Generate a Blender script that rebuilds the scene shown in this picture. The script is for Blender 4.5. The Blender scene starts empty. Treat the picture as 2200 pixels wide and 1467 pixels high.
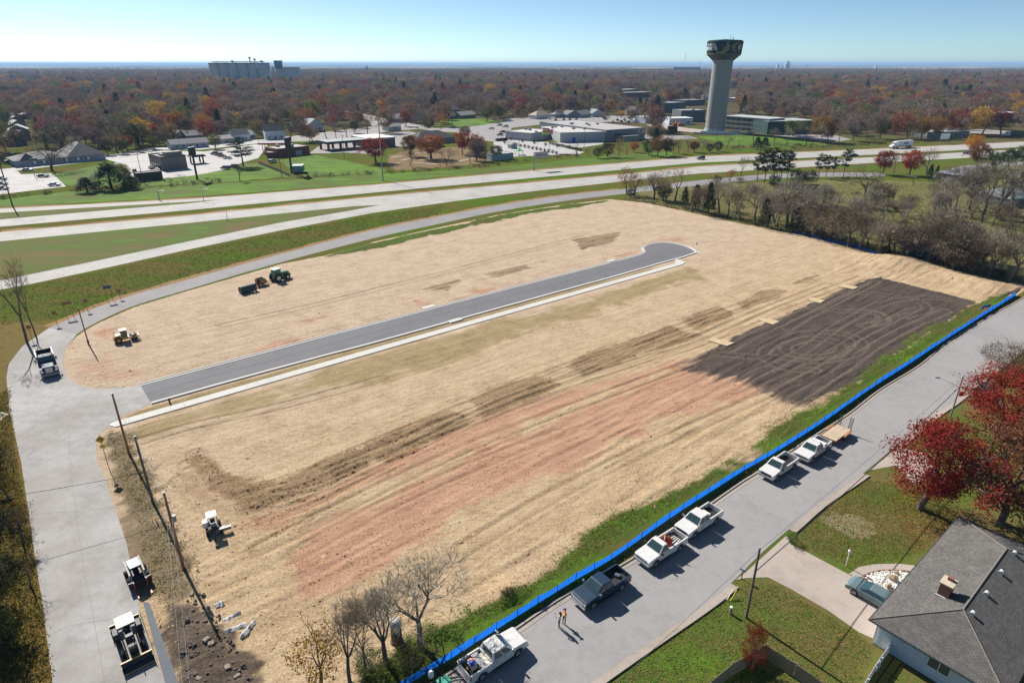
import bpy,bmesh,math,random
import numpy as np
from mathutils import Vector,Matrix
R = math.radians
SC = bpy.context.scene
COL = SC.collection

# ---------------------------------------------------------------- camera (drone, 22 mm equivalent, 46 m up)
CAM_H = 46.0
F,CX,CY,YH = 1369.0,1100.0,733.5,137.0
PITCH = math.atan((CY - YH) / F)
cam = bpy.data.cameras.new('camera')
cam.sensor_width = 36.0
cam.lens = 36.0 * F / 2200.0
cam.clip_start = 0.5
cam.clip_end = 120000
camo = bpy.data.objects.new('camera',cam)
COL.objects.link(camo)
camo.location = (0,0,CAM_H)
camo.rotation_euler = (math.pi / 2 - PITCH,0,0)
SC.camera = camo

# ---------------------------------------------------------------- sky and sun
SUN_AZ = 130.0      # direction towards the sun, degrees from +X
SUN_EL = 38.0
world = bpy.data.worlds.new('World')
SC.world = world
world.use_nodes = True
wn = world.node_tree
wn.nodes.clear()
sky = wn.nodes.new('ShaderNodeTexSky')
sky.sky_type = 'NISHITA'
sky.sun_disc = False
sky.sun_elevation = R(SUN_EL)
sky.sun_rotation = R(90 - SUN_AZ)
sky.altitude = 300
sky.air_density = 0.5
sky.dust_density = 0.3
sky.ozone_density = 4.0
bg = wn.nodes.new('ShaderNodeBackground')
bg.inputs['Strength'].default_value = 0.077
wo = wn.nodes.new('ShaderNodeOutputWorld')
tint = wn.nodes.new('ShaderNodeMix'); tint.data_type = 'RGBA'; tint.blend_type = 'MULTIPLY'
tint.inputs[0].default_value = 1.0
tint.inputs[7].default_value = (1.08,1.13,0.99,1)
wn.links.new(sky.outputs[0],tint.inputs[6])
wn.links.new(tint.outputs[2],bg.inputs['Color'])
wn.links.new(bg.outputs[0],wo.inputs['Surface'])
sun = bpy.data.lights.new('sun','SUN')
sun.energy = 5.0
sun.angle = R(0.53)
sun.color = (1.0,0.94,0.86)
suno = bpy.data.objects.new('sun',sun)
COL.objects.link(suno)
sd = Vector((math.cos(R(SUN_AZ)) * math.cos(R(SUN_EL)),math.sin(R(SUN_AZ)) * math.cos(R(SUN_EL)),math.sin(R(SUN_EL))))
suno.rotation_euler = sd.to_track_quat('Z','Y').to_euler()
suno.location = (0,0,200)
vs = SC.view_settings
vs.view_transform = 'Standard'
vs.look = 'None'
vs.gamma = 1.0
vs.use_curve_mapping = False
vs.exposure = 0.62
SC.cycles.max_bounces = 5
SC.cycles.diffuse_bounces = 2
SC.cycles.glossy_bounces = 2
SC.cycles.transmission_bounces = 2
SC.cycles.transparent_max_bounces = 4
SC.cycles.volume_bounces = 0

# ---------------------------------------------------------------- survey: where a point of the photographed ground lies
def G(px,py,z=0.0):
    u,v = px - CX,py - CY
    dz = -(math.sin(PITCH) * F + math.cos(PITCH) * v)
    dy = math.cos(PITCH) * F - math.sin(PITCH) * v
    t = (z - CAM_H) / dz
    return Vector((u * t,dy * t,z))
def HZ(px,py,ptop):
    """height of something that stands at px,py and reaches up to ptop"""
    Y = G(px,py).y
    k = (CY - ptop) / F
    return CAM_H + Y * (k * math.cos(PITCH) - math.sin(PITCH)) / (math.cos(PITCH) + k * math.sin(PITCH))
def P(*pts,z=0.0):
    return [G(a,b,z) for a,b in pts]

# ---------------------------------------------------------------- mesh helpers
class MB:
    def __init__(s):
        s.v,s.f = [],[]
    def add(s,vs_,fs_):
        o = len(s.v)
        s.v += [tuple(q) for q in vs_]
        s.f += [tuple(i + o for i in q) for q in fs_]
        return s
    def box(s,x0,x1,y0,y1,z0,z1):
        return s.add([(x0,y0,z0),(x1,y0,z0),(x1,y1,z0),(x0,y1,z0),(x0,y0,z1),(x1,y0,z1),(x1,y1,z1),(x0,y1,z1)],
                     [(0,3,2,1),(4,5,6,7),(0,1,5,4),(1,2,6,5),(2,3,7,6),(3,0,4,7)])
    def taper(s,b,t,z0,z1):
        """b, t = (x0,x1,y0,y1) of the bottom and the top rectangle"""
        return s.add([(b[0],b[2],z0),(b[1],b[2],z0),(b[1],b[3],z0),(b[0],b[3],z0),(t[0],t[2],z1),(t[1],t[2],z1),(t[1],t[3],z1),(t[0],t[3],z1)],
                     [(0,3,2,1),(4,5,6,7),(0,1,5,4),(1,2,6,5),(2,3,7,6),(3,0,4,7)])
    def side(s,prof,y0,y1):
        """outline in x,z pulled across y"""
        n = len(prof)
        vs_ = [(x,y0,z) for x,z in prof] + [(x,y1,z) for x,z in prof]
        fs_ = [tuple(range(n)),tuple(range(2 * n - 1,n - 1,-1))]
        fs_ += [(i,n + i,n + (i + 1) % n,(i + 1) % n) for i in range(n)]
        return s.add(vs_,fs_)
    def prism(s,poly,z0,z1):
        n = len(poly)
        vs_ = [(q[0],q[1],z0) for q in poly] + [(q[0],q[1],z1) for q in poly]
        a = sum(poly[i][0] * poly[(i + 1) % n][1] - poly[(i + 1) % n][0] * poly[i][1] for i in range(n))
        fs_ = [tuple(range(n - 1,-1,-1)),tuple(range(n,2 * n))] + [(i,(i + 1) % n,n + (i + 1) % n,n + i) for i in range(n)]
        if a < 0:
            fs_ = [tuple(reversed(q)) for q in fs_]
        return s.add(vs_,fs_)
    def tube(s,p0,p1,r0,r1=None,n=8,cap=True):
        r1 = r0 if r1 is None else r1
        p0,p1 = Vector(p0),Vector(p1)
        d = p1 - p0
        if d.length < 1e-6:
            return s
        q = d.normalized().to_track_quat('Z','Y').to_matrix()
        vs_ = []
        for p,r in ((p0,r0),(p1,r1)):
            for i in range(n):
                a = 2 * math.pi * i / n
                vs_.append(p + q @ Vector((r * math.cos(a),r * math.sin(a),0)))
        fs_ = [(i,(i + 1) % n,n + (i + 1) % n,n + i) for i in range(n)]
        if cap:
            fs_ += [tuple(range(n - 1,-1,-1)),tuple(range(n,2 * n))]
        return s.add(vs_,fs_)
    def wire(s,p0,p1,sag,r=0.02,n=10):
        p0,p1 = Vector(p0),Vector(p1)
        pts = [p0.lerp(p1,i / n) - Vector((0,0,sag * 4 * (i / n) * (1 - i / n))) for i in range(n + 1)]
        for a,b in zip(pts,pts[1:]):
            s.tube(a,b,r,n=4,cap=False)
        return s
    def lathe(s,prof,n=24,c=(0,0,0)):
        m = len(prof)
        vs_ = [(c[0] + r * math.cos(2 * math.pi * i / n),c[1] + r * math.sin(2 * math.pi * i / n),c[2] + z) for r,z in prof for i in range(n)]
        fs_ = [(j * n + i,j * n + (i + 1) % n,(j + 1) * n + (i + 1) % n,(j + 1) * n + i) for j in range(m - 1) for i in range(n)]
        if prof[-1][0] > 1e-4:
            fs_.append(tuple((m - 1) * n + i for i in range(n)))
        return s.add(vs_,fs_)
    def ball(s,c,rx,ry=None,rz=None,n=10,m=6):
        ry = ry or rx; rz = rz or rx
        vs_ = [(c[0],c[1],c[2] - rz)]
        for j in range(1,m):
            t = math.pi * j / m - math.pi / 2
            vs_ += [(c[0] + rx * math.cos(t) * math.cos(2 * math.pi * i / n),c[1] + ry * math.cos(t) * math.sin(2 * math.pi * i / n),c[2] + rz * math.sin(t)) for i in range(n)]
        vs_.append((c[0],c[1],c[2] + rz))
        fs_ = [(0,1 + (i + 1) % n,1 + i) for i in range(n)]
        for j in range(m - 2):
            a = 1 + j * n
            fs_ += [(a + i,a + (i + 1) % n,a + n + (i + 1) % n,a + n + i) for i in range(n)]
        a = 1 + (m - 2) * n
        fs_ += [(a + i,a + (i + 1) % n,len(vs_) - 1) for i in range(n)]
        return s.add(vs_,fs_)
    def quad(s,a,b,c,d):
        return s.add([a,b,c,d],[(0,1,2,3)])
    def xf(s,M):
        s.v = [tuple(M @ Vector(q)) for q in s.v]
        return s
    def mesh(s,name,m,smooth=False,bevel=0.0,seg=2):
        me = bpy.data.meshes.new(name)
        me.from_pydata(s.v,[],s.f)
        if bevel > 0:
            bm = bmesh.new(); bm.from_mesh(me)
            bmesh.ops.remove_doubles(bm,verts=bm.verts,dist=1e-5)
            bmesh.ops.recalc_face_normals(bm,faces=bm.faces)
            es = [e for e in bm.edges if len(e.link_faces) == 2 and e.calc_face_angle(0) > R(28)]
            bmesh.ops.bevel(bm,geom=es,offset=bevel,segments=seg,affect='EDGES',profile=0.6,clamp_overlap=True)
            bm.to_mesh(me); bm.free()
        if smooth:
            me.polygons.foreach_set('use_smooth',[True] * len(me.polygons))
        me.materials.append(m)
        me.update()
        return me
    def build(s,name,m,parent=None,smooth=False,bevel=0.0,seg=2):
        return link(name,s.mesh(name,m,smooth,bevel,seg),parent)

def link(name,me,parent=None):
    o = bpy.data.objects.new(name,me)
    COL.objects.link(o)
    if parent is not None:
        o.parent = parent
    return o
def tag(o,label,cat,group=None):
    o['label'] = label
    o['category'] = cat
    if group:
        o['group'] = group
    return o
def thing(name,label,cat,loc=(0,0,0),rz=0.0,group=None):
    o = bpy.data.objects.new(name,None)
    o.empty_display_size = 0.3
    COL.objects.link(o)
    o.location = loc
    o.rotation_euler = (0,0,rz)
    return tag(o,label,cat,group)
def struct(o):
    o['kind'] = 'structure'
    return o
AVOID = []   # footprints that trees keep clear of
def kids(o):
    return [c for c in bpy.data.objects if c.parent == o]
def tree_of(root):
    """root with its parts and sub-parts, gathered once"""
    return [(c,kids(c)) for c in kids(root)]
def dup(root,fam,loc,rz,label,cat=None,group=None,scale=None,color=None):
    r = root.copy(); COL.objects.link(r)
    r.location = loc; r.rotation_euler = (0,0,rz)
    r['label'] = label
    if cat: r['category'] = cat
    if group: r['group'] = group
    if scale is not None: r.scale = scale
    for c,gs in fam:
        d = c.copy(); COL.objects.link(d); d.parent = r
        if color is not None: d.color = color
        for g_ in gs:
            e = g_.copy(); COL.objects.link(e); e.parent = d
            if color is not None: e.color = color
    return r

# ---------------------------------------------------------------- materials
MATS = {}
def nodes(name):
    m = bpy.data.materials.new(name); m.use_nodes = True
    nt = m.node_tree
    b = nt.nodes['Principled BSDF']
    MATS[name] = m
    return m,nt,b
def N(nt,t,**kw):
    n = nt.nodes.new(t)
    for k,v_ in kw.items():
        setattr(n,k,v_)
    return n
def lin(c):
    """sRGB 0-255 to linear"""
    return tuple(((x / 255) / 12.92 if x / 255 <= 0.04045 else ((x / 255 + 0.055) / 1.055) ** 2.4) for x in c)
def ramp(nt,fac,stops,interp='LINEAR'):
    r = N(nt,'ShaderNodeValToRGB')
    r.color_ramp.interpolation = interp
    el = r.color_ramp.elements
    while len(el) < len(stops):
        el.new(0.5)
    for e,(p,c) in zip(el,stops):
        e.position = p
        e.color = (*c,1) if len(c) == 3 else c
    if fac is not None:
        nt.links.new(fac,r.inputs[0])
    return r
def noise(nt,vec,scale,detail=4,rough=0.6,w=None):
    n = N(nt,'ShaderNodeTexNoise')
    n.inputs['Scale'].default_value = scale
    n.inputs['Detail'].default_value = detail
    n.inputs['Roughness'].default_value = rough
    if vec is not None:
        nt.links.new(vec,n.inputs['Vector'])
    return n
def mixc(nt,fac,a,b,typ='MIX'):
    n = N(nt,'ShaderNodeMix',data_type='RGBA',blend_type=typ)
    n.clamp_factor = True
    for s_,i in ((fac,0),(a,6),(b,7)):
        if isinstance(s_,(int,float)):
            n.inputs[i].default_value = s_
        elif isinstance(s_,tuple):
            n.inputs[i].default_value = (*s_,1) if len(s_) == 3 else s_
        else:
            nt.links.new(s_,n.inputs[i])
    return n.outputs[2]
def mth(nt,op,a,b=None,c=None):
    n = N(nt,'ShaderNodeMath',operation=op)
    for i,s_ in enumerate((a,b,c)):
        if s_ is None: continue
        if isinstance(s_,(int,float)): n.inputs[i].default_value = s_
        else: nt.links.new(s_,n.inputs[i])
    return n.outputs[0]
def mapv(nt,vec,scale=(1,1,1),rot=(0,0,0)):
    n = N(nt,'ShaderNodeMapping')
    n.inputs['Scale'].default_value = scale
    n.inputs['Rotation'].default_value = rot
    nt.links.new(vec,n.inputs['Vector'])
    return n.outputs[0]
def bump(nt,b,height,strength=0.5,dist=0.05):
    n = N(nt,'ShaderNodeBump')
    n.inputs['Strength'].default_value = strength
    n.inputs['Distance'].default_value = dist
    nt.links.new(height,n.inputs['Height'])
    nt.links.new(n.outputs[0],b.inputs['Normal'])
def mat(name,c,rough=0.6,metal=0.0,var=0.12,scale=3.0,spec=None,bmp=0.0,space='Object',coat=0.0):
    """plain surface with mottled wear"""
    m,nt,b = nodes(name)
    tc = N(nt,'ShaderNodeTexCoord')
    vec = tc.outputs['Object']
    if space == 'World':
        vec = N(nt,'ShaderNodeNewGeometry').outputs['Position']
    n1 = noise(nt,vec,scale,5,0.65)
    lo = tuple(max(0,x * (1 - var)) for x in c); hi = tuple(min(1,x * (1 + var)) for x in c)
    r = ramp(nt,n1.outputs[0],[(0.3,lo),(0.7,hi)])
    nt.links.new(r.outputs[0],b.inputs['Base Color'])
    b.inputs['Roughness'].default_value = rough
    b.inputs['Metallic'].default_value = metal
    b.inputs['Coat Weight'].default_value = coat
    if spec is not None:
        b.inputs['Specular IOR Level'].default_value = spec
    if bmp > 0:
        bump(nt,b,n1.outputs[0],0.6,bmp)
    return m
def paint_mat(name,rough=0.28):
    """vehicle or wall paint that takes the object's own colour, with a little dirt"""
    m,nt,b = nodes(name)
    oi = N(nt,'ShaderNodeObjectInfo')
    tc = N(nt,'ShaderNodeTexCoord')
    n1 = noise(nt,tc.outputs['Object'],2.2,6,0.7)
    d = ramp(nt,n1.outputs[0],[(0.35,(0.86,0.84,0.8)),(0.7,(1,1,1))])
    c = mixc(nt,1.0,oi.outputs['Color'],d.outputs[0],'MULTIPLY')
    nt.links.new(c,b.inputs['Base Color'])
    b.inputs['Roughness'].default_value = rough
    b.inputs['Coat Weight'].default_value = 0.3 if rough < 0.4 else 0
    return m
# ================================================================ the ground, roads and the graded lot
def grass_nodes(nt,pos,rot=22.0,dry=0.0):
    """colour and height of rough November grass"""
    st = mapv(nt,pos,(0.035,0.22,0.1),(0,0,R(-rot)))
    a = noise(nt,st,1.0,5,0.6)
    bq = noise(nt,pos,0.09,4,0.6)
    c = noise(nt,pos,1.6,5,0.7)
    s = mth(nt,'ADD',mth(nt,'MULTIPLY',a.outputs[0],0.36),mth(nt,'ADD',mth(nt,'MULTIPLY',bq.outputs[0],0.24),mth(nt,'MULTIPLY',c.outputs[0],0.4)))
    big = noise(nt,pos,0.028,3,0.6)
    s = mth(nt,'ADD',s,mth(nt,'MULTIPLY',mth(nt,'SUBTRACT',big.outputs[0],0.47),0.34))
    if dry:
        s = mth(nt,'SUBTRACT',s,dry)
    r = ramp(nt,s,[(0.37,lin((110,88,60))),(0.44,lin((104,92,54))),(0.50,lin((88,92,44))),(0.56,lin((78,100,34))),(0.64,lin((88,120,32))),(0.72,lin((104,136,36)))])
    return r.outputs[0],c.outputs[0]
def grass_mat(name,rot=22.0,dry=0.0):
    m,nt,b = nodes(name)
    pos = N(nt,'ShaderNodeNewGeometry').outputs['Position']
    c,h = grass_nodes(nt,pos,rot,dry)
    nt.links.new(c,b.inputs['Base Color'])
    b.inputs['Roughness'].default_value = 0.95
    b.inputs['Specular IOR Level'].default_value = 0.1
    bump(nt,b,h,0.8,0.12)
    return m
def dry_mat(name,c1,c2,c3,scale=0.5,bmp=0.12):
    m,nt,b = nodes(name)
    pos = N(nt,'ShaderNodeNewGeometry').outputs['Position']
    n1 = noise(nt,pos,scale,6,0.7)
    n2 = noise(nt,pos,scale * 9,4,0.7)
    s = mth(nt,'ADD',mth(nt,'MULTIPLY',n1.outputs[0],0.6),mth(nt,'MULTIPLY',n2.outputs[0],0.4))
    r = ramp(nt,s,[(0.38,lin(c1)),(0.5,lin(c2)),(0.62,lin(c3))])
    nt.links.new(r.outputs[0],b.inputs['Base Color'])
    b.inputs['Roughness'].default_value = 0.95
    b.inputs['Specular IOR Level'].default_value = 0.1
    bump(nt,b,n2.outputs[0],0.8,bmp)
    return m
def ground_mat():
    m,nt,b = nodes('ground')
    pos = N(nt,'ShaderNodeNewGeometry').outputs['Position']
    c,h = grass_nodes(nt,pos)
    ln = N(nt,'ShaderNodeVectorMath',operation='LENGTH')
    nt.links.new(pos,ln.inputs[0])
    far = N(nt,'ShaderNodeMapRange'); far.interpolation_type = 'SMOOTHSTEP'
    nt.links.new(ln.outputs['Value'],far.inputs[0])
    far.inputs[1].default_value = 330; far.inputs[2].default_value = 620
    n1 = noise(nt,pos,0.03,4,0.6)
    floor_ = ramp(nt,n1.outputs[0],[(0.35,lin((66,56,46))),(0.5,lin((92,80,60))),(0.62,lin((84,94,50)))])
    vo = N(nt,'ShaderNodeTexVoronoi')
    nt.links.new(pos,vo.inputs['Vector']); vo.inputs['Scale'].default_value = 1 / 900
    sp = N(nt,'ShaderNodeSeparateColor'); nt.links.new(vo.outputs['Color'],sp.inputs[0])
    fld = ramp(nt,sp.outputs[0],[(0.0,lin((70,62,52))),(0.35,lin((150,134,98))),(0.55,lin((96,104,62))),(0.7,lin((176,160,120))),(0.85,lin((84,70,60)))],'CONSTANT')
    ff = N(nt,'ShaderNodeMapRange'); ff.interpolation_type = 'SMOOTHSTEP'
    nt.links.new(ln.outputs['Value'],ff.inputs[0]); ff.inputs[1].default_value = 2500; ff.inputs[2].default_value = 5000
    c2 = mixc(nt,ff.outputs[0],floor_.outputs[0],fld.outputs[0])
    c3 = mixc(nt,far.outputs[0],c,c2)
    nt.links.new(c3,b.inputs['Base Color'])
    b.inputs['Roughness'].default_value = 1.0
    b.inputs['Specular IOR Level'].default_value = 0.0
    bump(nt,b,h,0.7,0.12)
    return m
def pave_mat(name,c,stain=0.5,crack=True,rough=0.85,fine=0.06,tint=(0.92,0.93,1.0)):
    m,nt,b = nodes(name)
    pos = N(nt,'ShaderNodeNewGeometry').outputs['Position']
    n1 = noise(nt,pos,0.12,5,0.65)
    n2 = noise(nt,pos,0.9,6,0.7)
    n3 = noise(nt,pos,14.0,3,0.7)
    s = mth(nt,'ADD',mth(nt,'MULTIPLY',n1.outputs[0],0.55),mth(nt,'MULTIPLY',n2.outputs[0],0.45))
    lo = tuple(x * (1 - 0.28 * stain) for x in c); hi = tuple(min(1,x * (1 + 0.16 * stain)) for x in c)
    r = ramp(nt,s,[(0.36,lo),(0.5,c),(0.66,hi)])
    if stain > 0.9:
        dn = noise(nt,pos,0.05,5,0.7)
        df = ramp(nt,dn.outputs[0],[(0.38,(0,0,0)),(0.6,(0.9,0.9,0.9))])
        r = type('o',(),{'outputs': [mixc(nt,df.outputs[0],r.outputs[0],(0.25,0.232,0.21))]})
    f = ramp(nt,n3.outputs[0],[(0.3,(1 - fine * 2,) * 3),(0.7,(1 + fine,) * 3)])
    c2 = mixc(nt,1.0,r.outputs[0],f.outputs[0],'MULTIPLY')
    if crack:
        vo = N(nt,'ShaderNodeTexVoronoi'); vo.feature = 'DISTANCE_TO_EDGE'
        wv = N(nt,'ShaderNodeVectorMath',operation='ADD')
        sc = N(nt,'ShaderNodeVectorMath',operation='SCALE'); sc.inputs['Scale'].default_value = 2.2
        nt.links.new(n2.outputs['Color'],sc.inputs[0])
        nt.links.new(pos,wv.inputs[0]); nt.links.new(sc.outputs[0],wv.inputs[1])
        nt.links.new(wv.outputs[0],vo.inputs['Vector']); vo.inputs['Scale'].default_value = 0.13
        cr = ramp(nt,vo.outputs['Distance'],[(0.0,(0.86,0.86,0.86)),(0.006,(1,1,1))])
        c2 = mixc(nt,1.0,c2,cr.outputs[0],'MULTIPLY')
    nt.links.new(c2,b.inputs['Base Color'])
    b.inputs['Roughness'].default_value = rough
    b.inputs['Specular IOR Level'].default_value = 0.25
    bump(nt,b,n3.outputs[0],0.25,0.01)
    return m

M_ground = ground_mat()
M_grass = grass_mat('grass')
M_lawn = grass_mat('lawn',55.0,0.015)
M_dry = dry_mat('dry_verge',(116,86,62),(150,118,84),(128,112,66))
M_scrub = dry_mat('scrub_soil',(72,62,50),(112,98,80),(104,106,62),0.8)
M_leaflit = dry_mat('leaf_litter',(78,66,38),(112,92,42),(92,98,44),0.9)
M_hwy = pave_mat('highway_concrete',(0.40,0.385,0.36),0.8,False)
M_conc = pave_mat('street_concrete',(0.36,0.35,0.342),1.2)
M_newconc = pave_mat('new_concrete',(0.56,0.545,0.51),0.3,False)
M_front = pave_mat('frontage_asphalt',(0.25,0.24,0.24),0.6,False)
M_newasp = pave_mat('new_asphalt',(0.155,0.155,0.165),0.6,False)
M_resid = pave_mat('residential_asphalt',(0.30,0.29,0.287),0.6)
M_kerb = pave_mat('kerb_concrete',(0.36,0.315,0.27),0.7,False)
M_drive = pave_mat('driveway_concrete',(0.40,0.34,0.295),0.6)
M_lot = pave_mat('lot_concrete',(0.43,0.415,0.405),0.8,False)
M_lotasp = pave_mat('lot_asphalt',(0.29,0.27,0.262),0.7,False)
M_joint = mat('pavement_joint',(0.2,0.19,0.18),0.9,var=0.3,space='World')
M_line = mat('lane_paint',(0.72,0.71,0.68),0.7,var=0.15,space='World')

def resample(pts,n=None,step=None):
    """Catmull-Rom through the points, evenly spaced"""
    p = [Vector((q[0],q[1])) for q in pts]
    fine = []
    for i in range(len(p) - 1):
        a,b,c,d = p[max(0,i - 1)],p[i],p[i + 1],p[min(len(p) - 1,i + 2)]
        for j in range(12):
            t = j / 12
            fine.append(0.5 * ((2 * b) + (c - a) * t + (2 * a - 5 * b + 4 * c - d) * t * t + (3 * b - a - 3 * c + d) * t ** 3))
    fine.append(p[-1])
    L = [0]
    for a,b in zip(fine,fine[1:]):
        L.append(L[-1] + (b - a).length)
    n = n or max(2,int(L[-1] / step) + 1)
    out,k = [],0
    for i in range(n):
        s = L[-1] * i / (n - 1)
        while k < len(L) - 2 and L[k + 1] < s:
            k += 1
        t = 0 if L[k + 1] == L[k] else (s - L[k]) / (L[k + 1] - L[k])
        out.append(fine[k].lerp(fine[k + 1],t))
    return out
def sheet(name,pts,m,z):
    if name not in ('grass_field','grass_bank','median_grass','leaf_littered_bank','lawn','bare_soil_patch'):
        AVOID.append(([(q[0],q[1]) for q in pts],2.0))
    return struct(link(name,MBpoly(pts,m,z,name)))
def MBpoly(pts,m,z,name='sheet'):
    mb = MB(); mb.add([(q[0],q[1],z) for q in pts],[tuple(range(len(pts)))])
    me = mb.mesh(name,m)
    if me.polygons[0].normal.z < 0:
        me.flip_normals()
    return me
def ragged(pts,amp,step=2.5,seed=1):
    rg_ = random.Random(seed); out = []
    for i in range(len(pts)):
        a = Vector((pts[i][0],pts[i][1])); b = Vector((pts[(i + 1) % len(pts)][0],pts[(i + 1) % len(pts)][1]))
        n = max(1,min(60,int((b - a).length / step))); t = (b - a).normalized(); nn = Vector((-t.y,t.x))
        for k in range(n): out.append(a.lerp(b,k / n) + nn * rg_.gauss(0,amp) + t * rg_.gauss(0,step * 0.15))
    return out
def strip(name,left,right,m,z,n=60,parent=None):
    a,b = resample(left,n),resample(right,n)
    mb = MB()
    mb.add([(*q,z) for q in a] + [(*q,z) for q in b],[(i,n + i,n + i + 1,i + 1) for i in range(n - 1)])
    me = mb.mesh(name,m)
    if me.polygons[0].normal.z < 0:
        me.flip_normals()
    return link(name,me,parent)
def offset(pts,d):
    out = []
    for i,p in enumerate(pts):
        a,b = pts[max(0,i - 1)],pts[min(len(pts) - 1,i + 1)]
        t = Vector((b[0] - a[0],b[1] - a[1])).normalized()
        out.append(Vector((p[0] - t.y * d,p[1] + t.x * d)))
    return out
def band(mb,pts,w,z0,z1,closed=False):
    """a kerb or wall of width w to the left of the line, as one run"""
    q = offset(pts,w); n = len(pts)
    vs_ = []
    for a,b in zip(pts,q):
        vs_ += [(a[0],a[1],z0),(a[0],a[1],z1),(b[0],b[1],z1),(b[0],b[1],z0)]
    fs_ = []
    for i in range(n - 1):
        o = 4 * i
        fs_ += [(o,o + 4,o + 5,o + 1),(o + 1,o + 5,o + 6,o + 2),(o + 2,o + 6,o + 7,o + 3)]
    fs_ += [(0,1,2,3),(4 * n - 1,4 * n - 2,4 * n - 3,4 * n - 4)]
    return mb.add(vs_,fs_)

# --- the ground sheet: fine near the camera, out to the horizon
struct(MB().add([(-45000,-2000,0),(45000,-2000,0),(45000,60000,0),(-45000,60000,0)],[(0,1,2,3)]).build('ground',M_ground))

# --- highway
A_up = P((-60,452),(0,449),(400,428.5),(800,398),(1100,371),(1400,345.5),(1500,337),(1850,322),(2200,305),(2300,301))
B_lo = P((-60,493),(0,487.6),(400,452.5),(800,414.5),(1100,387),(1400,359),(1500,350),(1850,334),(2200,316),(2300,312))
sheet('highway_road',A_up + B_lo[::-1],M_hwy,0.035)
sheet('median_grass',P((-60,460),(0,457.5),(200,446),(400,434.3),(476,429),(400,438),(200,454.5),(0,472),(-60,477)),M_grass,0.05)
C_up = P((-60,505),(0,499.5),(400,464),(800,423.5),(1100,396.5),(1400,369.5),(1500,358.5),(1850,339.5),(2200,321),(2300,317))
D_lo = P((-60,637),(0,623),(73,609),(200,582),(400,537.5),(600,496),(800,458),(960,435),(1130,413),(1330,391),(1500,373.5),(1850,352),(2200,333),(2300,328))
sheet('highway_road',C_up + D_lo[::-1],M_hwy,0.035)
sheet('median_grass',P((-60,526),(0,519),(400,480),(600,459.5),(760,443.5),(815,441),(760,451.5),(600,479),(400,520),(200,562),(0,603),(-60,616)),M_grass,0.05)
def lane(a,b,m=M_joint,w=0.22,z=0.042,dash=None):
    p = resample(P(*a),60)
    mb = MB()
    if dash:
        q = resample(P(*a),step=dash)
        for i in range(0,len(q) - 1,3):
            d = (q[i + 1] - q[i]); t = d.normalized(); s = Vector((-t.y,t.x)) * w / 2
            e = q[i] + t * min(3.0,d.length)
            mb.quad((*(q[i] - s),z),(*(e - s),z),(*(e + s),z),(*(q[i] + s),z))
    else:
        l,r = offset(p,w / 2),offset(p,-w / 2)
        n = len(p)
        mb.add([(*q,z) for q in r] + [(*q,z) for q in l],[(i,i + 1,n + i + 1,n + i) for i in range(n - 1)])
    return struct(mb.build(b,m))
lane([(480,439),(800,407),(1100,380),(1400,353),(1500,344.5),(1850,329),(2200,311)],'lane_marking',M_line,0.16,dash=4)
lane([(0,480),(400,446),(800,409.5)],'lane_marking',M_line,0.16,dash=4)
lane([(0,508.5),(400,471.5),(800,430.5),(1100,403.5),(1400,376.5),(1500,364),(1850,345),(2200,326)],'lane_marking',M_line,0.16,dash=4)
lane([(830,446),(1000,424),(1200,400),(1330,387)],'lane_marking',M_joint,0.14)
# dead grass along the pavement edges
def verge(name,pts,w0,w1):
    p = resample(P(*pts),70)
    rg = random.Random(len(p) + int(pts[0][1]))
    l = [q for q in offset(p,w0)]
    r = [a + (b - a) * rg.uniform(0.55,1.15) for a,b in zip(p,offset(p,w1))]
    n = len(p)
    mb = MB(); mb.add([(*q,0.014) for q in l] + [(*q,0.014) for q in r],[(i,i + 1,n + i + 1,n + i) for i in range(n - 1)])
    me = mb.mesh(name,M_dry)
    if me.polygons[0].normal.z < 0: me.flip_normals()
    struct(link(name,me))
verge('dry_grass_verge',[(-60,452),(0,449),(400,428.5),(800,398),(1100,371),(1400,345.5),(1500,337),(1850,322),(2200,305)],-0.5,3.2)
verge('dry_grass_verge',[(0,499.5),(400,464),(800,423.5),(1100,396.5),(1400,369.5),(1500,358.5),(1850,339.5)],-0.5,3.4)
verge('dry_grass_verge',[(0,472),(200,454.5),(400,438),(476,429)],-0.3,1.6)
verge('dry_grass_verge',[(0,603),(200,562),(400,520),(600,479),(760,451.5)],-0.5,2.6)

# --- frontage road that loops into the concrete street on the left
E_out = P((1900,372),(1700,372),(1500,388),(1332,407),(1209,420.5),(1073,441),(936,467),(800,495),(600,547),(400,602),(286,634),(191,667),(105,705))
E_in = P((1900,380),(1700,382),(1500,399),(1332,418),(1209,433),(1073,454.5),(936,483),(800,513),(600,565),(398,624),(286,658),(207,693),(165,718))
AVOID.append(([(q[0],q[1]) for q in E_out + E_in[::-1]],2.0)); struct(strip('frontage_road',E_out,E_in,M_front,0.03,90))
verge('dry_grass_verge',[(1332,407),(1209,420.5),(1073,441),(936,467),(800,495),(600,547),(400,602),(286,634),(191,667),(105,705)],0.4,-2.4)
S_left = [(105,705),(48,744),(19,782),(14,810),(19,874),(38,960),(46,995),(62,1105),(79,1221),(93,1305),(113,1467),(128,1580)]
S_right = [(165,718),(140,750),(135,782),(143,810),(159,823),(185,833),(223,836),(264,833),(302,828),(324.5,866),(286,884),(264,893),(237,914),(216,930),(206,946),(209,993),(226,1031),(245,1085),(273,1170),(296,1289),(302,1325),(355,1467),(390,1560)]
sheet('concrete_street',P(*S_left) + P(*S_right)[::-1],M_conc,0.032)
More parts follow.
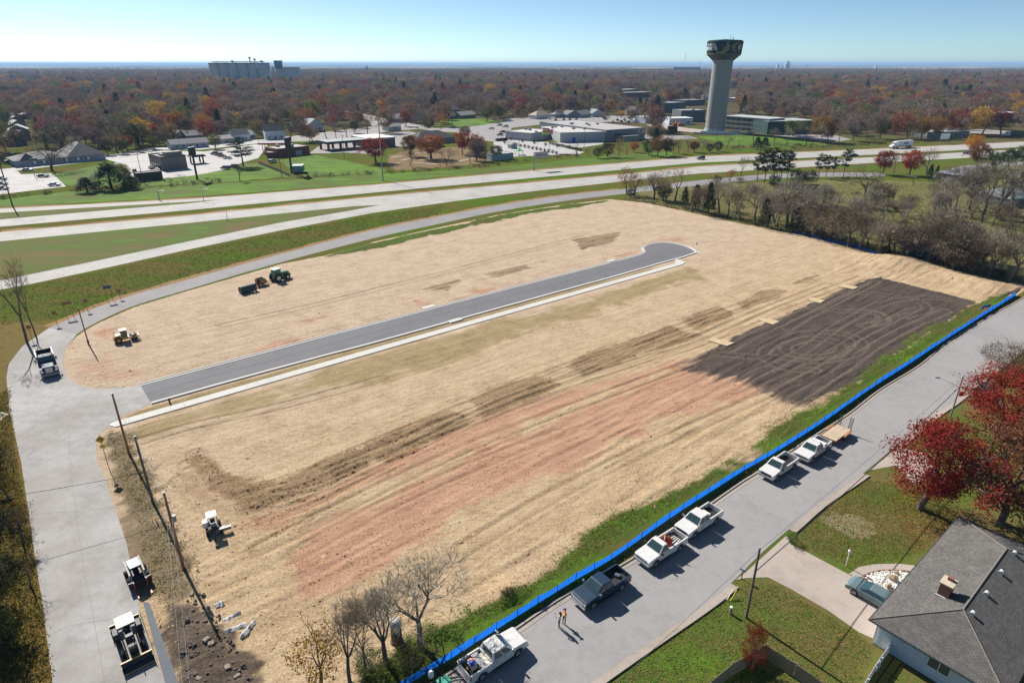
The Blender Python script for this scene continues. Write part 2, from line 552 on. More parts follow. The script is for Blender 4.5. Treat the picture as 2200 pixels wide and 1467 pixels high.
# long and cross joints of the concrete street, and the darker patched strip beside it
for pts in ([(150,930),(152,1010),(165,1110),(180,1221),(197,1305),(225,1467)],
            [(62,1105),(160,1098),(250,1090)],[(103,1368),(150,1345),(240,1330)]):
    lane(pts,'pavement_joint',M_joint,0.03,0.038)
sheet('asphalt_edge_strip',P((307,1292),(327,1296),(383,1467),(420,1560),(390,1560),(355,1467)),pave_mat('edge_asphalt',(0.13,0.145,0.165),0.6,False),0.024)

# --- residential street with kerbs
R_l = P((905,1505),(960,1467),(1117,1360),(1228,1285),(1380,1200),(1538,1087),(1603,1041),(1635,1021),(1775,930),(1832,893),(1900,840),(1982,789),(2047,736),(2145,675),(2200,645),(2330,570))
R_r = P((1200,1515),(1267,1467),(1375,1392),(1520,1293),(1578,1246),(1636,1188),(1700,1133),(1764,1078),(1854,1017),(1940,945),(2009,889),(2047,863),(2118,807),(2200,745),(2330,650))
struct(strip('residential_street',R_l,R_r,M_resid,0.03,80))
kb = MB(); rr = resample(R_r,90)
def cut(pts,keep):
    run,out = [],[]
    for q in pts:
        if keep(q): run.append(q)
        elif run: out.append(run); run = []
    if run: out.append(run)
    return out
_dA,_dB,_dC,_dD = G(1580,1246),G(1690,1148),G(1868,1008),G(1925,955)
def not_drive(q):
    x = q[0]
    return not (_dA.x < x < _dB.x or _dC.x < x < _dD.x)
ro = struct(bpy.data.objects.new('kerb',None)); COL.objects.link(ro)
for run in cut(rr,not_drive):
    if len(run) > 1:
        # gutter apron, then the raised kerb, in lengths between joints
        step = 4
        for i in range(0,len(run) - 1,step):
            seg = run[i:i + step + 1]
            if len(seg) > 1:
                mb = MB(); band(mb,offset(seg,-0.02),-0.62,0.0,0.05); band(mb,offset(seg,-0.62),-0.2,0.0,0.16)
                mb.build('kerb_stone',M_kerb,ro)
rl = resample(R_l,90)
for i in range(0,len(rl) - 1,4):
    seg = rl[i:i + 5]
    if len(seg) > 1:
        mb = MB(); band(mb,offset(seg,0.02),0.5,0.0,0.05); band(mb,offset(seg,0.5),0.18,0.0,0.15)
        mb.build('kerb_stone',M_kerb,ro)

# --- driveway, second driveway and the lawns on the house side
sheet('driveway',P((1580,1246),(1600,1231),(1690,1150),(1700,1170),(1735,1187),(1823,1234),(1900,1276),(1985,1330),(1930,1400),(1885,1376),(1845,1358),(1780,1312),(1700,1266),(1650,1240),(1600,1242)),M_drive,0.045)
sheet('garden_path',P((1823,1234),(1845,1218),(1880,1212),(1930,1211),(1990,1218),(1990,1232),(1935,1224),(1893,1224),(1865,1230),(1850,1240)),M_drive,0.052)
sheet('driveway',P((1866,1011),(1900,985),(1930,960),(1990,975),(2010,1020),(1960,1040),(1925,1000)),M_drive,0.045)
sheet('driveway',P((2060,852),(2098,822),(2125,835),(2110,852)),M_drive,0.045)
sheet('lawn',P((1190,1540),(1283,1467),(1390,1393),(1530,1297),(1590,1250),(1700,1160),(1775,1084),(1860,1024),(1945,950),(2013,897),(2052,870),(2130,812),(2330,660),(2700,900),(2700,1540)),M_lawn,0.02)
sheet('bare_soil_patch',ragged(P((1768,1112),(1790,1101),(1840,1107),(1880,1125),(1876,1146),(1850,1160),(1815,1148),(1779,1133)),0.22,0.35),dry_mat('bare_lawn',(120,112,78),(152,138,114),(100,106,62),1.4),0.026)
sheet('rough_field',ragged(P((1336,424),(1400,408),(1520,398),(1640,392),(1760,386),(1900,386),(2010,394),(2300,380),(2500,640),(2215,617),(2060,585),(1885,550),(1700,501),(1500,461),(1395,438)),0.8,3.0),dry_mat('rough_field',(84,78,48),(116,108,68),(86,104,44),0.22,0.2),0.01)
AVOID.pop()
# --- left bank beyond the street
sheet('leaf_littered_bank',P((112,705),(52,744),(23,782),(18,810),(23,874),(42,960),(50,995),(66,1105),(83,1221),(97,1305),(117,1467),(132,1580),(-700,1580),(-500,800),(-60,700),(60,690)),M_leaflit,0.016)
sheet('concrete_pad',P((-30,895),(0,884),(20,890),(0,903),(-30,912)),M_newconc,0.03)

# ---------------------------------------------------------------- numpy helpers for the lot
_rng = np.random.default_rng(7)
_T = _rng.random((256,256)).astype(np.float32)
def vn(x,y,s=0):
    x = x + s * 17.3; y = y + s * 9.7
    xi = np.floor(x).astype(int); yi = np.floor(y).astype(int)
    fx = x - xi; fy = y - yi
    fx = fx * fx * (3 - 2 * fx); fy = fy * fy * (3 - 2 * fy)
    a = _T[xi & 255,yi & 255]; b = _T[(xi + 1) & 255,yi & 255]; c = _T[xi & 255,(yi + 1) & 255]; d = _T[(xi + 1) & 255,(yi + 1) & 255]
    return a + (b - a) * fx + (c - a) * fy + (a - b - c + d) * fx * fy
def fbm(x,y,s=0,o=4):
    t,a,n = 0,0.5,0
    for i in range(o):
        t = t + a * vn(x * 2 ** i,y * 2 ** i,s + i); n += a; a *= 0.5
    return t / n
def sdf(x,y,poly):
    """signed distance to a polygon, negative inside"""
    pl = np.array([(q[0],q[1]) for q in poly]); n = len(pl)
    d = np.full(x.shape,1e9); ins = np.zeros(x.shape,bool)
    for i in range(n):
        a,b = pl[i],pl[(i + 1) % n]
        e = b - a
        t = np.clip(((x - a[0]) * e[0] + (y - a[1]) * e[1]) / (e @ e + 1e-9),0,1)
        d = np.minimum(d,np.hypot(x - a[0] - t * e[0],y - a[1] - t * e[1]))
        c = ((a[1] > y) != (b[1] > y)) & (x < (b[0] - a[0]) * (y - a[1]) / (b[1] - a[1] + 1e-12) + a[0])
        ins ^= c
    return np.where(ins,-d,d)
def dline(x,y,pts):
    d = np.full(x.shape,1e9)
    for a,b in zip(pts,pts[1:]):
        a = np.array(a[:2]); b = np.array(b[:2]); e = b - a
        t = np.clip(((x - a[0]) * e[0] + (y - a[1]) * e[1]) / (e @ e + 1e-9),0,1)
        d = np.minimum(d,np.hypot(x - a[0] - t * e[0],y - a[1] - t * e[1]))
    return d
def sm(e0,e1,x):
    t = np.clip((x - e0) / (e1 - e0),0,1)
    return t * t * (3 - 2 * t)

# ---------------------------------------------------------------- the graded, straw-mulched lot
FENCE = [(860,1480),(880,1467),(967,1415),(1042,1367),(1120,1318),(1240,1243),(1316,1199),(1433,1117),(1508,1068),(1552,1040),(1600,1009),(1660,975),(1764,909),(1873,833),(1954,781),(2023,735),(2104,683),(2181,635)]
road_up = P((302,828),(500,776),(700,723),(800,697.5),(1050,632),(1250,581),(1332,559.5),(1373,548.5))
bulb = P((1383,543.5),(1385,540),(1381.5,535),(1384,530.5),(1394,526),(1419,522),(1448,524),(1475,530.5),(1491,538.6),(1493,543),(1468,552))
road_lo = P((1427,563),(1300,599.5),(1250,613),(1050,668),(800,737),(700,763),(500,817),(324.5,866))
ROAD = [Vector((q.x,q.y)) for q in road_up + bulb + road_lo]
WALK = P((246,913),(523,834),(800,754.5),(1050,683.2),(1300,612.5),(1462,567))
LOT = [(700,548.5),(800,520),(936,490),(1073,461),(1209,440),(1310,428),(1340,431),(1395,437),(1500,460),(1600,482),(1700,500),(1790,521),(1885,549),(1950,553),(2060,583),(2160,604),(2215,616),(2181,640)]
LOTP = P(*[(165,720),(207,695),(286,660),(398,626),(600,568)][::1]) + P(*LOT) + P(*FENCE[::-1]) + P((840,1500),(420,1560),(376,1510),(340,1467),(292,1325),(286,1289),(264,1170),(237,1085),(218,1031),(201,993),(198,946),(209,927),(232,909),(258,888),(280,878),(318,866),(306,836),(264,840),(223,842),(185,839),(155,828),(138,813),(129,782),(135,748))
UANG = R(39.0)
def lot():
    cu,su = math.cos(UANG),math.sin(UANG)
    pu = [(q.x * cu + q.y * su,-q.x * su + q.y * cu) for q in LOTP]
    u0,u1 = min(p[0] for p in pu),max(p[0] for p in pu); v0,v1 = min(p[1] for p in pu),max(p[1] for p in pu)
    du,dv = 0.42,0.24
    us = np.arange(u0,u1,du); vs2 = np.arange(v0,v1,dv)
    Ug,Vg = np.meshgrid(us,vs2,indexing='ij')
    x = Ug * cu - Vg * su; y = Ug * su + Vg * cu
    sh = x.shape
    dl = np.full(sh,99.0)
    # coarse test first
    dl = sdf(x,y,LOTP)
    n1 = fbm(x * 0.12,y * 0.12,1); n2 = fbm(x * 0.6,y * 0.6,5); st = fbm(Ug * 0.08,Vg * 0.9,9); st2 = fbm(Ug * 0.16,Vg * 1.5,12,3)
    wob = (n1 - 0.5) * 5 + (n2 - 0.5) * 2.4 + (st - 0.5) * 3.2
    def area(pts,soft=1.5,w=1.0):
        return 1 - sm(-soft,soft,sdf(x,y,P(*pts)) + wob * w)
    # dark topsoil
    DARKP = [(1470,793),(1560,732),(1660,690),(1760,646),(1862,601),(1890,597),(2000,624),(2098,650),(2050,682),(1960,737),(1830,832),(1722,872),(1690,862),(1600,818)]
    dk = sdf(x,y,P(*DARKP))
    # ragged, streaky towards the straw; clean along the far and road sides
    strk = (fbm(Ug * 0.04,Vg * 2.0,31) - 0.5) * 14
    nearend = sm(14,0,np.minimum(dline(x,y,P((1470,793),(1600,818),(1722,872))),30))
    dark = 1 - sm(-0.8 - 3.0 * nearend,0.8 + 4.0 * nearend,dk + (n2 - 0.5) * 1.6 + strk * nearend * 0.35)
    pink = np.clip(1.15 * area([(640,1215),(690,1150),(800,1085),(1000,985),(1200,895),(1440,790),(1500,775),(1612,826),(1580,850),(1450,900),(1260,985),(1060,1075),(900,1165),(790,1235),(700,1290),(655,1262)],3.0,1.3)
                   + 0.75 * area([(500,1130),(620,1085),(780,1010),(1010,912),(1210,838),(1480,765),(1470,790),(1230,870),(1000,960),(760,1060),(600,1150)],1.4,0.5),0,1)
    pink = np.maximum(pink,0.55 * area([(420,1030),(500,990),(480,1050),(430,1110),(400,1080)],2.0,1.2))
    pink = np.maximum(pink,0.55 * area([(150,790),(230,770),(330,800),(240,830),(170,822)],2,1.2))
    for a_ in ([(520,765),(640,738),(680,722),(600,730)],[(880,640),(930,655),(900,662)],[(1010,628),(1080,612),(1040,632)],[(1390,518),(1460,512),(1465,520)],[(1310,552),(1370,540),(1340,553)],[(200,715),(240,705),(235,730)],[(640,690),(700,680),(660,700)]):
        pink = np.maximum(pink,0.8 * area(a_,1.0,0.5))
    till = np.zeros(sh)
    for a_ in ([(1005,862),(1075,832),(1150,803),(1208,826),(1130,862),(1040,898)],[(790,955),(870,915),(965,880),(1012,905),(930,945),(830,992),(800,985)],[(1195,790),(1300,748),(1440,702),(1475,716),(1500,722),(1380,762),(1255,812)],
               [(1462,690),(1545,658),(1582,678),(1500,708)],[(1580,652),(1640,628),(1690,622),(1660,645),(1600,668)],[(1690,612),(1760,592),(1740,612)],
               [(395,985),(430,965),(520,1030),(600,1035),(700,985),(760,965),(790,1000),(700,1050),(600,1090),(520,1095),(450,1050)],[(1040,590),(1130,566),(1140,578),(1060,598)],[(905,622),(985,602),(960,625)],[(1230,515),(1330,500),(1320,520),(1250,535)]):
        till = np.maximum(till,area(a_,1.0,0.5))
    olive = 0.75 * area([(250,918),(420,872),(700,795),(820,757),(1300,625),(1480,575),(1500,600),(1300,668),(1100,740),(900,800),(700,850),(500,900),(330,960),(240,950)],4,1.6)
    olive = np.maximum(olive,0.9 * area([(1300,628),(1380,600),(1440,590),(1480,600),(1420,625),(1330,650)],2,1))
    olive = np.maximum(olive,area([(300,905),(380,872),(600,810),(1250,625),(1400,585),(1400,577),(1240,618),(600,795),(330,873),(270,895)],0.6,0.2) * 0.9)
    gr = area([(1080,1300),(1200,1222),(1300,1143),(1430,1062),(1540,1010),(1620,960),(1722,893),(1812,848),(1900,772),(1990,712),(2090,655),(2160,637),(2190,640),(2100,700),(1700,980),(1400,1180),(1100,1360),(950,1440),(880,1490),(780,1467),(820,1420),(880,1370),(960,1345)],1.6,0.8)
    gr = np.maximum(gr,0.9 * area([(700,552),(800,522),(936,492),(1073,463),(1209,442),(1310,430),(1300,437),(1200,450),(1080,473),(940,505),(870,520),(800,535)],1.0,0.9))
    gr = np.maximum(gr,0.9 * area([(735,535),(800,519),(795,527),(745,538)],0.7,0.3))
    scr = area([(205,945),(240,918),(290,935),(320,1000),(350,1080),(400,1180),(430,1240),(440,1290),(360,1300),(300,1280),(240,1060)],1.6,0.8)
    soil2 = area([(340,1300),(430,1285),(480,1330),(500,1380),(540,1440),(560,1500),(380,1500),(350,1390)],1.2,0.7)
    patch_ = 0.35 + 1.1 * fbm(Ug * 0.1,Vg * 0.5,41)
    till = till * np.clip(patch_,0,1); pink = pink * np.clip(0.62 + 0.7 * fbm(Ug * 0.05,Vg * 0.25,44),0,1)
    # wheel tracks
    trk = np.zeros(sh); rut = np.zeros(sh)
    lines = [([(1600,815),(1720,755),(1800,700),(1900,650),(2000,640),(2080,652)],1),([(1640,835),(1760,775),(1850,720),(1960,665)],1),([(1700,862),(1800,800),(1900,730),(2030,668)],1),
             ([(1540,760),(1600,765),(1700,770),(1760,775),(1830,760),(1850,735),(1800,715),(1720,718),(1660,740),(1640,765),(1680,790),(1750,795)],1),([(1690,740),(1740,728),(1800,738),(1800,760),(1740,768),(1690,757),(1690,740)],1),
             ([(1700,655),(1800,668),(1880,672),(1900,690),(1860,700)],1),([(1760,640),(1850,630),(1960,645),(1990,665),(1940,680)],1),([(1860,606),(1760,655),(1660,700),(1560,752)],1),([(1880,606),(1790,650),(1690,705)],1),([(1850,700),(1890,690),(1885,675),(1830,668)],1),
             ([(500,1130),(700,1045),(1000,915),(1300,800),(1500,740),(1700,655),(1850,598)],0),([(1010,900),(1200,825),(1480,735),(1640,668),(1780,612)],0),([(640,1190),(800,1100),(1000,1010),(1200,930)],0),([(400,1000),(440,1050),(540,1105),(640,1090),(800,1010),(1010,900)],0),([(420,975),(470,1030),(560,1070),(660,1050),(780,995)],0),([(390,1030),(440,1085),(540,1128),(660,1110)],0),([(1140,862),(1420,760),(1500,733)],0),([(405,1015),(450,1068),(550,1116),(660,1098),(820,1022)],0),([(430,990),(480,1045),(560,1085),(680,1065)],0),([(700,1000),(900,915),(1150,815),(1400,725),(1600,655)],0),([(560,1180),(760,1080),(1000,965),(1300,850),(1480,785)],0),([(1000,1180),(1200,1060),(1400,960),(1600,870),(1700,820)],0),([(300,950),(420,915),(620,870),(820,815)],0),([(480,700),(700,650),(1000,575),(1250,510)],0)]
    for pts,kind in lines:
        pl = [(q[0],q[1]) for q in resample(P(*pts),40)]
        d = dline(x,y,pl)
        for off in (0.95,):
            t = np.exp(-((d - off) / 0.24) ** 2)
            rut += -(0.075 if kind else 0.11) * t
            rut += 0.035 * np.exp(-((d - off - 0.55) / 0.25) ** 2)
            trk = np.maximum(trk,t * (1.0 if kind else 0.5))
    z = 0.035 + 0.10 * (n1 - 0.4) + 0.06 * (n2 - 0.5)
    rough_ = sm(0.42,0.62,fbm(x * 0.045,y * 0.045,60,3)) * (Vg < 70)
    z = z + (0.10 + 0.25 * till + 0.12 * pink) * (st - 0.5) + (0.04 + 0.11 * rough_ + 0.16 * till + 0.08 * dark + 0.06 * pink) * (st2 - 0.5) * 2 + rut + 0.06 * till + 0.22 * soil2 * n2
    z = z + 0.06 * _rng.normal(0,0.25,sh) * (1 - 0.4 * dark)
    # berm mounds at the far right
    for cx_,cy_,r_,h_ in ((1925,565,7,1.4),(2120,618,5,1.0),(2060,598,4,0.6),(1092,1277,1.6,0.5)):
        q = G(cx_,cy_); z = z + h_ * np.exp(-((x - q.x) ** 2 + (y - q.y) ** 2) / r_ ** 2)
    # flat beside the paving
    dr = np.minimum(sdf(x,y,ROAD) - 0.9,dline(x,y,[(q.x,q.y) for q in WALK]) - 1.2)
    z = np.where(dr < 0,0.01,0.02 + (z - 0.02 + 0.04) * sm(0,1.2,dr))
    z = np.where(dl > -1.3,0.012,z)
    z = np.maximum(z,0.008)
    # mesh
    keep = (dl < 0.0)
    kq = keep[:-1,:-1] & keep[1:,:-1] & keep[:-1,1:] & keep[1:,1:]
    idx = np.arange(sh[0] * sh[1]).reshape(sh)
    q = np.stack([idx[:-1,:-1][kq],idx[1:,:-1][kq],idx[1:,1:][kq],idx[:-1,1:][kq]],1)
    used,inv = np.unique(q,return_inverse=True)
    q = inv.reshape(q.shape)
    co = np.stack([x.ravel()[used],y.ravel()[used],z.ravel()[used]],1).astype(np.float32)
    me = bpy.data.meshes.new('graded_lot')
    me.vertices.add(len(co)); me.vertices.foreach_set('co',co.ravel())
    me.loops.add(q.size); me.loops.foreach_set('vertex_index',q.ravel().astype(np.int32))
    me.polygons.add(len(q)); me.polygons.foreach_set('loop_start',np.arange(0,q.size,4,dtype=np.int32))
    me.update(calc_edges=True)
    me.polygons.foreach_set('use_smooth',np.ones(len(q),bool))
    for nm,chans in (('soil_a',(dark,pink,till)),('soil_b',(gr,olive,trk)),('soil_c',(scr,soil2,st))):
        at = me.attributes.new(nm,'FLOAT_COLOR','POINT')
        ar = np.ones((len(used),4),np.float32)
        for i,c in enumerate(chans):
            ar[:,i] = np.clip(c.ravel()[used],0,1)
        at.data.foreach_set('color',ar.ravel())
    # material
    m,nt,b = nodes('straw_and_soil')
    pos = N(nt,'ShaderNodeNewGeometry').outputs['Position']
    def att(nm):
        a = N(nt,'ShaderNodeAttribute'); a.attribute_name = nm
        s = N(nt,'ShaderNodeSeparateColor'); nt.links.new(a.outputs['Color'],s.inputs[0])
        return s.outputs
    A_,B_,C_ = att('soil_a'),att('soil_b'),att('soil_c')
    f1 = noise(nt,pos,0.22,5,0.65); f2 = noise(nt,pos,3.6,6,0.8); f3 = noise(nt,pos,6.0,4,0.75)
    al = mapv(nt,pos,(0.5,3.0,1),(0,0,-UANG)); f4 = noise(nt,al,1.0,5,0.7)
    s0 = mth(nt,'ADD',mth(nt,'MULTIPLY',f1.outputs[0],0.22),mth(nt,'ADD',mth(nt,'MULTIPLY',f2.outputs[0],0.5),mth(nt,'MULTIPLY',f4.outputs[0],0.28)))
    straw = ramp(nt,s0,[(0.36,lin((124,102,80))),(0.45,lin((168,143,113))),(0.53,lin((190,167,135))),(0.66,lin((208,189,157)))]).outputs[0]
    sepx = N(nt,'ShaderNodeSeparateXYZ'); nt.links.new(pos,sepx.inputs[0])
    up = N(nt,'ShaderNodeMapRange'); nt.links.new(mth(nt,'SUBTRACT',mth(nt,'MULTIPLY',sepx.outputs[1],0.777),mth(nt,'MULTIPLY',sepx.outputs[0],0.629)),up.inputs[0])
    up.inputs[1].default_value = 55; up.inputs[2].default_value = 100
    straw = mixc(nt,up.outputs[0],straw,mixc(nt,0.8,straw,ramp(nt,s0,[(0.36,lin((132,114,98))),(0.5,lin((184,164,142))),(0.66,lin((204,188,168)))]).outputs[0]))
    def msk(f,k=0.9):
        e = mth(nt,'ADD',f,mth(nt,'MULTIPLY',mth(nt,'SUBTRACT',f2.outputs[0],0.5),k))
        r_ = N(nt,'ShaderNodeMapRange'); r_.interpolation_type = 'SMOOTHSTEP'
        nt.links.new(e,r_.inputs[0]); r_.inputs[1].default_value = 0.25; r_.inputs[2].default_value = 0.75
        return r_.outputs[0]
    pk = ramp(nt,s0,[(0.36,lin((136,99,82))),(0.5,lin((178,137,114))),(0.64,lin((196,162,137)))]).outputs[0]
    c = mixc(nt,mth(nt,'MULTIPLY',msk(A_[1],1.0),0.8),straw,pk)
    ol = ramp(nt,s0,[(0.36,lin((91,77,45))),(0.5,lin((146,128,88))),(0.64,lin((165,149,110)))]).outputs[0]
    c = mixc(nt,mth(nt,'MULTIPLY',msk(B_[1],1.2),0.8),c,ol)
    tl = ramp(nt,s0,[(0.38,lin((75,58,40))),(0.5,lin((117,93,65))),(0.64,lin((144,119,84)))]).outputs[0]
    c = mixc(nt,mth(nt,'MULTIPLY',msk(A_[2],1.5),0.58),c,tl)
    dkc = ramp(nt,s0,[(0.36,lin((56,48,45))),(0.5,lin((80,71,66))),(0.66,lin((108,98,91)))]).outputs[0]
    c = mixc(nt,mth(nt,'MULTIPLY',B_[2],0.75),c,tl)
    c = mixc(nt,msk(A_[0],0.7),c,dkc)
    c = mixc(nt,mth(nt,'MULTIPLY',B_[2],mth(nt,'MULTIPLY',A_[0],0.62)),c,lin((123,109,100)))
    gc,_h = grass_nodes(nt,pos,39,-0.04)
    c = mixc(nt,msk(B_[0],1.3),c,gc)
    sc_ = ramp(nt,s0,[(0.36,lin((92,74,60))),(0.46,lin((134,116,96))),(0.56,lin((120,108,76))),(0.66,lin((92,98,54)))]).outputs[0]
    c = mixc(nt,msk(C_[0],1.0),c,sc_)
    s2 = ramp(nt,s0,[(0.36,lin((60,50,43))),(0.5,lin((96,84,72))),(0.66,lin((132,118,100)))]).outputs[0]
    c = mixc(nt,msk(C_[1],0.9),c,s2)
    nt.links.new(c,b.inputs['Base Color'])
    b.inputs['Roughness'].default_value = 0.95
    b.inputs['Specular IOR Level'].default_value = 0.1
    hh = mth(nt,'ADD',mth(nt,'MULTIPLY',f2.outputs[0],0.7),mth(nt,'MULTIPLY',f3.outputs[0],0.3))
    bump(nt,b,hh,1.0,0.2)
    me.materials.append(m)
    struct(link('graded_lot',me))
    # what the lot is strewn with
    X,Y,Z = (a.ravel()[used] for a in (x,y,z)); gv = lambda a: a.ravel()[used]
    inn = (gv(dl) < -1.6) & (gv(dr) > 0.5)
    near = 1 / (1 + (Y / 75.0) ** 2)
    tl_,pk_,dk_,g_,sc_m,s2_,rg_m = map(gv,(till,pink,dark,gr,scr,soil2,rough_))
    st_ = sm(0.45,0.7,gv(st))
    base = (1 - dk_) * (1 - g_) * (1 - sc_m) * (1 - s2_) * inn * near
    return X,Y,Z,dict(straw=base * (0.25 + 0.5 * rg_m + 0.6 * st_) * (1 - tl_) * (1 - 0.7 * pk_),till=base * tl_ + 1e-9,pink=base * pk_ * (0.3 + st_) + 1e-9,dark=dk_ * inn,grass=g_ * inn * (0.3 + near),scrub=sc_m * inn,clod=s2_ * inn + 1e-9)
LX,LY,LZ,LW = lot()
def clods(name,w,n,size,c,label,m=None,stretch=1.0,seed=1):
    rng = np.random.default_rng(seed)
    ix = rng.choice(len(LX),n,p=w / w.sum())
    px,py,pz = LX[ix] + rng.uniform(-0.2,0.2,n),LY[ix] + rng.uniform(-0.15,0.15,n),LZ[ix]
    r = size * rng.lognormal(0,0.45,n); h = r * rng.uniform(0.35,0.8,n)
    a = UANG + rng.normal(0,0.5 if stretch > 1 else 3,n); ca,sa = np.cos(a),np.sin(a)
    V = np.zeros((n,5,3),np.float32)
    for k in range(4):
        t = k * math.pi / 2 + rng.uniform(-0.4,0.4,n); u = np.cos(t) * r * stretch * rng.uniform(0.7,1.3,n); v = np.sin(t) * r * rng.uniform(0.7,1.3,n)
        V[:,k,0] = px + u * ca - v * sa; V[:,k,1] = py + u * sa + v * ca; V[:,k,2] = pz - 0.02
    V[:,4,0] = px + rng.normal(0,0.3,n) * r; V[:,4,1] = py + rng.normal(0,0.3,n) * r; V[:,4,2] = pz + h
    f = np.array([[0,1,4],[1,2,4],[2,3,4],[3,0,4]]); fs = (np.arange(n)[:,None,None] * 5 + f[None]).reshape(-1,3).astype(np.int32)
    me = bpy.data.meshes.new(name)
    me.vertices.add(5 * n); me.vertices.foreach_set('co',V.ravel()); me.loops.add(fs.size); me.loops.foreach_set('vertex_index',fs.ravel())
    me.polygons.add(len(fs)); me.polygons.foreach_set('loop_start',np.arange(0,fs.size,3,dtype=np.int32)); me.update(calc_edges=True)
    me.materials.append(m or M_strew)
    o = link(name,me); o.color = (*lin(c),1); o['kind'] = 'stuff'; o['label'] = label; o['category'] = name.replace('_',' ')
    return o
def strew_mat():
    m,nt,b = nodes('strewn')
    oi = N(nt,'ShaderNodeObjectInfo'); ge = N(nt,'ShaderNodeNewGeometry')
    v = ramp(nt,ge.outputs['Random Per Island'],[(0.0,(0.62,0.6,0.56)),(0.6,(1.0,0.98,0.95)),(1.0,(1.25,1.22,1.15))])
    nt.links.new(mixc(nt,1.0,oi.outputs['Color'],v.outputs[0],'MULTIPLY'),b.inputs['Base Color']); b.inputs['Roughness'].default_value = 0.95; b.inputs['Specular IOR Level'].default_value = 0.1
    return m
M_strew = strew_mat()
clods('straw_clumps',LW['straw'],60000,0.042,(176,152,118),'clumps of straw strewn over the graded lot',None,1.7,1)
clods('tilled_clods',LW['till'],11000,0.06,(132,106,76),'brown clods on the scraped patches of the lot',None,1.3,2)
clods('red_clods',LW['pink'],16000,0.045,(178,134,104),'reddish clods on the bare clay of the lot',None,1.3,3)
clods('topsoil_clods',LW['dark'],14000,0.07,(92,80,73),'dark clods on the topsoil plot',None,1.2,4)

# --- the new cul-de-sac street inside the lot
rd = resample(road_up,40)
bl = resample(bulb,40); lo_ = resample(road_lo,40)
ring = rd + bl + lo_
me = MBpoly([(q[0],q[1]) for q in ring],M_newasp,0.06,'new_street')
ns = struct(link('new_street',me))
for run in (rd + bl[:1],bl[:-1] + [bl[-1]],[bl[-1]] + lo_):
    run = [Vector(q) for q in run]
    for i in range(0,len(run) - 1,3):
        seg = run[i:i + 4]
        if len(seg) > 1:
            mb = MB(); band(mb,offset(seg,-0.25),0.5,0.0,0.1); band(mb,offset(seg,0.25),0.22,0.0,0.19)
            mb.build('kerb',M_newconc,ns)
# sealed seam down the middle of the asphalt
lane([(314,847),(700,743),(1000,661.5),(1300,583),(1400,556)],'pavement_joint',mat('asphalt_seam',(0.09,0.09,0.1),0.9,var=0.3,space='World'),0.18,0.066)
# sidewalk slabs
sw = struct(bpy.data.objects.new('sidewalk',None)); COL.objects.link(sw)
wk = resample(WALK,step=1.8)
for i in range(len(wk) - 1):
    a,b = wk[i],wk[i + 1]
    t = (b - a).normalized(); s_ = Vector((-t.y,t.x)) * 0.85
    a2,b2 = a + t * 0.008,b - t * 0.008
    MB().prism([a2 - s_,b2 - s_,b2 + s_,a2 + s_],0.0,0.12 + 0.004 * ((i * 7) % 3)).build('slab',M_newconc,sw)
e0 = G(1456,568); e1 = G(1452,558)
MB().prism(P((1450,556.5),(1456,557),(1474,564.5),(1462,569.5),(1450,565)),0.0,0.115).build('slab',M_newconc,sw)
MB().prism(P((1493,541),(1504,542),(1504,544.5),(1493,544.5)),0.0,0.115).build('slab',M_newconc,sw)
MB().prism(P((236,914),(243,909),(250,911),(247,917)),0.0,0.115).build('slab',mat('tactile_pad',(0.8,0.79,0.77),0.7),sw)
# storm inlets
for i,(a,lab) in enumerate((((921,661),'storm drain inlet with pale lid at the far kerb halfway up the new street'),((1313,562),'storm drain inlet with pale lid at the far kerb near the turning circle'),((978,690),'storm drain inlet with pale lid at the near kerb by the sidewalk'))):
    q = G(*a); t = thing('storm_inlet',lab,'drain',q,UANG)
    MB().box(-1.5,1.5,-0.6,0.7,0.0,0.16).build('box',M_newconc,t,bevel=0.02)
    MB().box(-1.45,1.45,-0.55,0.65,0.16,0.24).build('lid',M_newconc,t,bevel=0.02)
    MB().box(-1.2,1.2,-0.62,-0.57,0.07,0.15).build('opening',mat('inlet_dark%d' % i,(0.02,0.02,0.02)),t)
# straw mats beside the topsoil
Mmat = dry_mat('straw_mat',(170,150,116),(192,172,138),(206,188,156),2.0,0.03)
for i,(c4,lab) in enumerate(((((1520,733),(1532,728),(1578,738),(1562,745)),'straw mat at the near end of the dark topsoil'),(((1627,688),(1640,684),(1675,692),(1660,699)),'straw mat second from the near end of the dark topsoil'),
                               (((1735,646),(1748,641),(1772,647),(1762,653)),'straw mat third from the near end of the dark topsoil'),(((1800,617),(1812,612),(1844,618),(1834,623)),'straw mat at the far end of the dark topsoil'))):
    pts = P(*c4); c0 = sum(pts,Vector()) / 4
    o = MB().prism([q - c0 for q in pts],0.02,0.2).build('straw_mat',Mmat,bevel=0.03); o.location = c0
    tag(o,lab,'straw mat','straw mats along the topsoil')
# ================================================================ vehicles
M_paint = paint_mat('vehicle_paint',0.38)
M_dull = paint_mat('dull_paint',0.62)
M_wall = paint_mat('painted_wall',0.8)
M_glass = mat('tinted_glass',(0.03,0.06,0.065),0.06,var=0.3,scale=1.0,spec=0.8)
M_tyre = mat('tyre_rubber',(0.018,0.018,0.019),0.9,var=0.3,scale=8)
M_rim = mat('wheel_rim',(0.34,0.34,0.35),0.35,0.7,var=0.2)
M_chrome = mat('bright_trim',(0.62,0.62,0.63),0.22,0.9,var=0.1)
M_black = mat('black_plastic',(0.02,0.02,0.022),0.55,var=0.3)
M_dark = mat('dark_steel',(0.05,0.052,0.055),0.6,0.3,var=0.4)
M_redl = mat('tail_lamp',(0.45,0.02,0.02),0.25,var=0.2)
M_lamp = mat('head_lamp',(0.6,0.62,0.64),0.12,0.2,var=0.1)
M_yel = mat('machine_yellow',(0.56,0.33,0.09),0.5,var=0.25,scale=4)
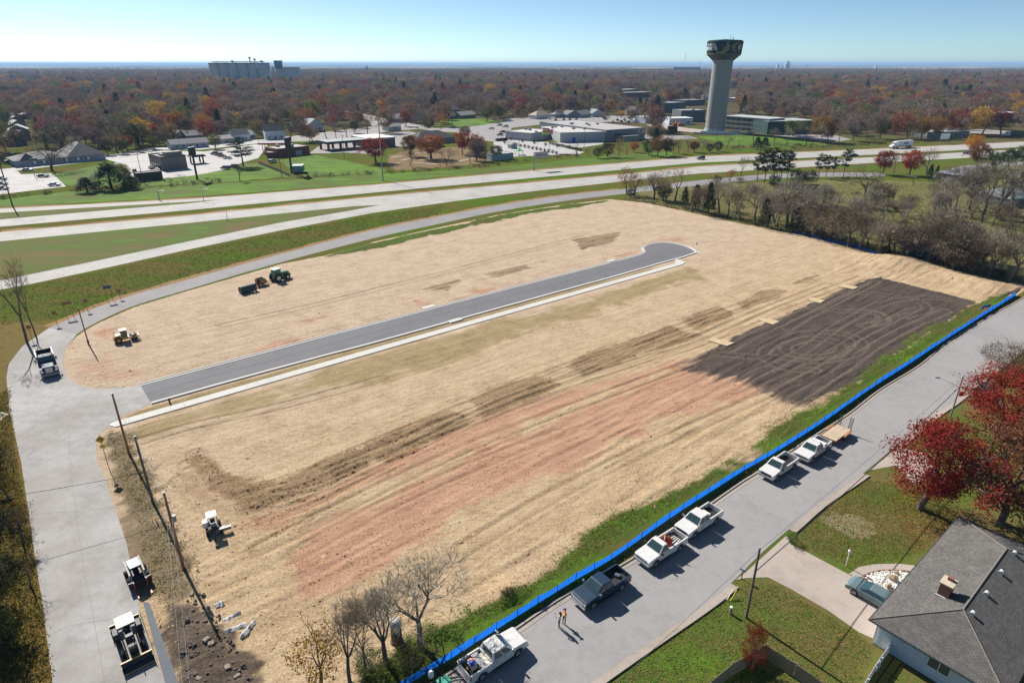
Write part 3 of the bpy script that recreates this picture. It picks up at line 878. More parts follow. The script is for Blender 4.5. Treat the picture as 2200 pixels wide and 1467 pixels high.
M_cream = mat('cream_paint',(0.78,0.71,0.58),0.5,var=0.12)
M_white = mat('white_paint',(0.78,0.78,0.77),0.4,var=0.08)
M_grey = mat('grey_steel',(0.28,0.29,0.3),0.55,0.2,var=0.25)
M_red = mat('red_paint',(0.5,0.05,0.035),0.45,var=0.25)
M_orange = mat('orange_cloth',(0.8,0.22,0.05),0.8,var=0.2)
M_green = mat('tractor_green',(0.025,0.15,0.06),0.4,var=0.25)
M_rust = mat('rusty_orange',(0.36,0.16,0.07),0.7,var=0.4,scale=5)
M_wood = mat('weathered_wood',(0.36,0.27,0.18),0.85,var=0.3,scale=6)
M_blue = mat('blue_plastic',(0.01,0.06,0.5),0.5,var=0.2)
WHITE = (0.70,0.70,0.70,1)
_mesh_cache = {}
def cached(key,fn):
    if key not in _mesh_cache:
        _mesh_cache[key] = fn()
    return _mesh_cache[key]
def wheel(parent,x,y,r,w,rim=M_rim,rr=0.62,lugs=False):
    def t():
        mb = MB(); n = 20
        prof = [(r * rr,-w / 2),(r * 0.9,-w / 2),(r,-w * 0.36),(r,w * 0.36),(r * 0.9,w / 2),(r * rr,w / 2)]
        mb.lathe(prof,n); mb.f.pop()
        if lugs:
            for i in range(16):
                a = 2 * math.pi * i / 16
                mm = Matrix.Rotation(a,4,'Z') @ Matrix.Translation((r,0,0)) @ Matrix.Rotation(0.5,4,'X')
                k = MB().box(-0.03,0.06,-0.05,0.05,-w * 0.45,w * 0.45).xf(mm); mb.add(k.v,k.f)
        mb.xf(Matrix.Rotation(math.pi / 2,4,'X'))
        return mb.mesh('wheel',M_tyre)
    def k():
        mb = MB(); mb.lathe([(0.0,w * 0.42),(r * rr * 0.35,w * 0.42),(r * rr * 0.5,w * 0.3),(r * rr * 0.85,w * 0.28),(r * rr,w * 0.44),(r * rr,-w * 0.44),(r * rr * 0.85,-w * 0.28),(r * rr * 0.5,-w * 0.3),(r * rr * 0.35,-w * 0.42),(0.0,-w * 0.42)],18)
        mb.xf(Matrix.Rotation(math.pi / 2,4,'X'))
        return mb.mesh('rim',rim)
    o = link('wheel',cached(('tyre',r,w,rr,lugs),t),parent); o.location = (x,y,r)
    link('rim',cached(('rim',r,w,rr,rim.name),k),o)
    return o
def panel(mb,A,B,C,D,u0,u1,v0,v1,off=0.008):
    """a pane set on the face A,B (bottom) D,C (top)"""
    A,B,C,D = map(Vector,(A,B,C,D))
    nrm = (B - A).cross(D - A).normalized() * off
    def at(u,v): return (A.lerp(B,u)).lerp(D.lerp(C,u),v) + nrm
    a,b,c,d = at(u0,v0),at(u1,v0),at(u1,v1),at(u0,v1)
    i = -nrm * 3
    mb.add([a,b,c,d,a + i,b + i,c + i,d + i],[(0,1,2,3),(4,7,6,5),(0,4,5,1),(1,5,6,2),(2,6,7,3),(3,7,4,0)])
def arch(cx,r,z0,n=7,cz=None):
    cz = z0 if cz is None else cz
    return [(cx - r * math.cos(math.pi * i / n),cz + r * math.sin(math.pi * i / n)) for i in range(n + 1)]
def heading(pr,pf,side=0.0,along=0.5):
    """middle and bearing of a vehicle from where its rear and front wheels touch; side = how far left of that line its centre lies"""
    a,b = G(*pr),G(*pf)
    d = (b - a).normalized()
    return a.lerp(b,along) + Vector((-d.y,d.x,0)) * side,math.atan2(d.y,d.x)
def pickup(label,pr,pf,side,color,cab='crew',grille=M_black,rack=False,group='pickups parked along the residential street',sgn=None):
    loc,rz = heading(pr,pf,side)
    t = thing('pickup_truck',label,'pickup',(loc.x,loc.y,0.03),rz,group)
    fx,rx = 1.85,-1.85
    xr = -0.72 if cab == 'crew' else -0.1
    back,front = -3.0,2.9
    mb = MB(); prof = [(xr,0.46)] + arch(fx,0.49,0.46) + [(front - 0.12,0.48),(front,0.62),(front - 0.02,1.02),(front - 0.16,1.14),(1.5,1.25),(1.25,1.27),(xr,1.27)]
    mb.side(prof,-1.0,1.0)
    body = mb.build('body',M_paint,t,bevel=0.09,seg=3,smooth=False); body.color = color
    for y in (-1,1):
        for cx_ in (fx,rx): MB().side(arch(cx_,0.55,0.5,9,0.46) + arch(cx_,0.48,0.5,9,0.46)[::-1],y * 0.985 - 0.03,y * 0.985 + 0.03).build('arch_lip',M_black if color[0] < 0.5 else M_grey,t)
    # bed
    mb = MB()
    for y0,y1 in ((-1.0,-0.86),(0.86,1.0)):
        mb.side([(back,0.52)] + arch(rx,0.49,0.52,cz=0.46) + [(xr - 0.04,0.5),(xr - 0.04,1.26),(back,1.26)],y0,y1)
    mb.box(xr - 0.14,xr - 0.04,-0.86,0.86,0.5,1.26)
    bed = mb.build('bed',M_paint,t,bevel=0.02); bed.color = color
    o = MB().box(back - 0.03,back + 0.05,-0.93,0.93,0.6,1.25).build('tailgate',M_paint,t,bevel=0.02); o.color = color
    MB().box(back + 0.05,xr - 0.15,-0.86,0.86,0.62,0.7).box(rx - 0.5,rx + 0.5,-0.86,-0.62,0.7,0.95).box(rx - 0.5,rx + 0.5,0.62,0.86,0.7,0.95).build('bed_liner',M_black,t)
    MB().box(back + 0.1,front - 0.2,-0.55,0.55,0.3,0.52).build('chassis',M_black,t)
    # cab
    b_ = (xr,1.42,-0.96,0.96); tp = (xr + 0.16,0.62,-0.76,0.76); z0,z1 = 1.26,1.9
    cb = MB().taper(b_,tp,z0,z1).build('cab',M_paint,t,bevel=0.1,seg=4); cb.color = color
    c8 = [(b_[0],b_[2],z0),(b_[1],b_[2],z0),(b_[1],b_[3],z0),(b_[0],b_[3],z0),(tp[0],tp[2],z1),(tp[1],tp[2],z1),(tp[1],tp[3],z1),(tp[0],tp[3],z1)]
    g_ = MB(); panel(g_,c8[1],c8[2],c8[6],c8[5],0.06,0.94,0.1,0.92); g_.build('windshield',M_glass,t)
    g_ = MB(); panel(g_,c8[3],c8[0],c8[4],c8[7],0.12,0.88,0.15,0.85); g_.build('rear_window',M_glass,t)
    sp = [(0.06,0.47),(0.53,0.9)] if cab == 'crew' else [(0.08,0.86)]
    for u0,u1 in sp:
        g_ = MB(); panel(g_,c8[0],c8[1],c8[5],c8[4],u0,u1,0.1,0.86); g_.build('side_window',M_glass,t)
        g_ = MB(); panel(g_,c8[2],c8[3],c8[7],c8[6],1 - u1,1 - u0,0.1,0.86); g_.build('side_window',M_glass,t)
    dx = [(xr + 0.08,xr + 0.92),(xr + 0.96,1.25)] if cab == 'crew' else [(xr + 0.1,1.2)]
    for y in (-1,1):
        for a,b in dx:
            d = MB().box(a,b,min(y * 0.995,y * 1.007),max(y * 0.995,y * 1.007),0.56,1.22).build('door',M_paint,t); d.color = color
            MB().box(a + 0.08,a + 0.26,min(y * 1.0,y * 1.035),max(y * 1.0,y * 1.035),1.08,1.13).build('handle',M_black if color[0] > 0.5 else M_chrome,d)
        mr = MB().box(1.12,1.3,min(y * 1.06,y * 1.28),max(y * 1.06,y * 1.28),1.28,1.52).box(1.18,1.26,min(y * 0.95,y * 1.1),max(y * 0.95,y * 1.1),1.3,1.38).build('mirror',M_black if color[0] > 0.5 and cab != 'crew' else M_chrome,t,bevel=0.02)
        MB().box(front - 0.08,front + 0.012,min(y * 0.68,y * 0.97),max(y * 0.68,y * 0.97),0.82,1.02).build('headlight',M_lamp,t,bevel=0.02)
        MB().box(back - 0.045,back + 0.06,min(y * 0.9,y * 1.012),max(y * 0.9,y * 1.012),0.82,1.18).build('tail_lamp',M_redl,t)
        MB().box(xr - 0.1,1.3,min(y * 0.95,y * 1.08),max(y * 0.95,y * 1.08),0.36,0.42).build('running_board',M_black,t)
    MB().box(front - 0.06,front + 0.02,-0.64,0.64,0.74,1.04).build('grille',grille,t,bevel=0.02)
    MB().box(front - 0.1,front + 0.1,-0.98,0.98,0.46,0.68).build('front_bumper',M_chrome if grille is M_chrome else M_grey,t,bevel=0.04)
    MB().box(back - 0.16,back - 0.02,-0.95,0.95,0.46,0.62).build('rear_bumper',M_chrome,t,bevel=0.03)
    for x in (fx,rx):
        for y in (-0.86,0.86):
            wheel(t,x,y,0.41,0.27)
    return t
t1 = pickup('nearest white crew cab pickup with a cluttered bed and a trailer hitched on',(1035,1460),(1112,1408),0.86,WHITE)
t2 = pickup('dark blue crew cab pickup parked beside the two people',(1333,1268),(1274,1306),-0.86,(0.012,0.035,0.075,1),grille=M_chrome)
t3 = pickup('white single cab pickup with orange cones and a red sign in its bed',(1457,1184),(1408,1216),-0.86,WHITE,'reg',M_grey)
t4 = pickup('white crew cab pickup with a tan chest, parked right behind the coned pickup',(1536,1124),(1489,1156),-0.86,WHITE,'crew',M_black)
t5 = pickup('white pickup with an empty black bed just ahead of the pickup and flatbed trailer',(1700,1009),(1669,1031),-0.86,WHITE,'reg',M_black)
t6 = pickup('white pickup hitched to the wooden flatbed trailer',(1773,971),(1742,994),-0.86,WHITE,'crew',M_grey)
def in_bed(t,name,label,cat,parts,loc):
    o = thing(name,label,cat,t.matrix_basis @ Vector(loc),t.rotation_euler.z)
    for nm,mb,m in parts: mb.build(nm,m,o)
    return o
def part1(name,label,cat,mb,m,loc,rz=0.0,group=None,bevel=0.0,smooth=False):
    o = mb.build(name,m,bevel=bevel,smooth=smooth); o.location = loc; o.rotation_euler.z = rz
    return tag(o,label,cat,group)
def on(t,l): return t.matrix_basis @ Vector(l)
bpy.context.view_layer.update()
r1 = t1.rotation_euler.z
part1('tool_box','grey steel tool box across the bed of the near white pickup','tool box',MB().box(-0.3,0.3,-0.84,0.84,0,0.42),M_grey,on(t1,(-1.5,0,0.78)),r1,bevel=0.02)
part1('plank_stack','tan boards lying behind the cab of the near white pickup','boards',MB().box(-0.18,0.18,-0.8,0.5,0,0.14),M_cream,on(t1,(-1.06,0,0.98)),r1)
part1('cooler','pale yellow cooler in the bed of the near white pickup','cooler',MB().box(-0.22,0.22,-0.42,0.42,0,0.4).box(-0.24,0.24,-0.44,0.44,0.4,0.46),M_cream,on(t1,(-2.15,0.15,0.72)),r1,bevel=0.02)
part1('blue_bag','bright blue bag on the cooler in the pickup bed','bag',MB().ball((0,0,0.15),0.24,0.26,0.2),M_blue,on(t1,(-2.2,0.0,1.18)),r1,smooth=True)
part1('orange_jacket','orange jacket lying on the cooler in the pickup bed','jacket',MB().ball((0,0,0.06),0.26,0.2,0.1),M_orange,on(t1,(-2.05,0.28,1.18)),r1,smooth=True)
rg = random.Random(3)
for i in range(9):
    mb = MB(); mb.tube((0,0,0),(rg.uniform(-0.5,0.5),rg.uniform(-0.6,0.6),rg.uniform(0.1,0.35)),0.05,n=6)
    mt_ = (M_dark,M_wood,M_grey,M_rust)[i % 4]
    part1('tool',('black','wooden','grey','rusty')[i % 4] + ' tool handle jumbled in the bed of the nearest white pickup','tool',mb,mt_,on(t1,(rg.uniform(-2.7,-2.0),rg.uniform(-0.5,0.6),0.78)),rg.uniform(0,6),'tools in the near pickup bed')
part1('box_crate','silver box lying in the bed of the dark blue pickup','box',MB().box(-0.2,0.2,-0.25,0.25,0,0.2),M_chrome,on(t2,(-2.3,-0.1,0.74)),t2.rotation_euler.z + 0.5,bevel=0.02)
for i,(dx,dy) in enumerate(((-1.0,-0.35),(-1.2,-0.15),(-1.15,-0.5))):
    c = thing('traffic_cone','orange traffic cone standing in the bed of the coned pickup','traffic cone',on(t3,(dx,dy,0.72)),0,'cones in the pickup bed')
    MB().lathe([(0.16,0.03),(0.03,0.95),(0.0,0.96)],12).build('cone',M_orange,c,smooth=True)
    MB().box(-0.2,0.2,-0.2,0.2,0,0.04).build('base',M_black,c)
    MB().lathe([(0.115,0.4),(0.085,0.6)],12).build('band',M_white,c)
part1('road_sign','red folded road sign leaning up in the bed of the coned pickup','road sign',MB().box(-0.02,0.02,-0.36,0.36,0,1.0),M_red,on(t3,(-0.75,0.3,0.9)),t3.rotation_euler.z + 0.4)
for i in range(5):
    part1('pipe_length','pale pipe lengths lying in the bed of the coned pickup','pipe',MB().tube((-0.6,0,0.06),(0.6,0.1 * i - 0.2,0.08),0.06,n=6),M_white,on(t3,(-1.9,-0.5 + i * 0.22,0.74)),t3.rotation_euler.z,'pipes in the pickup bed')
part1('tool_chest','tan chest in the open bed of the white crew cab pickup','chest',MB().box(-0.3,0.3,-0.5,0.5,0,0.35),M_cream,on(t4,(-1.4,-0.2,0.72)),t4.rotation_euler.z,bevel=0.02)
part1('tool_box','white tool box across the bed of the pickup with the flatbed trailer','tool box',MB().box(-0.35,0.35,-0.9,0.9,0,0.6),M_white,on(t6,(-1.4,0,0.8)),t6.rotation_euler.z,bevel=0.03)
part1('light_bar','white light bar on the roof of the pickup with the flatbed trailer','light bar',MB().box(-0.12,0.12,-0.6,0.6,0,0.1),M_white,on(t6,(-0.35,0,1.9)),t6.rotation_euler.z,bevel=0.02)

# --- flatbed trailer with raised ramps
tl_loc,tl_rz = on(t6,(-6.3,0,0)),t6.rotation_euler.z
tl = thing('flatbed_trailer','wooden deck flatbed trailer with two raised steel ramps','trailer',(tl_loc.x,tl_loc.y,0.03),tl_rz)
for i in range(9):
    y = -0.97 + i * 0.218
    MB().box(-2.3,2.2,y,y + 0.205,0.74,0.79 + 0.006 * (i % 3)).build('plank',MATS.get('deck_wood') or mat('deck_wood',(0.5,0.4,0.29),0.85,var=0.3,scale=2),tl)
MB().box(-2.35,2.25,-1.03,-0.98,0.6,0.84).box(-2.35,2.25,0.99,1.04,0.6,0.84).box(-2.4,-2.3,-1.03,1.04,0.6,0.8).box(2.2,2.3,-1.03,1.04,0.6,0.84).build('frame',M_rust,tl)
MB().side([(2.2,0.62),(3.5,0.52),(3.5,0.6),(2.2,0.74)],-0.06,0.06).tube((2.25,-0.8,0.66),(3.3,0,0.58),0.05).tube((2.25,0.8,0.66),(3.3,0,0.58),0.05).build('tongue',M_dark,tl)
for y in (-1,1):
    for x in (-1.2,-0.35):
        wheel(tl,x,y * 1.2,0.36,0.2)
    MB().side([(-1.75,0.72),(-1.6,0.86),(0.05,0.86),(0.2,0.72),(0.12,0.72),(0.0,0.8),(-1.55,0.8),(-1.68,0.72)],y * 1.2 - 0.14,y * 1.2 + 0.14).build('mudguard',M_rust,tl)
    r_ = MB()
    ang = R(75)
    for yy in (-0.2,0.16):
        r_.box(-0.03,0.06,y * 0.72 + yy,y * 0.72 + yy + 0.05,0,1.55)
    for k in range(7):
        r_.box(-0.02,0.05,y * 0.72 - 0.18,y * 0.72 + 0.18,0.12 + k * 0.22,0.18 + k * 0.22)
    r_.xf(Matrix.Translation((-2.35,0,0.8)) @ Matrix.Rotation(-0.18,4,'Y')).build('ramp',M_dark,tl)
# the small trailer behind the near pickup, mostly out of frame
q = on(t1,(-5.2,0,0))
tr = thing('utility_trailer','black utility trailer hitched behind the near white pickup','trailer',(q.x,q.y,0.03),r1)
MB().box(-1.2,0.9,-0.85,0.85,0.45,0.55).box(-1.2,0.9,-0.9,-0.85,0.45,0.85).box(-1.2,0.9,0.85,0.9,0.45,0.85).build('deck',M_dark,tr)
MB().tube((0.9,-0.7,0.5),(2.1,0,0.5),0.06).tube((0.9,0.7,0.5),(2.1,0,0.5),0.06).tube((0.9,0.2,0.6),(1.9,-0.25,0.62),0.05).build('tongue',M_dark,tr)
for y in (-1,1): wheel(tr,-0.3,y * 1.02,0.34,0.2)
part1('green_tank','small green tank on the trailer at the bottom edge','tank',MB().box(-0.5,0.5,-0.4,0.4,0,0.6),mat('green_tank',(0.02,0.3,0.2),0.5),(q.x + 0.2,q.y + 0.4,0.6),r1,bevel=0.05)
part1('helmet','white and green hard hat hung on the trailer at the bottom edge','hard hat',MB().ball((0,0,0),0.25,0.3,0.4),M_white,(q.x - 0.9,q.y + 1.1,1.0),0,smooth=True)

# --- dump truck on the loop
loc,rz = heading((99,772),(112,816))
d = thing('dump_truck','dark blue dump truck facing the camera on the street loop','dump truck',(loc.x,loc.y,0.04),rz)
NAVY = (0.01,0.03,0.1,1)
o = MB().taper((1.35,4.0,-0.95,0.95),(1.4,3.9,-0.8,0.8),0.75,1.85).build('bonnet',M_dull,d,bevel=0.1,seg=3); o.color = NAVY
o = MB().box(0.1,1.4,-1.05,1.05,0.75,1.9).taper((0.1,1.35,-1.05,1.05),(0.2,1.05,-0.95,0.95),1.9,2.7).build('cab',M_dull,d,bevel=0.07); o.color = NAVY
g_ = MB(); panel(g_,(1.35,-1.05,1.9),(1.35,1.05,1.9),(1.05,0.95,2.7),(1.05,-0.95,2.7),0.06,0.94,0.1,0.85); g_.build('windshield',M_glass,d)
for y in (-1,1):
    g_ = MB()
    a,b = (0.1,y * 1.05,1.9),(1.35,y * 1.05,1.9); c,e = (1.05,y * 0.95,2.7),(0.2,y * 0.95,2.7)
    panel(g_,*((a,b,c,e) if y < 0 else (b,a,e,c)),0.15,0.85,0.1,0.85); g_.build('side_window',M_glass,d)
    MB().box(1.15,1.25,min(y * 1.25,y * 1.5),max(y * 1.25,y * 1.5),1.9,2.5).tube((1.2,y * 1.0,2.3),(1.2,y * 1.3,2.3),0.03).build('mirror',M_grey,d)
    o = MB().side([(2.2,0.9),(2.3,1.25),(2.6,1.42),(3.3,1.4),(3.7,1.2),(3.9,0.85),(3.6,0.8),(3.4,1.1),(2.7,1.15),(2.4,0.85)],y * 0.95 - 0.28,y * 0.95 + 0.28).build('mudguard',M_dull,d); o.color = NAVY
    MB().box(3.85,4.02,min(y * 0.72,y * 1.15),max(y * 0.72,y * 1.15),1.0,1.28).build('headlight',M_lamp,d,bevel=0.03)
    MB().tube((0.05,y * 0.98,0.9),(0.05,y * 0.98,3.1),0.07).build('exhaust_stack',M_grey,d)
    wheel(d,3.0,y * 1.0,0.52,0.32)
    for x in (-1.5,-2.85): wheel(d,x,y * 0.95,0.52,0.55)
MB().box(3.9,4.03,-0.48,0.48,0.85,1.72).build('grille',M_chrome,d,bevel=0.04)
for k in range(9): MB().box(4.03,4.045,-0.42 + k * 0.1,-0.38 + k * 0.1,0.9,1.68).build('grille_slat',M_black,d)
MB().box(3.95,4.2,-1.2,1.2,0.45,0.78).build('front_bumper',M_grey,d,bevel=0.05)
MB().box(-3.4,3.8,-0.45,0.45,0.6,0.85).build('chassis',M_dark,d)
bd = MB().box(-3.7,-0.1,-1.15,-1.08,1.05,2.35).box(-3.7,-0.1,1.08,1.15,1.05,2.35).box(-0.17,-0.1,-1.08,1.08,1.05,2.6).box(-3.7,-3.62,-1.08,1.08,1.1,2.3).box(-3.62,-0.17,-1.08,1.08,1.05,1.12).build('bed',M_dark,d)
MB().box(-3.75,-0.05,-1.2,-1.06,2.35,2.43).box(-3.75,-0.05,1.06,1.2,2.35,2.43).box(-0.2,-0.02,-1.06,1.06,2.6,2.68).build('rail',M_grey,bd)
for k in range(6):
    for y in (-1.19,1.15): MB().box(-3.5 + k * 0.62,-3.38 + k * 0.62,y,y + 0.04,1.05,2.35).build('rib',M_dark,bd)

# --- yellow soil compactor
loc,rz = heading((252,737),(284,730))
y_ = thing('soil_compactor','yellow ride-on soil compactor with a dark drum near the street loop','compactor',(loc.x,loc.y,0.05),rz)
MB().side([(-1.7,0.6),(-1.6,1.15),(-1.3,1.45),(-0.35,1.55),(-0.35,0.6)],-0.62,0.62).build('engine_cover',M_yel,y_,bevel=0.06)
MB().box(-0.4,0.6,-0.6,0.6,0.5,1.0).build('frame',M_yel,y_,bevel=0.04)
MB().box(-0.45,0.65,-0.62,0.62,2.15,2.28).build('roof',M_cream,y_,bevel=0.05)
for x in (-0.4,0.55):
    for yy in (-0.57,0.57): MB().box(x,x + 0.07,yy - 0.03,yy + 0.03,1.0,2.16).build('roof_post',M_yel,y_)
MB().box(-0.37,0.58,-0.56,-0.54,1.05,2.1).box(-0.37,0.58,0.54,0.56,1.05,2.1).box(0.57,0.59,-0.54,0.54,1.05,2.1).build('cab_glass',M_glass,y_)
MB().tube((-1.3,0.3,1.5),(-1.3,0.3,2.0),0.05).build('exhaust',M_dark,y_)
MB().box(0.6,2.3,-0.85,-0.72,0.65,0.9).box(0.6,2.3,0.72,0.85,0.65,0.9).box(0.6,0.85,-0.85,0.85,0.65,0.9).box(2.2,2.4,-0.85,0.85,0.65,0.9).build('yoke',M_yel,y_)
MB().tube((1.55,-0.7,0.58),(1.55,0.7,0.58),0.58,n=24).build('drum',M_dark,y_,smooth=False)
MB().box(-0.05,0.35,-0.25,0.25,0.95,1.2).box(-0.1,0.02,-0.25,0.25,1.2,1.7).build('seat',M_black,y_)
for yy in (-0.7,0.7): wheel(y_,-0.95,yy,0.6,0.36,M_yel)

# --- green tractor
loc,rz = heading((595,608),(617,601.5),1.0,0.4)
g = thing('farm_tractor','green farm tractor with white cab roof on the straw','tractor',(loc.x,loc.y,0.04),rz)
MB().side([(0.5,1.15),(0.55,1.95),(2.6,1.85),(2.85,1.6),(2.85,1.0),(2.6,0.9),(0.9,0.95)],-0.45,0.45).build('bonnet',M_green,g,bevel=0.07)
MB().box(-1.2,0.6,-0.6,0.6,0.8,1.4).build('body',M_green,g,bevel=0.05)
MB().taper((-1.1,0.55,-0.75,0.75),(-0.95,0.45,-0.7,0.7),1.4,2.85).build('cab_glass',mat('cab_glass',(0.05,0.16,0.13),0.08,var=0.4),g)
for x,yy in ((-1.08,-0.74),(-1.08,0.74),(0.5,-0.74),(0.5,0.74)): MB().tube((x,yy,1.4),(x * 0.9,yy * 0.95,2.85),0.06,n=6).build('cab_post',M_green,g)
MB().box(-1.2,0.65,-0.85,0.85,2.85,3.02).build('roof',mat('pale_green_roof',(0.6,0.72,0.66),0.4),g,bevel=0.06)
MB().tube((0.75,0.3,1.9),(0.75,0.3,2.9),0.06).build('exhaust',M_dark,g)
MB().box(2.8,3.25,-0.4,0.4,0.75,1.15).build('front_weight',M_green,g,bevel=0.04)
for yy in (-1,1):
    wheel(g,-0.55,yy * 1.0,0.95,0.5,M_cream,0.55,True); wheel(g,1.95,yy * 0.92,0.66,0.4,M_cream,0.55,True)
    MB().side([(-1.4,1.55),(-1.1,1.95),(-0.2,2.0),(0.2,1.8),(0.2,1.74),(-0.2,1.94),(-1.08,1.89),(-1.36,1.5)],yy * 1.0 - 0.24,yy * 1.0 + 0.24).build('mudguard',M_green,g)
# --- straw blower on its trailer
sb = thing('straw_blower','rusty orange straw blower trailer hitched to the green tractor','straw blower',g.matrix_basis @ Vector((-4.2,0,0)),rz)
sb.location = (loc.x - 4.2 * math.cos(rz),loc.y - 4.2 * math.sin(rz),0.04)
MB().box(-1.5,1.2,-0.8,0.8,0.55,0.68).tube((1.2,-0.6,0.6),(2.9,0,0.6),0.06).tube((1.2,0.6,0.6),(2.9,0,0.6),0.06).build('frame',M_rust,sb)
MB().box(-1.3,0.5,0.35,0.45,0.68,1.9).box(-1.4,-1.3,-0.2,0.45,0.68,1.8).box(0.5,0.6,-0.2,0.45,0.68,1.7).build('hopper',M_rust,sb)
MB().side([(-0.9,0.68),(-0.9,1.1),(-0.7,1.3),(0.7,1.3),(0.9,1.1),(0.9,0.68)],-0.75,0.1).build('engine_cover',M_rust,sb,bevel=0.06)
MB().tube((-0.8,-0.3,1.36),(0.8,-0.3,1.36),0.2,n=10).build('blower_drum',M_dark,sb)
MB().tube((-1.6,-0.6,0.7),(-2.3,-0.9,0.5),0.09).build('spout',M_rust,sb)
for yy in (-1,1): wheel(sb,-0.4,yy * 0.95,0.38,0.22)
# --- towed roller
loc,rz2 = heading((519,634),(553,625))
rl_ = thing('towed_roller','big dark green towed land roller lying on the straw','roller',(loc.x,loc.y,0.04),rz2)
M_dkgreen = mat('dark_green_drum',(0.02,0.05,0.05),0.5,var=0.35,scale=4)
for a in (-1.75,0.04):
    MB().tube((a,0.5,0.85),(a + 1.7,0.5,0.85),0.85,n=28).build('drum',M_dkgreen,rl_)
MB().tube((-1.8,-0.45,0.85),(1.8,-0.45,0.85),0.04).box(-1.85,-1.78,-0.5,0.6,0.8,0.9).box(1.78,1.85,-0.5,0.6,0.8,0.9).build('frame',M_dark,rl_)
MB().tube((-0.6,-0.45,0.85),(0.4,-1.9,0.35),0.05).tube((0.9,-0.45,0.85),(0.4,-1.9,0.35),0.05).tube((0.4,-1.9,0.0),(0.4,-1.9,0.6),0.05).build('tongue',M_grey,rl_)

# --- ride-on trencher beside the poles
loc,rz = heading((455,1160),(492,1148))
rz = R(-60)
q = G(462,1143)
tn = thing('ride_on_trencher','white and black ride-on trencher beside the utility poles','trencher',(q.x,q.y,0.05),rz)
MB().box(-1.0,0.6,-0.45,0.45,0.45,0.95).build('body',M_dark,tn,bevel=0.05)
MB().box(-1.0,-0.2,-1.0,-0.35,0.55,1.3).build('engine_cover',M_white,tn,bevel=0.14,seg=3)
MB().box(-0.75,0.35,-0.5,0.5,2.15,2.24).build('roof',M_white,tn,bevel=0.03)
for x in (-0.7,0.28):
    for yy in (-0.45,0.45): MB().tube((x,yy,0.9),(x,yy,2.15),0.035,n=6).build('roof_post',M_dark,tn)
MB().box(-0.35,0.1,-0.22,0.22,0.95,1.15).box(-0.4,-0.3,-0.22,0.22,1.15,1.6).build('seat',M_black,tn)
MB().box(0.2,0.35,-0.3,0.3,0.95,1.35).build('dashboard',M_grey,tn)
MB().box(0.6,0.8,0.1,1.6,0.35,0.75).box(0.4,0.62,0.3,1.0,0.5,0.7).tube((0.7,0.9,0.7),(0.1,1.5,0.6),0.05).build('blade',M_chrome,tn)
MB().tube((0.6,-0.1,0.7),(1.7,-0.1,1.0),0.09,n=6).tube((1.7,-0.1,1.0),(2.7,-0.1,0.3),0.07,n=6).box(2.55,2.8,-0.25,0.05,0.1,0.35).build('boom',M_dark,tn)
for x in (-0.75,0.45):
    for yy in (-0.7,0.62): wheel(tn,x,yy,0.38,0.26)

# --- skid steer with red pallet forks
loc,rz = heading((287,1222),(310,1272))
sk = thing('skid_steer','black skid steer loader with white cab roof and red pallet forks','skid steer',(loc.x,loc.y,0.05),rz)
MB().box(-1.35,0.75,-0.5,0.5,0.35,1.05).build('body',M_dark,sk,bevel=0.06)
MB().side([(-1.55,0.6),(-1.5,1.25),(-0.9,1.4),(-0.75,0.6)],-0.5,0.5).build('engine_cover',M_grey,sk,bevel=0.05)
MB().box(-0.8,0.55,-0.48,0.48,1.98,2.08).build('roof',M_white,sk,bevel=0.05)
for x in (-0.75,0.47):
    for yy in (-0.45,0.42): MB().box(x,x + 0.06,yy,yy + 0.05,1.0,1.99).build('cab_post',M_black,sk)
MB().box(-0.7,0.45,-0.47,-0.455,1.1,1.95).box(-0.7,0.45,0.455,0.47,1.1,1.95).build('cab_mesh',M_black,sk)
MB().box(-0.45,0.05,-0.25,0.25,1.05,1.2).box(-0.5,-0.4,-0.25,0.25,1.2,1.75).build('seat',M_black,sk)
for yy in (-1,1):
    MB().side([(-1.45,1.55),(-1.4,1.75),(0.6,1.35),(1.15,0.55),(1.05,0.4),(0.9,0.45),(0.5,1.15),(-1.3,1.5)],yy * 0.62 - 0.07,yy * 0.62 + 0.07).build('lift_arm',M_grey,sk)
    MB().tube((-1.0,yy * 0.62,0.8),(-0.2,yy * 0.62,1.45),0.05).build('hydraulic_ram',M_chrome,sk)
    f_ = MB().box(1.32,2.75,yy * 0.55 - 0.06,yy * 0.55 + 0.06,0.1,0.15).box(1.3,1.38,yy * 0.55 - 0.06,yy * 0.55 + 0.06,0.1,0.95).build('fork',M_red if yy else M_red,sk)
    for x in (-0.95,0.35): wheel(sk,x,yy * 0.8,0.42,0.3,M_grey)
MB().box(1.1,1.28,-1.0,1.0,0.25,0.95).build('fork_carriage',M_black,sk,bevel=0.02)

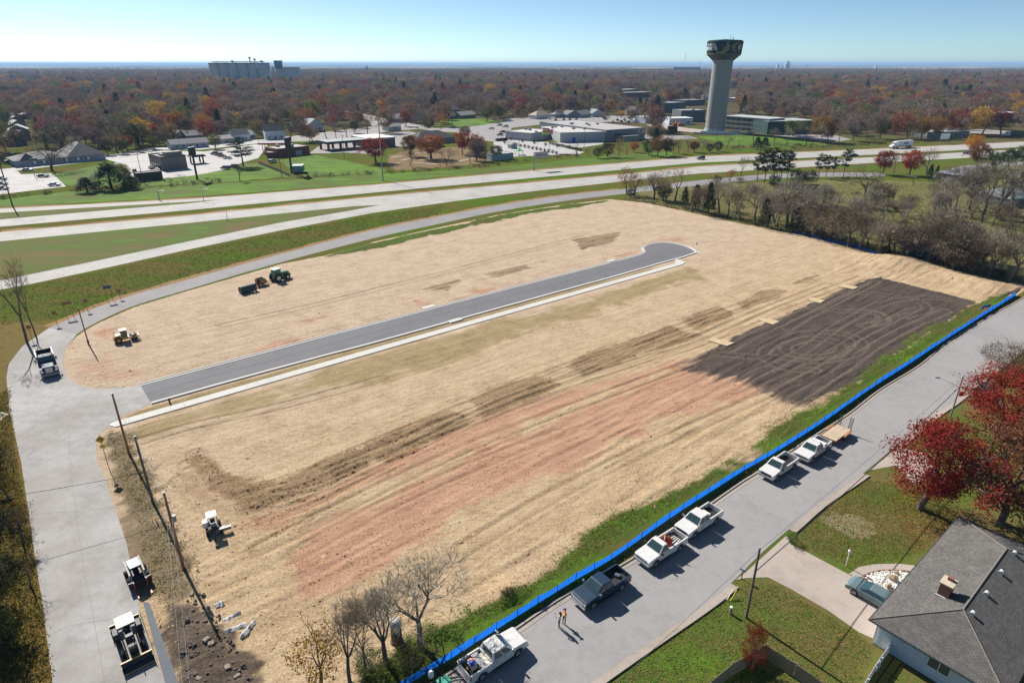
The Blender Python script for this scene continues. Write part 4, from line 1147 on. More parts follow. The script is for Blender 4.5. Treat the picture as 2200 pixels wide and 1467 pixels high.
# --- loader tractor with a cream canopy
loc,rz = heading((272,1350),(300,1432),0,0.45)
lt = thing('loader_tractor','white loader tractor with cream canopy, front bucket and rear box scraper','tractor',(loc.x,loc.y,0.05),rz)
MB().box(-0.9,1.9,-0.32,0.32,0.6,1.15).side([(0.5,1.15),(0.5,1.5),(1.7,1.42),(1.95,1.3),(1.95,0.7),(0.5,0.8)],-0.34,0.34).build('body',M_black,lt,bevel=0.05)
MB().box(-1.25,0.15,-0.7,0.7,2.35,2.45).build('canopy',M_cream,lt,bevel=0.05)
for x in (-1.25,0.25):
    for yy in (-0.68,0.68): MB().tube((x,yy,0.9),(x,yy,2.35),0.04,n=6).build('canopy_post',M_dark,lt)
for yy in (-1,1):
    wheel(lt,-0.75,yy * 0.85,0.7,0.45,M_grey,0.55,True); wheel(lt,1.35,yy * 0.75,0.45,0.32,M_grey,0.55,True)
    MB().side([(-1.4,1.2),(-1.2,1.5),(-0.3,1.5),(-0.05,1.25),(-0.05,1.2),(-0.3,1.44),(-1.2,1.44),(-1.36,1.15)],yy * 0.85 - 0.2,yy * 0.85 + 0.2).build('mudguard',M_dark,lt)
    MB().side([(0.3,1.35),(0.4,1.5),(1.6,1.3),(2.55,0.5),(2.45,0.38),(1.5,1.1)],yy * 0.52 - 0.06,yy * 0.52 + 0.06).build('loader_arm',M_dark,lt)
    MB().tube((0.9,yy * 0.52,0.8),(1.7,yy * 0.52,1.15),0.05).build('hydraulic_ram',M_chrome,lt)
MB().side([(2.4,0.15),(2.4,0.75),(2.5,0.8),(2.52,0.25),(3.05,0.12),(3.05,0.06)],-1.15,1.15).box(2.4,2.95,-1.17,-1.12,0.1,0.7).box(2.4,2.95,1.12,1.17,0.1,0.7).build('bucket',M_dark,lt)
MB().box(2.39,2.52,-1.16,1.16,0.76,0.83).box(3.0,3.07,-1.16,1.16,0.05,0.12).build('bucket_edge',M_yel,lt)
MB().box(-2.4,-2.33,-1.15,1.15,0.1,0.85).box(-2.4,-1.75,-1.18,-1.12,0.1,0.8).box(-2.4,-1.75,1.12,1.18,0.1,0.8).build('box_scraper',M_dark,lt)
MB().box(-2.42,-2.31,-1.16,1.16,0.85,0.92).build('scraper_edge',M_yel,lt)
MB().tube((-1.0,-0.3,0.7),(-2.3,-0.3,0.9),0.05).tube((-1.0,0.3,0.7),(-2.3,0.3,0.9),0.05).tube((-1.2,0,1.2),(-2.3,0,1.1),0.05).build('hitch',M_dark,lt)
MB().box(-0.95,-0.45,-0.26,0.26,1.15,1.3).box(-1.05,-0.93,-0.26,0.26,1.3,1.7).build('seat',M_black,lt)
MB().tube((0.05,-0.18,1.5),(-0.1,-0.18,1.75),0.02).lathe([(0.17,1.75),(0.2,1.77),(0.17,1.79)],12,(-0.1,-0.18,0)).build('steering_wheel',M_black,lt)
MB().tube((1.5,0.2,1.4),(1.5,0.2,2.0),0.04).build('exhaust',M_dark,lt)

# --- plain cars for the streets and car parks
def car_proto(kind):
    t = thing('parked_car','car','car')
    if kind == 'sedan':
        prof = [(-2.3,0.35)] + arch(-1.35,0.38,0.35) + arch(1.4,0.38,0.35) + [(2.25,0.38),(2.3,0.7),(1.9,0.88),(1.0,0.95),(-1.6,0.98),(-2.25,0.9)]
        b_,tp,z0,z1 = (-1.75,1.15,-0.84,0.84),(-1.1,0.25,-0.62,0.62),0.93,1.42
    elif kind == 'suv':
        prof = [(-2.3,0.42)] + arch(-1.35,0.42,0.42) + arch(1.4,0.42,0.42) + [(2.2,0.45),(2.25,0.85),(2.0,1.0),(1.1,1.08),(-2.3,1.1)]
        b_,tp,z0,z1 = (-2.28,1.2,-0.9,0.9),(-2.05,0.4,-0.7,0.7),1.06,1.75
    o = MB().side(prof,-0.9,0.9).build('body',M_paint,t,bevel=0.06)
    MB().taper(b_,tp,z0,z1 - 0.04).build('window_glass',M_glass,t)
    o = MB().taper((tp[0] - 0.1,tp[1] + 0.1,tp[2] - 0.04,tp[3] + 0.04),(tp[0] + 0.02,tp[1] - 0.02,tp[2] + 0.04,tp[3] - 0.04),z1 - 0.1,z1).build('roof',M_paint,t,bevel=0.02)
    for y in (-1,1):
        MB().box(2.2,2.29,min(y * 0.5,y * 0.85),max(y * 0.5,y * 0.85),0.6,0.75).build('headlight',M_lamp,t)
        MB().box(-2.33,-2.26,min(y * 0.5,y * 0.86),max(y * 0.5,y * 0.86),0.68,0.84).build('tail_lamp',M_redl,t)
        for x in (-1.35,1.4): wheel(t,x,y * 0.8,0.34,0.22)
    return t
CARS = {}
def car(kind,label,p,deg,color,group=None,z=0.06,cat='car',name=None):
    if kind not in CARS:
        t = car_proto(kind)
        bpy.context.view_layer.update()
        CARS[kind] = [t,tree_of(t),False]
    t,fam,usedf = CARS[kind]
    q = G(*p)
    if not usedf:
        CARS[kind][2] = True
        o = t; o.location = (q.x,q.y,z); o.rotation_euler.z = R(deg); o['label'] = label
        if group: o['group'] = group
        for c,_g in fam: c.color = (*color,1)
    else:
        o = dup(t,fam,(q.x,q.y,z),R(deg),label,group=group,color=(*color,1))
    return o
# ================================================================ along the residential street
def translucent_mat(name,c,tr=0.5,rough=0.6):
    m,nt,b = nodes(name)
    pos = N(nt,'ShaderNodeNewGeometry').outputs['Position']
    n1 = noise(nt,pos,1.5,4,0.6)
    r = ramp(nt,n1.outputs[0],[(0.3,tuple(x * 0.8 for x in c)),(0.7,c)])
    nt.links.new(r.outputs[0],b.inputs['Base Color']); b.inputs['Roughness'].default_value = rough
    t = N(nt,'ShaderNodeBsdfTranslucent'); nt.links.new(r.outputs[0],t.inputs['Color'])
    mx = N(nt,'ShaderNodeMixShader'); mx.inputs[0].default_value = tr
    nt.links.new(b.outputs[0],mx.inputs[1]); nt.links.new(t.outputs[0],mx.inputs[2])
    nt.links.new(mx.outputs[0],nt.nodes['Material Output'].inputs['Surface'])
    return m
M_silt = translucent_mat('blue_silt_fabric',(0.012,0.15,0.68),0.7)
M_stake = mat('fence_stake',(0.05,0.05,0.06),0.8)
def silt_fence(label,pts,h,step=2.4):
    ln = resample(P(*pts),step=step)
    t = thing('silt_fence',label,'fence',(ln[0].x,ln[0].y,0))
    o = Vector((ln[0].x,ln[0].y))
    rg = random.Random(11)
    tops = []
    for i,q in enumerate(ln):
        a = ln[max(0,i - 1)]; b = ln[min(len(ln) - 1,i + 1)]
        d = (b - a).normalized(); nrm = Vector((d.y,-d.x))
        off = nrm * rg.uniform(0.02,0.1)
        tops.append((q - o,q - o + off,h * rg.uniform(0.86,1.1)))
        p = q - o
        MB().tube((p.x + nrm.x * 0.04,p.y + nrm.y * 0.04,0),(p.x + off.x + nrm.x * 0.04,p.y + off.y + nrm.y * 0.04,tops[-1][2] + 0.12),0.03,n=5).build('stake',M_stake,t)
    for (b0,t0,h0),(b1,t1_,h1) in zip(tops,tops[1:]):
        mb = MB(); k = 6; sag = rg.uniform(0.01,0.13)
        vs_ = []
        for i in range(k + 1):
            u = i / k; bb = b0.lerp(b1,u); tt = t0.lerp(t1_,u); hh = h0 + (h1 - h0) * u - sag * 4 * u * (1 - u)
            mid = bb.lerp(tt,0.5)
            vs_ += [(bb.x,bb.y,0.0),(mid.x + rg.uniform(-0.07,0.07),mid.y + rg.uniform(-0.07,0.07),hh * 0.5),(tt.x,tt.y,hh)]
        fs_ = []
        for i in range(k):
            for j in range(2): fs_.append((3 * i + j,3 * i + 3 + j,3 * i + 4 + j,3 * i + 1 + j))
        mb.add(vs_,fs_).build('fabric',M_silt,t,smooth=True)
    return t
silt_fence('long blue silt fence running between the graded lot and the residential street',FENCE,0.92)
silt_fence('collapsed blue silt fence along the tree line at the far corner of the lot',[(1702,500),(1760,514),(1800,524),(1840,533),(1886,549)],0.85)
# slumped roll of fabric
q = G(2128,662)
part1('fabric_roll','crumpled roll of blue fabric lying against the far end of the silt fence','fabric roll',MB().tube((-2.2,0,0.1),(-0.4,0.25,0.16),0.08,0.16,n=7).tube((-0.4,0.25,0.16),(0.9,-0.05,0.14),0.16,0.12,n=7).tube((0.9,-0.05,0.14),(2.4,0.15,0.08),0.12,0.06,n=7),M_silt,(q.x - 0.6,q.y + 0.6,0.0),R(34),smooth=True)

# --- utility poles
M_pole = mat('pole_wood',(0.25,0.13,0.07),0.85,var=0.35,scale=2.0)
M_poled = mat('pole_wood_grey',(0.13,0.11,0.10),0.9,var=0.35,scale=2.0)
M_wire = mat('overhead_wire',(0.12,0.12,0.13),0.6,var=0.1)
M_wirel = mat('bright_wire',(0.4,0.4,0.4),0.4,var=0.1)
def pole(label,base,top,m=M_pole,r=0.15,arms=(),extras=None,name='utility_pole',h=None):
    q = G(*base); h = h or HZ(base[0],base[1],top)
    t = thing(name,label,'utility pole',(q.x,q.y,0))
    MB().tube((0,0,0),(0,0,h),r,r * 0.7,n=10).build('pole',m,t,smooth=False)
    for z,w,ang in arms:
        c,s = math.cos(R(ang)),math.sin(R(ang))
        a = MB().tube((-c * w,-s * w,h - z),(c * w,s * w,h - z),0.06,n=4).build('crossarm',m,t)
        for u in (-0.9,-0.45,0.45,0.9): MB().tube((c * w * u,s * w * u,h - z),(c * w * u,s * w * u,h - z + 0.22),0.035,n=6).build('insulator',M_grey,a)
    MB().lathe([(r * 0.75,h - 0.02),(r * 0.75,h + 0.03),(0,h + 0.05)],8).build('cap',M_grey,t)
    return t,h
p1,h1 = pole('brown utility pole nearest the new street, leaning over the verge',(278,976),845)
p2,h2 = pole('grey weathered utility pole in the middle of the verge row',(329,1080),937,M_poled,arms=())
p3,h3 = pole('reddish brown utility pole nearest the rock pile',(395,1221),1058)
p4,h4 = pole('short brown pole on the straw inside the street loop',(191,741),661,r=0.12)
MB().box(-0.12,0.12,-0.12,0.12,0.3,0.9).build('meter_box',M_dark,p4)
for p,h in ((p1,h1),(p2,h2),(p3,h3)):
    for k in range(3): MB().tube((0.16,0,h * (0.5 + 0.13 * k)),(0.34,0.06,h * (0.5 + 0.13 * k)),0.03,n=5).build('bracket',M_grey,p)
MB().tube((0.3,0.1,h3 - 3.4),(0.3,0.1,h3 - 2.7),0.17,n=10).build('transformer',M_grey,p3)
MB().tube((-0.1,0,h2 - 2.2),(-0.75,-0.15,h2 - 2.2),0.05).tube((-0.1,0,h2 - 4.6),(-0.6,-0.1,h2 - 4.6),0.05).tube((-0.6,-0.1,h2 - 4.6),(-0.62,-0.1,h2 - 5.8),0.06).build('bracket_arm',M_poled,p2)
e_ = G(470,1467)
ends = Vector((e_.x + 6,e_.y - 14,8.6))
for i,(dz,dx,m) in enumerate(((0.15,0.0,M_wirel),(2.0,0.25,M_wirel),(2.7,0.3,M_wire))):
    for k,(a,b) in enumerate(((p1.location + Vector((dx,0,h1 - dz)),p2.location + Vector((dx,0,h2 - dz))),(p2.location + Vector((dx,0,h2 - dz)),p3.location + Vector((dx,0,h3 - dz))),(p3.location + Vector((dx,0,h3 - dz)),ends + Vector((dx,0,-dz))))):
        o = MB().wire(a,b,0.25,0.009).build('overhead_wire',m)
        tag(o,('top ','middle ','lowest ')[i] + ('thin overhead wire between the verge poles, from the new street to the middle pole','thin overhead wire between the middle verge pole and the pole by the rocks','thin overhead wire running from the pole by the rocks out of the picture')[k],'wire','wires along the verge poles')
a = p1.location + Vector((0,0,h1 - 0.3)); b = G(40,1120) + Vector((-9,-3,8))
o = MB().wire(p2.location + Vector((0,0,h2 - 4.7)),Vector((p2.location.x - 26,p2.location.y - 12,6.8)),0.5,0.03).build('overhead_cable',M_wire)
tag(o,'dark cable crossing above the concrete street from the grey pole','cable')
wp,hw = pole('dark wooden utility pole on the lawn by the driveway',(1603,1327),1177,M_poled,r=0.13)
lp,hl = pole('grey street light pole with a long arm beside the red maples',(2040,901),809,mat('light_pole_grey',(0.22,0.2,0.19),0.7),r=0.11,name='street_light')
MB().tube((0,0,hl - 1.6),(-2.0,1.6,hl - 1.0),0.03).build('lamp_arm',M_chrome,lp)
MB().box(-2.5,-1.9,1.5,1.75,hl - 1.06,hl - 0.92).build('lamp_head',M_chrome,lp,bevel=0.03)
MB().box(0.2,0.9,-0.03,0.03,hl - 3.0,hl - 2.3).build('sign_plate',M_red,lp)
bpy.context.view_layer.update()
for i,(z,sg,r_) in enumerate(((0.2,0.3,0.016),(2.6,0.4,0.045))):
    o = MB().wire(wp.location + Vector((0,0,hw - z)),lp.location + Vector((0,0,hl - z * 0.6)),sg,r_,14).build('overhead_cable',M_black if i else M_wire)
    tag(o,('thin overhead wire','thick black cable')[i] + ' from the dark wooden pole towards the street light','cable')
o = MB().wire(wp.location + Vector((0,0,hw - 0.2)),wp.location + Vector((-30,-26,7)),0.4,0.016,12).build('overhead_cable',M_wire)
tag(o,'thin overhead wire from the dark wooden pole down the street','cable')

# --- brick-chimneyed bungalow
HA = Vector((30.47,40.30,0)); HANG = R(39.52)
hs = thing('bungalow','grey shingled hip roof bungalow with a brick chimney and pale blue siding','house',HA,HANG)
# local: x along the street eave, y = -n  (away to the right is negative y)
HL,HW_,ZE,ZR = 21.2,9.94,2.7,4.5
def shingle_mat(name,c,rot):
    m,nt,b = nodes(name)
    tc = N(nt,'ShaderNodeTexCoord').outputs['Object']
    n1 = noise(nt,tc,9.0,4,0.75); n2 = noise(nt,tc,0.8,4,0.6)
    br = N(nt,'ShaderNodeTexBrick')
    nt.links.new(mapv(nt,tc,(1,1,1),(0,0,R(rot))),br.inputs['Vector'])
    br.inputs['Scale'].default_value = 1.0; br.inputs['Brick Width'].default_value = 0.34; br.inputs['Row Height'].default_value = 0.17; br.inputs['Mortar Size'].default_value = 0.012
    br.inputs['Color1'].default_value = (*[x * 0.82 for x in c],1); br.inputs['Color2'].default_value = (*[x * 1.18 for x in c],1); br.inputs['Mortar'].default_value = (*[x * 0.45 for x in c],1)
    v = ramp(nt,mth(nt,'ADD',mth(nt,'MULTIPLY',n1.outputs[0],0.6),mth(nt,'MULTIPLY',n2.outputs[0],0.4)),[(0.35,(0.62,0.62,0.62)),(0.65,(1.25,1.22,1.18))])
    nt.links.new(mixc(nt,1.0,br.outputs['Color'],v.outputs[0],'MULTIPLY'),b.inputs['Base Color'])
    b.inputs['Roughness'].default_value = 0.9
    bump(nt,b,br.outputs['Fac'],0.8,0.02)
    return m
M_sh1 = shingle_mat('roof_shingle',(0.125,0.12,0.115),0)
M_sh2 = shingle_mat('roof_shingle_end',(0.125,0.12,0.115),90)
M_ridge = mat('ridge_cap',(0.19,0.165,0.14),0.9,var=0.25,scale=8)
M_siding = mat('pale_blue_siding',(0.50,0.56,0.64),0.6,var=0.06)
M_brickw = mat('chimney_brick',(0.24,0.10,0.07),0.9,var=0.4,scale=12)
M_trim = mat('white_trim',(0.75,0.75,0.74),0.5,var=0.06)
M_lime = mat('limestone',(0.5,0.43,0.33),0.85,var=0.2)
hd = HW_ / 2
c00,c10,c11,c01 = (0,0,ZE),(HL,0,ZE),(HL,-HW_,ZE),(0,-HW_,ZE)
r0,r1_ = (hd,-hd,ZR),(HL - hd,-hd,ZR)
rf = bpy.data.objects.new('roof',MB().add([c00,c10,r1_,r0],[(0,3,2,1)]).add([c11,c01,r0,r1_],[(0,3,2,1)]).mesh('roof',M_sh1)); COL.objects.link(rf); rf.parent = hs
MB().add([c01,c00,r0],[(0,2,1)]).build('roof_end',M_sh2,rf)
MB().add([c10,c11,r1_],[(0,2,1)]).build('roof_end',M_sh2,rf)
for a,b in ((c00,r0),(c01,r0),(c10,r1_),(c11,r1_),(r0,r1_)):
    MB().tube(Vector(a) + Vector((0,0,0.01)),Vector(b) + Vector((0,0,0.01)),0.06,n=6).build('ridge_cap',M_ridge,rf)
MB().box(0.02,HL - 0.02,-HW_ + 0.02,-0.02,ZE - 0.16,ZE - 0.01).build('soffit',M_trim,hs)
MB().box(-0.1,HL + 0.1,0.0,0.1,ZE - 0.14,ZE - 0.02).box(-0.1,0.0,-HW_ - 0.1,0.0,ZE - 0.14,ZE - 0.02).build('gutter',mat('dark_gutter',(0.06,0.07,0.07),0.5),hs)
wl = MB().box(0.55,HL - 0.55,-HW_ + 0.55,-0.55,0.0,ZE - 0.17).build('wall',M_siding,hs)
for k in range(12): MB().box(0.535,0.55,-HW_ + 0.6,-0.6,0.22 + 0.19 * k,0.235 + 0.19 * k).build('siding_lap',M_trim,wl)
w_ = MB().box(0.5,0.56,-6.1,-4.6,1.2,2.1).build('window',M_glass,hs)
for a in ((-6.15,-6.1,1.15,2.15),(-4.6,-4.55,1.15,2.15),(-6.15,-4.55,1.1,1.15),(-6.15,-4.55,2.1,2.15),(-5.4,-5.34,1.15,2.1)): MB().box(0.49,0.57,a[0],a[1],a[2],a[3]).build('window_frame',M_trim,w_)
for x0 in (7.5,12.0,16.5):
    w_ = MB().box(x0,x0 + 1.5,-0.56,-0.5,0.9,2.1).build('window',M_glass,hs)
    MB().box(x0 - 0.05,x0,-0.57,-0.49,0.85,2.15).box(x0 + 1.5,x0 + 1.55,-0.57,-0.49,0.85,2.15).build('window_frame',M_trim,w_)
gd = MB().box(1.2,5.6,-0.56,-0.5,0.0,2.2).build('garage_door',M_trim,hs)
MB().box(10.2,11.2,-0.56,-0.5,0.0,2.1).build('door',mat('front_door',(0.25,0.08,0.05),0.6),hs)
# chimney
ch = MB().box(5.9,7.0,-3.65,-2.8,3.2,5.2).build('chimney',M_brickw,hs)
MB().box(5.8,7.1,-3.75,-2.7,5.2,5.3).build('chimney_cap',M_lime,ch)
MB().box(6.55,6.95,-3.45,-3.05,5.3,5.6).build('flue',M_brickw,ch)
MB().box(5.82,5.9,-3.8,-2.7,3.3,3.95).build('flashing',M_trim,ch)
for s_ in (16.3,12.5,8.6,5.2):
    z = ZR - (5.5 - hd) * (ZR - ZE) / hd
    v_ = MB().box(s_ - 0.16,s_ + 0.16,-5.75,-5.45,z - 0.05,z + 0.16).tube((s_ - 0.16,-5.6,z + 0.16),(s_ + 0.16,-5.6,z + 0.16),0.16,n=8).build('roof_vent',M_trim,hs)
MB().box(0.42,0.52,-0.62,-0.52,0.05,ZE - 0.1).build('downspout',M_trim,hs)
# blue-grey sedan on the driveway, bins, lamp post
def on_h(x,y,z=0): return Matrix.Translation(HA) @ Matrix.Rotation(HANG,4,'Z') @ Vector((x,y,z))
car('sedan','blue grey sedan parked on the driveway, half under the eaves of the bungalow',(1874,1288),130,(0.13,0.19,0.21))
q = G(1893,1383)
t = thing('wheelie_bin','grey wheeled rubbish bin at the garage corner of the bungalow','bin',(q.x,q.y,0.05),HANG)
MB().taper((-0.25,0.25,-0.28,0.28),(-0.3,0.3,-0.34,0.34),0,1.0).build('body',M_dark,t,bevel=0.03)
MB().box(-0.33,0.33,-0.38,0.38,1.0,1.06).build('lid',M_grey,t,bevel=0.02)
q = G(1817,1216)
t = thing('garden_lamp','white garden lamp post on the lawn beside the driveway','lamp post',(q.x,q.y,0))
MB().tube((0,0,0),(0,0,1.75),0.045,n=8).build('post',M_trim,t)
MB().lathe([(0.05,1.75),(0.13,1.8),(0.15,1.98),(0.05,2.1),(0,2.12)],10).build('lamp',M_white,t,smooth=True)
q = G(1593,1243)
t = thing('mailbox','grey mailbox on a post beside the driveway mouth','mailbox',(q.x,q.y,0.05),R(130))
MB().box(-0.04,0.04,-0.04,0.04,0,1.0).build('post',M_wood,t)
MB().side([(-0.28,1.0),(-0.28,1.14),(-0.2,1.24),(0.2,1.24),(0.28,1.14),(0.28,1.0)],-0.12,0.12).build('box',M_grey,t,bevel=0.02)
q = G(1569,1318)
t = thing('service_pedestal','small pale service pedestal on the lawn near the dark pole','pedestal',(q.x,q.y,0))
MB().tube((0,0,0),(0,0,0.75),0.12,n=10).build('post',M_grey,t); MB().lathe([(0.14,0.75),(0.14,0.85),(0,0.9)],10).build('cap',M_trim,t)
for (x,y),m,lab in (((1561,1290),M_trim,'white guy wire marker leaning over the lawn'),((1569,1292),mat('yellow_marker',(0.7,0.55,0.03),0.5),'yellow guy wire marker leaning over the lawn')):
    q = G(x,y); part1('guy_marker',lab,'marker',MB().tube((0,0,0.1),(0.75,0.75,0.7),0.035,n=6),m,q)
# white pebble bed with boulders
bed = P((1852,1240),(1870,1231),(1893,1226),(1930,1226),(1960,1232),(1975,1250),(1940,1275),(1905,1268),(1878,1258))
M_peb = mat('white_pebbles',(0.62,0.6,0.57),0.8,var=0.35,scale=14,space='World',bmp=0.05)
c0 = sum(bed,Vector()) / len(bed)
pb = thing('pebble_bed','white pebble garden bed edged in brick beside the parked sedan','garden bed',c0)
MB().prism([q - c0 for q in bed],0.02,0.08).build('pebble_base',M_peb,pb)
rg = random.Random(5); mb = MB()
for i in range(500):
    u = rg.random(); v = rg.random()
    x = c0.x + rg.uniform(-3.2,3.2); y = c0.y + rg.uniform(-3,3)
    if sdf(np.array([x]),np.array([y]),bed)[0] < -0.1:
        s_ = rg.uniform(0.05,0.12)
        mb.ball((x - c0.x,y - c0.y,0.1),s_,s_ * rg.uniform(0.7,1.2),s_ * 0.7,5,3)
o = mb.build('pebbles',M_peb,pb); o['kind'] = 'stuff'
pts = [Vector((q.x,q.y)) for q in bed]
for i in range(len(pts)):
    a,b = pts[i],pts[(i + 1) % len(pts)]
    n = max(1,int((b - a).length / 0.45))
    for k in range(n):
        c = a.lerp(b,(k + 0.5) / n) - Vector((c0.x,c0.y)); d = (b - a).normalized()
        MB().box(-0.2,0.2,-0.07,0.07,0,0.14).xf(Matrix.Translation((c.x,c.y,0)) @ Matrix.Rotation(math.atan2(d.y,d.x),4,'Z')).build('edging_brick',M_brickw,pb)
for i,(x,y,s_,lab) in enumerate(((1918,1246,0.5,'largest brown boulder on the white pebble bed'),(1908,1262,0.35,'flat brown boulder at the car side of the white pebble bed'),(1925,1233,0.28,'small brown boulder at the path side of the white pebble bed'))):
    q = G(x,y); mb = MB().ball((0,0,s_ * 0.4),s_,s_ * 0.6,s_ * 0.8,7,5)
    mb.v = [(a * rg.uniform(0.8,1.2),b * rg.uniform(0.8,1.2),c * rg.uniform(0.8,1.2)) for a,b,c in mb.v]
    part1('boulder',lab,'boulder',mb,M_wood,(q.x,q.y,0.08),rg.uniform(0,3))

# --- wooden privacy fence round the corner yard, boards one by one
def board_fence(label,pts,h,m,w=0.15,name='wooden_fence',rails=True):
    ln = [Vector((q.x,q.y)) for q in P(*pts)]
    t = thing(name,label,'fence',(ln[0].x,ln[0].y,0)); o = ln[0]; rg = random.Random(2)
    bmeshes = [MB().box(-w / 2 + 0.006,w / 2 - 0.006,-0.012,0.012,0.04,h + d).mesh('board',m) for d in (-0.03,0,0.03)]
    for a,b in zip(ln,ln[1:]):
        d = (b - a); L = d.length; d.normalize(); ang = math.atan2(d.y,d.x)
        for k in range(int(L / w)):
            c = a + d * (k + 0.5) * w - o
            ob = link('board',rg.choice(bmeshes),t); ob.location = (c.x,c.y,0); ob.rotation_euler.z = ang
        for z in (0.35,h - 0.3):
            c = (a + b) / 2 - o
            ob = MB().box(-L / 2,L / 2,0.014,0.06,z,z + 0.08).build('rail',m,t); ob.location = (c.x,c.y,0); ob.rotation_euler.z = ang
        for k in range(int(L / 2.4) + 1):
            c = a + d * min(L,k * 2.4) - o
            ob = MB().box(-0.05,0.05,0.06,0.16,0,h + 0.05).build('post',m,t); ob.location = (c.x,c.y,0); ob.rotation_euler.z = ang
    return t
board_fence('tan wooden privacy fence turning a corner behind the red shrub',[(1490,1520),(1570,1452),(1640,1412),(1705,1455),(1790,1515)],1.5,mat('fence_board',(0.30,0.22,0.15),0.9,var=0.3,scale=3))
board_fence('white picket gate fence from the bungalow corner to the bottom edge',[(1911,1398),(1880,1440),(1850,1490)],1.15,M_trim,0.12,'picket_fence')

# --- two people on the street
def person(label,base,face,joints,mats_fn,hair,extras):
    q = G(*base)
    t = thing('person',label,'person',(q.x,q.y,0.03),face)
    names = list(joints)
    me = bpy.data.meshes.new('body')
    vs_ = [joints[n][0] for n in names]; es = [(names.index(joints[n][2]),names.index(n)) for n in names if joints[n][2]]
    me.from_pydata(vs_,es,[])
    ob = bpy.data.objects.new('body',me); COL.objects.link(ob)
    m = ob.modifiers.new('s','SKIN'); sv = me.skin_vertices[0].data
    for i,n in enumerate(names):
        r = joints[n][1]; sv[i].radius = (r,r) if not isinstance(r,tuple) else r
        sv[i].use_root = (n == 'pelvis')
    ob.modifiers.new('d','SUBSURF').levels = 2
    dg = bpy.context.evaluated_depsgraph_get()
    nm = bpy.data.meshes.new_from_object(ob.evaluated_get(dg))
    bpy.data.objects.remove(ob)
    nm.materials.clear()
    ms = mats_fn[0]
    for k in ms: nm.materials.append(k)
    for p in nm.polygons:
        p.material_index = mats_fn[1](p.center); p.use_smooth = True
    link('body',nm,t)
    hair[0].build('hair',hair[1],t,smooth=True)
    for nme,mb,m_ in extras: mb.build(nme,m_,t)
    return t
M_skin = mat('skin',(0.48,0.28,0.2),0.6,var=0.05); M_skin2 = mat('skin_tan',(0.42,0.24,0.16),0.6,var=0.05)
M_jean = mat('blue_jeans',(0.03,0.06,0.12),0.85,var=0.2); M_pants = mat('work_trousers',(0.05,0.09,0.1),0.85,var=0.2)
M_shirt = mat('pale_top',(0.7,0.6,0.58),0.85,var=0.1); M_hair = mat('black_hair',(0.012,0.01,0.012),0.5,var=0.2)
def skel(arm_l,arm_r,w=1.0,st=0.1):
    return {'pelvis': ((0,0,0.95),(0.16 * w,0.11),None),'waist': ((0,0,1.12),(0.15 * w,0.1),'pelvis'),'chest': ((0.01,0,1.33),(0.18 * w,0.12),'waist'),'neck': ((0.0,0,1.5),0.06,'chest'),'head0': ((0.02,0,1.58),0.075,'neck'),'head1': ((0.03,0,1.66),0.095,'head0'),'head2': ((0.02,0,1.73),0.075,'head1'),
            'hipl': ((0,0.1,0.9),0.095,'pelvis'),'kneel': ((0.02,0.11,0.5),0.065,'hipl'),'anklel': ((0.0,0.11,0.09),0.045,'kneel'),'toel': ((0.15,0.12,0.035),0.04,'anklel'),
            'hipr': ((0,-0.1,0.9),0.095,'pelvis'),'kneer': ((0.02 + st,-0.11,0.5),0.065,'hipr'),'ankler': ((st,-0.11,0.09),0.045,'kneer'),'toer': ((0.15 + st,-0.12,0.035),0.04,'ankler'),
            'shl': ((0,0.19 * w,1.42),0.065,'chest'),'ell': (arm_l[0],0.045,'shl'),'wrl': (arm_l[1],0.034,'ell'),'hal': (arm_l[2],0.04,'wrl'),
            'shr': ((0,-0.19 * w,1.42),0.065,'chest'),'elr': (arm_r[0],0.045,'shr'),'wrr': (arm_r[1],0.034,'elr'),'har': (arm_r[2],0.04,'wrr')}
def fingers(c,d):
    mb = MB(); c = Vector(c); d = Vector(d).normalized(); s = d.cross(Vector((0,0,1))).normalized()
    for i,l in enumerate((0.07,0.08,0.075,0.06)):
        a = c + s * (i - 1.5) * 0.02; b = a + d * l * 0.6; mb.tube(a,b,0.009,n=5).tube(b,b + (d * 0.5 + Vector((0,0,-0.6))) * l * 0.5,0.008,n=5)
    return mb.tube(c - s * 0.03,c - s * 0.07 + d * 0.04,0.01,n=5)
def wm(p):
    if p.z > 1.52 or (abs(p.y) > 0.2 and p.x > 0.2): return 0
    if p.z > 0.98: return 1
    if p.z > 0.09: return 2
    return 3
person('person in a white top and jeans with long black hair raising a phone',(1202,1347),R(160),skel(((0.12,0.24,1.18),(0.33,0.16,1.32),(0.4,0.12,1.37)),((0.12,-0.24,1.18),(0.33,-0.14,1.32),(0.4,-0.1,1.37)),0.88),
       ((M_skin,M_shirt,M_jean,M_white),wm),(MB().ball((-0.01,0,1.69),0.115,0.11,0.12).ball((-0.1,0,1.5),0.07,0.12,0.22),M_hair),
       [('hand',fingers((0.42,0.1,1.38),(1,-0.3,0.3)),M_skin),('hand',fingers((0.42,-0.08,1.38),(1,0.3,0.3)),M_skin)])
def mm_(p):
    if p.z > 1.52 or (abs(p.y) > 0.22 and p.z < 1.2 and p.z > 0.7): return 0
    if p.z > 0.96: return 1
    if p.z > 0.1: return 2
    return 3
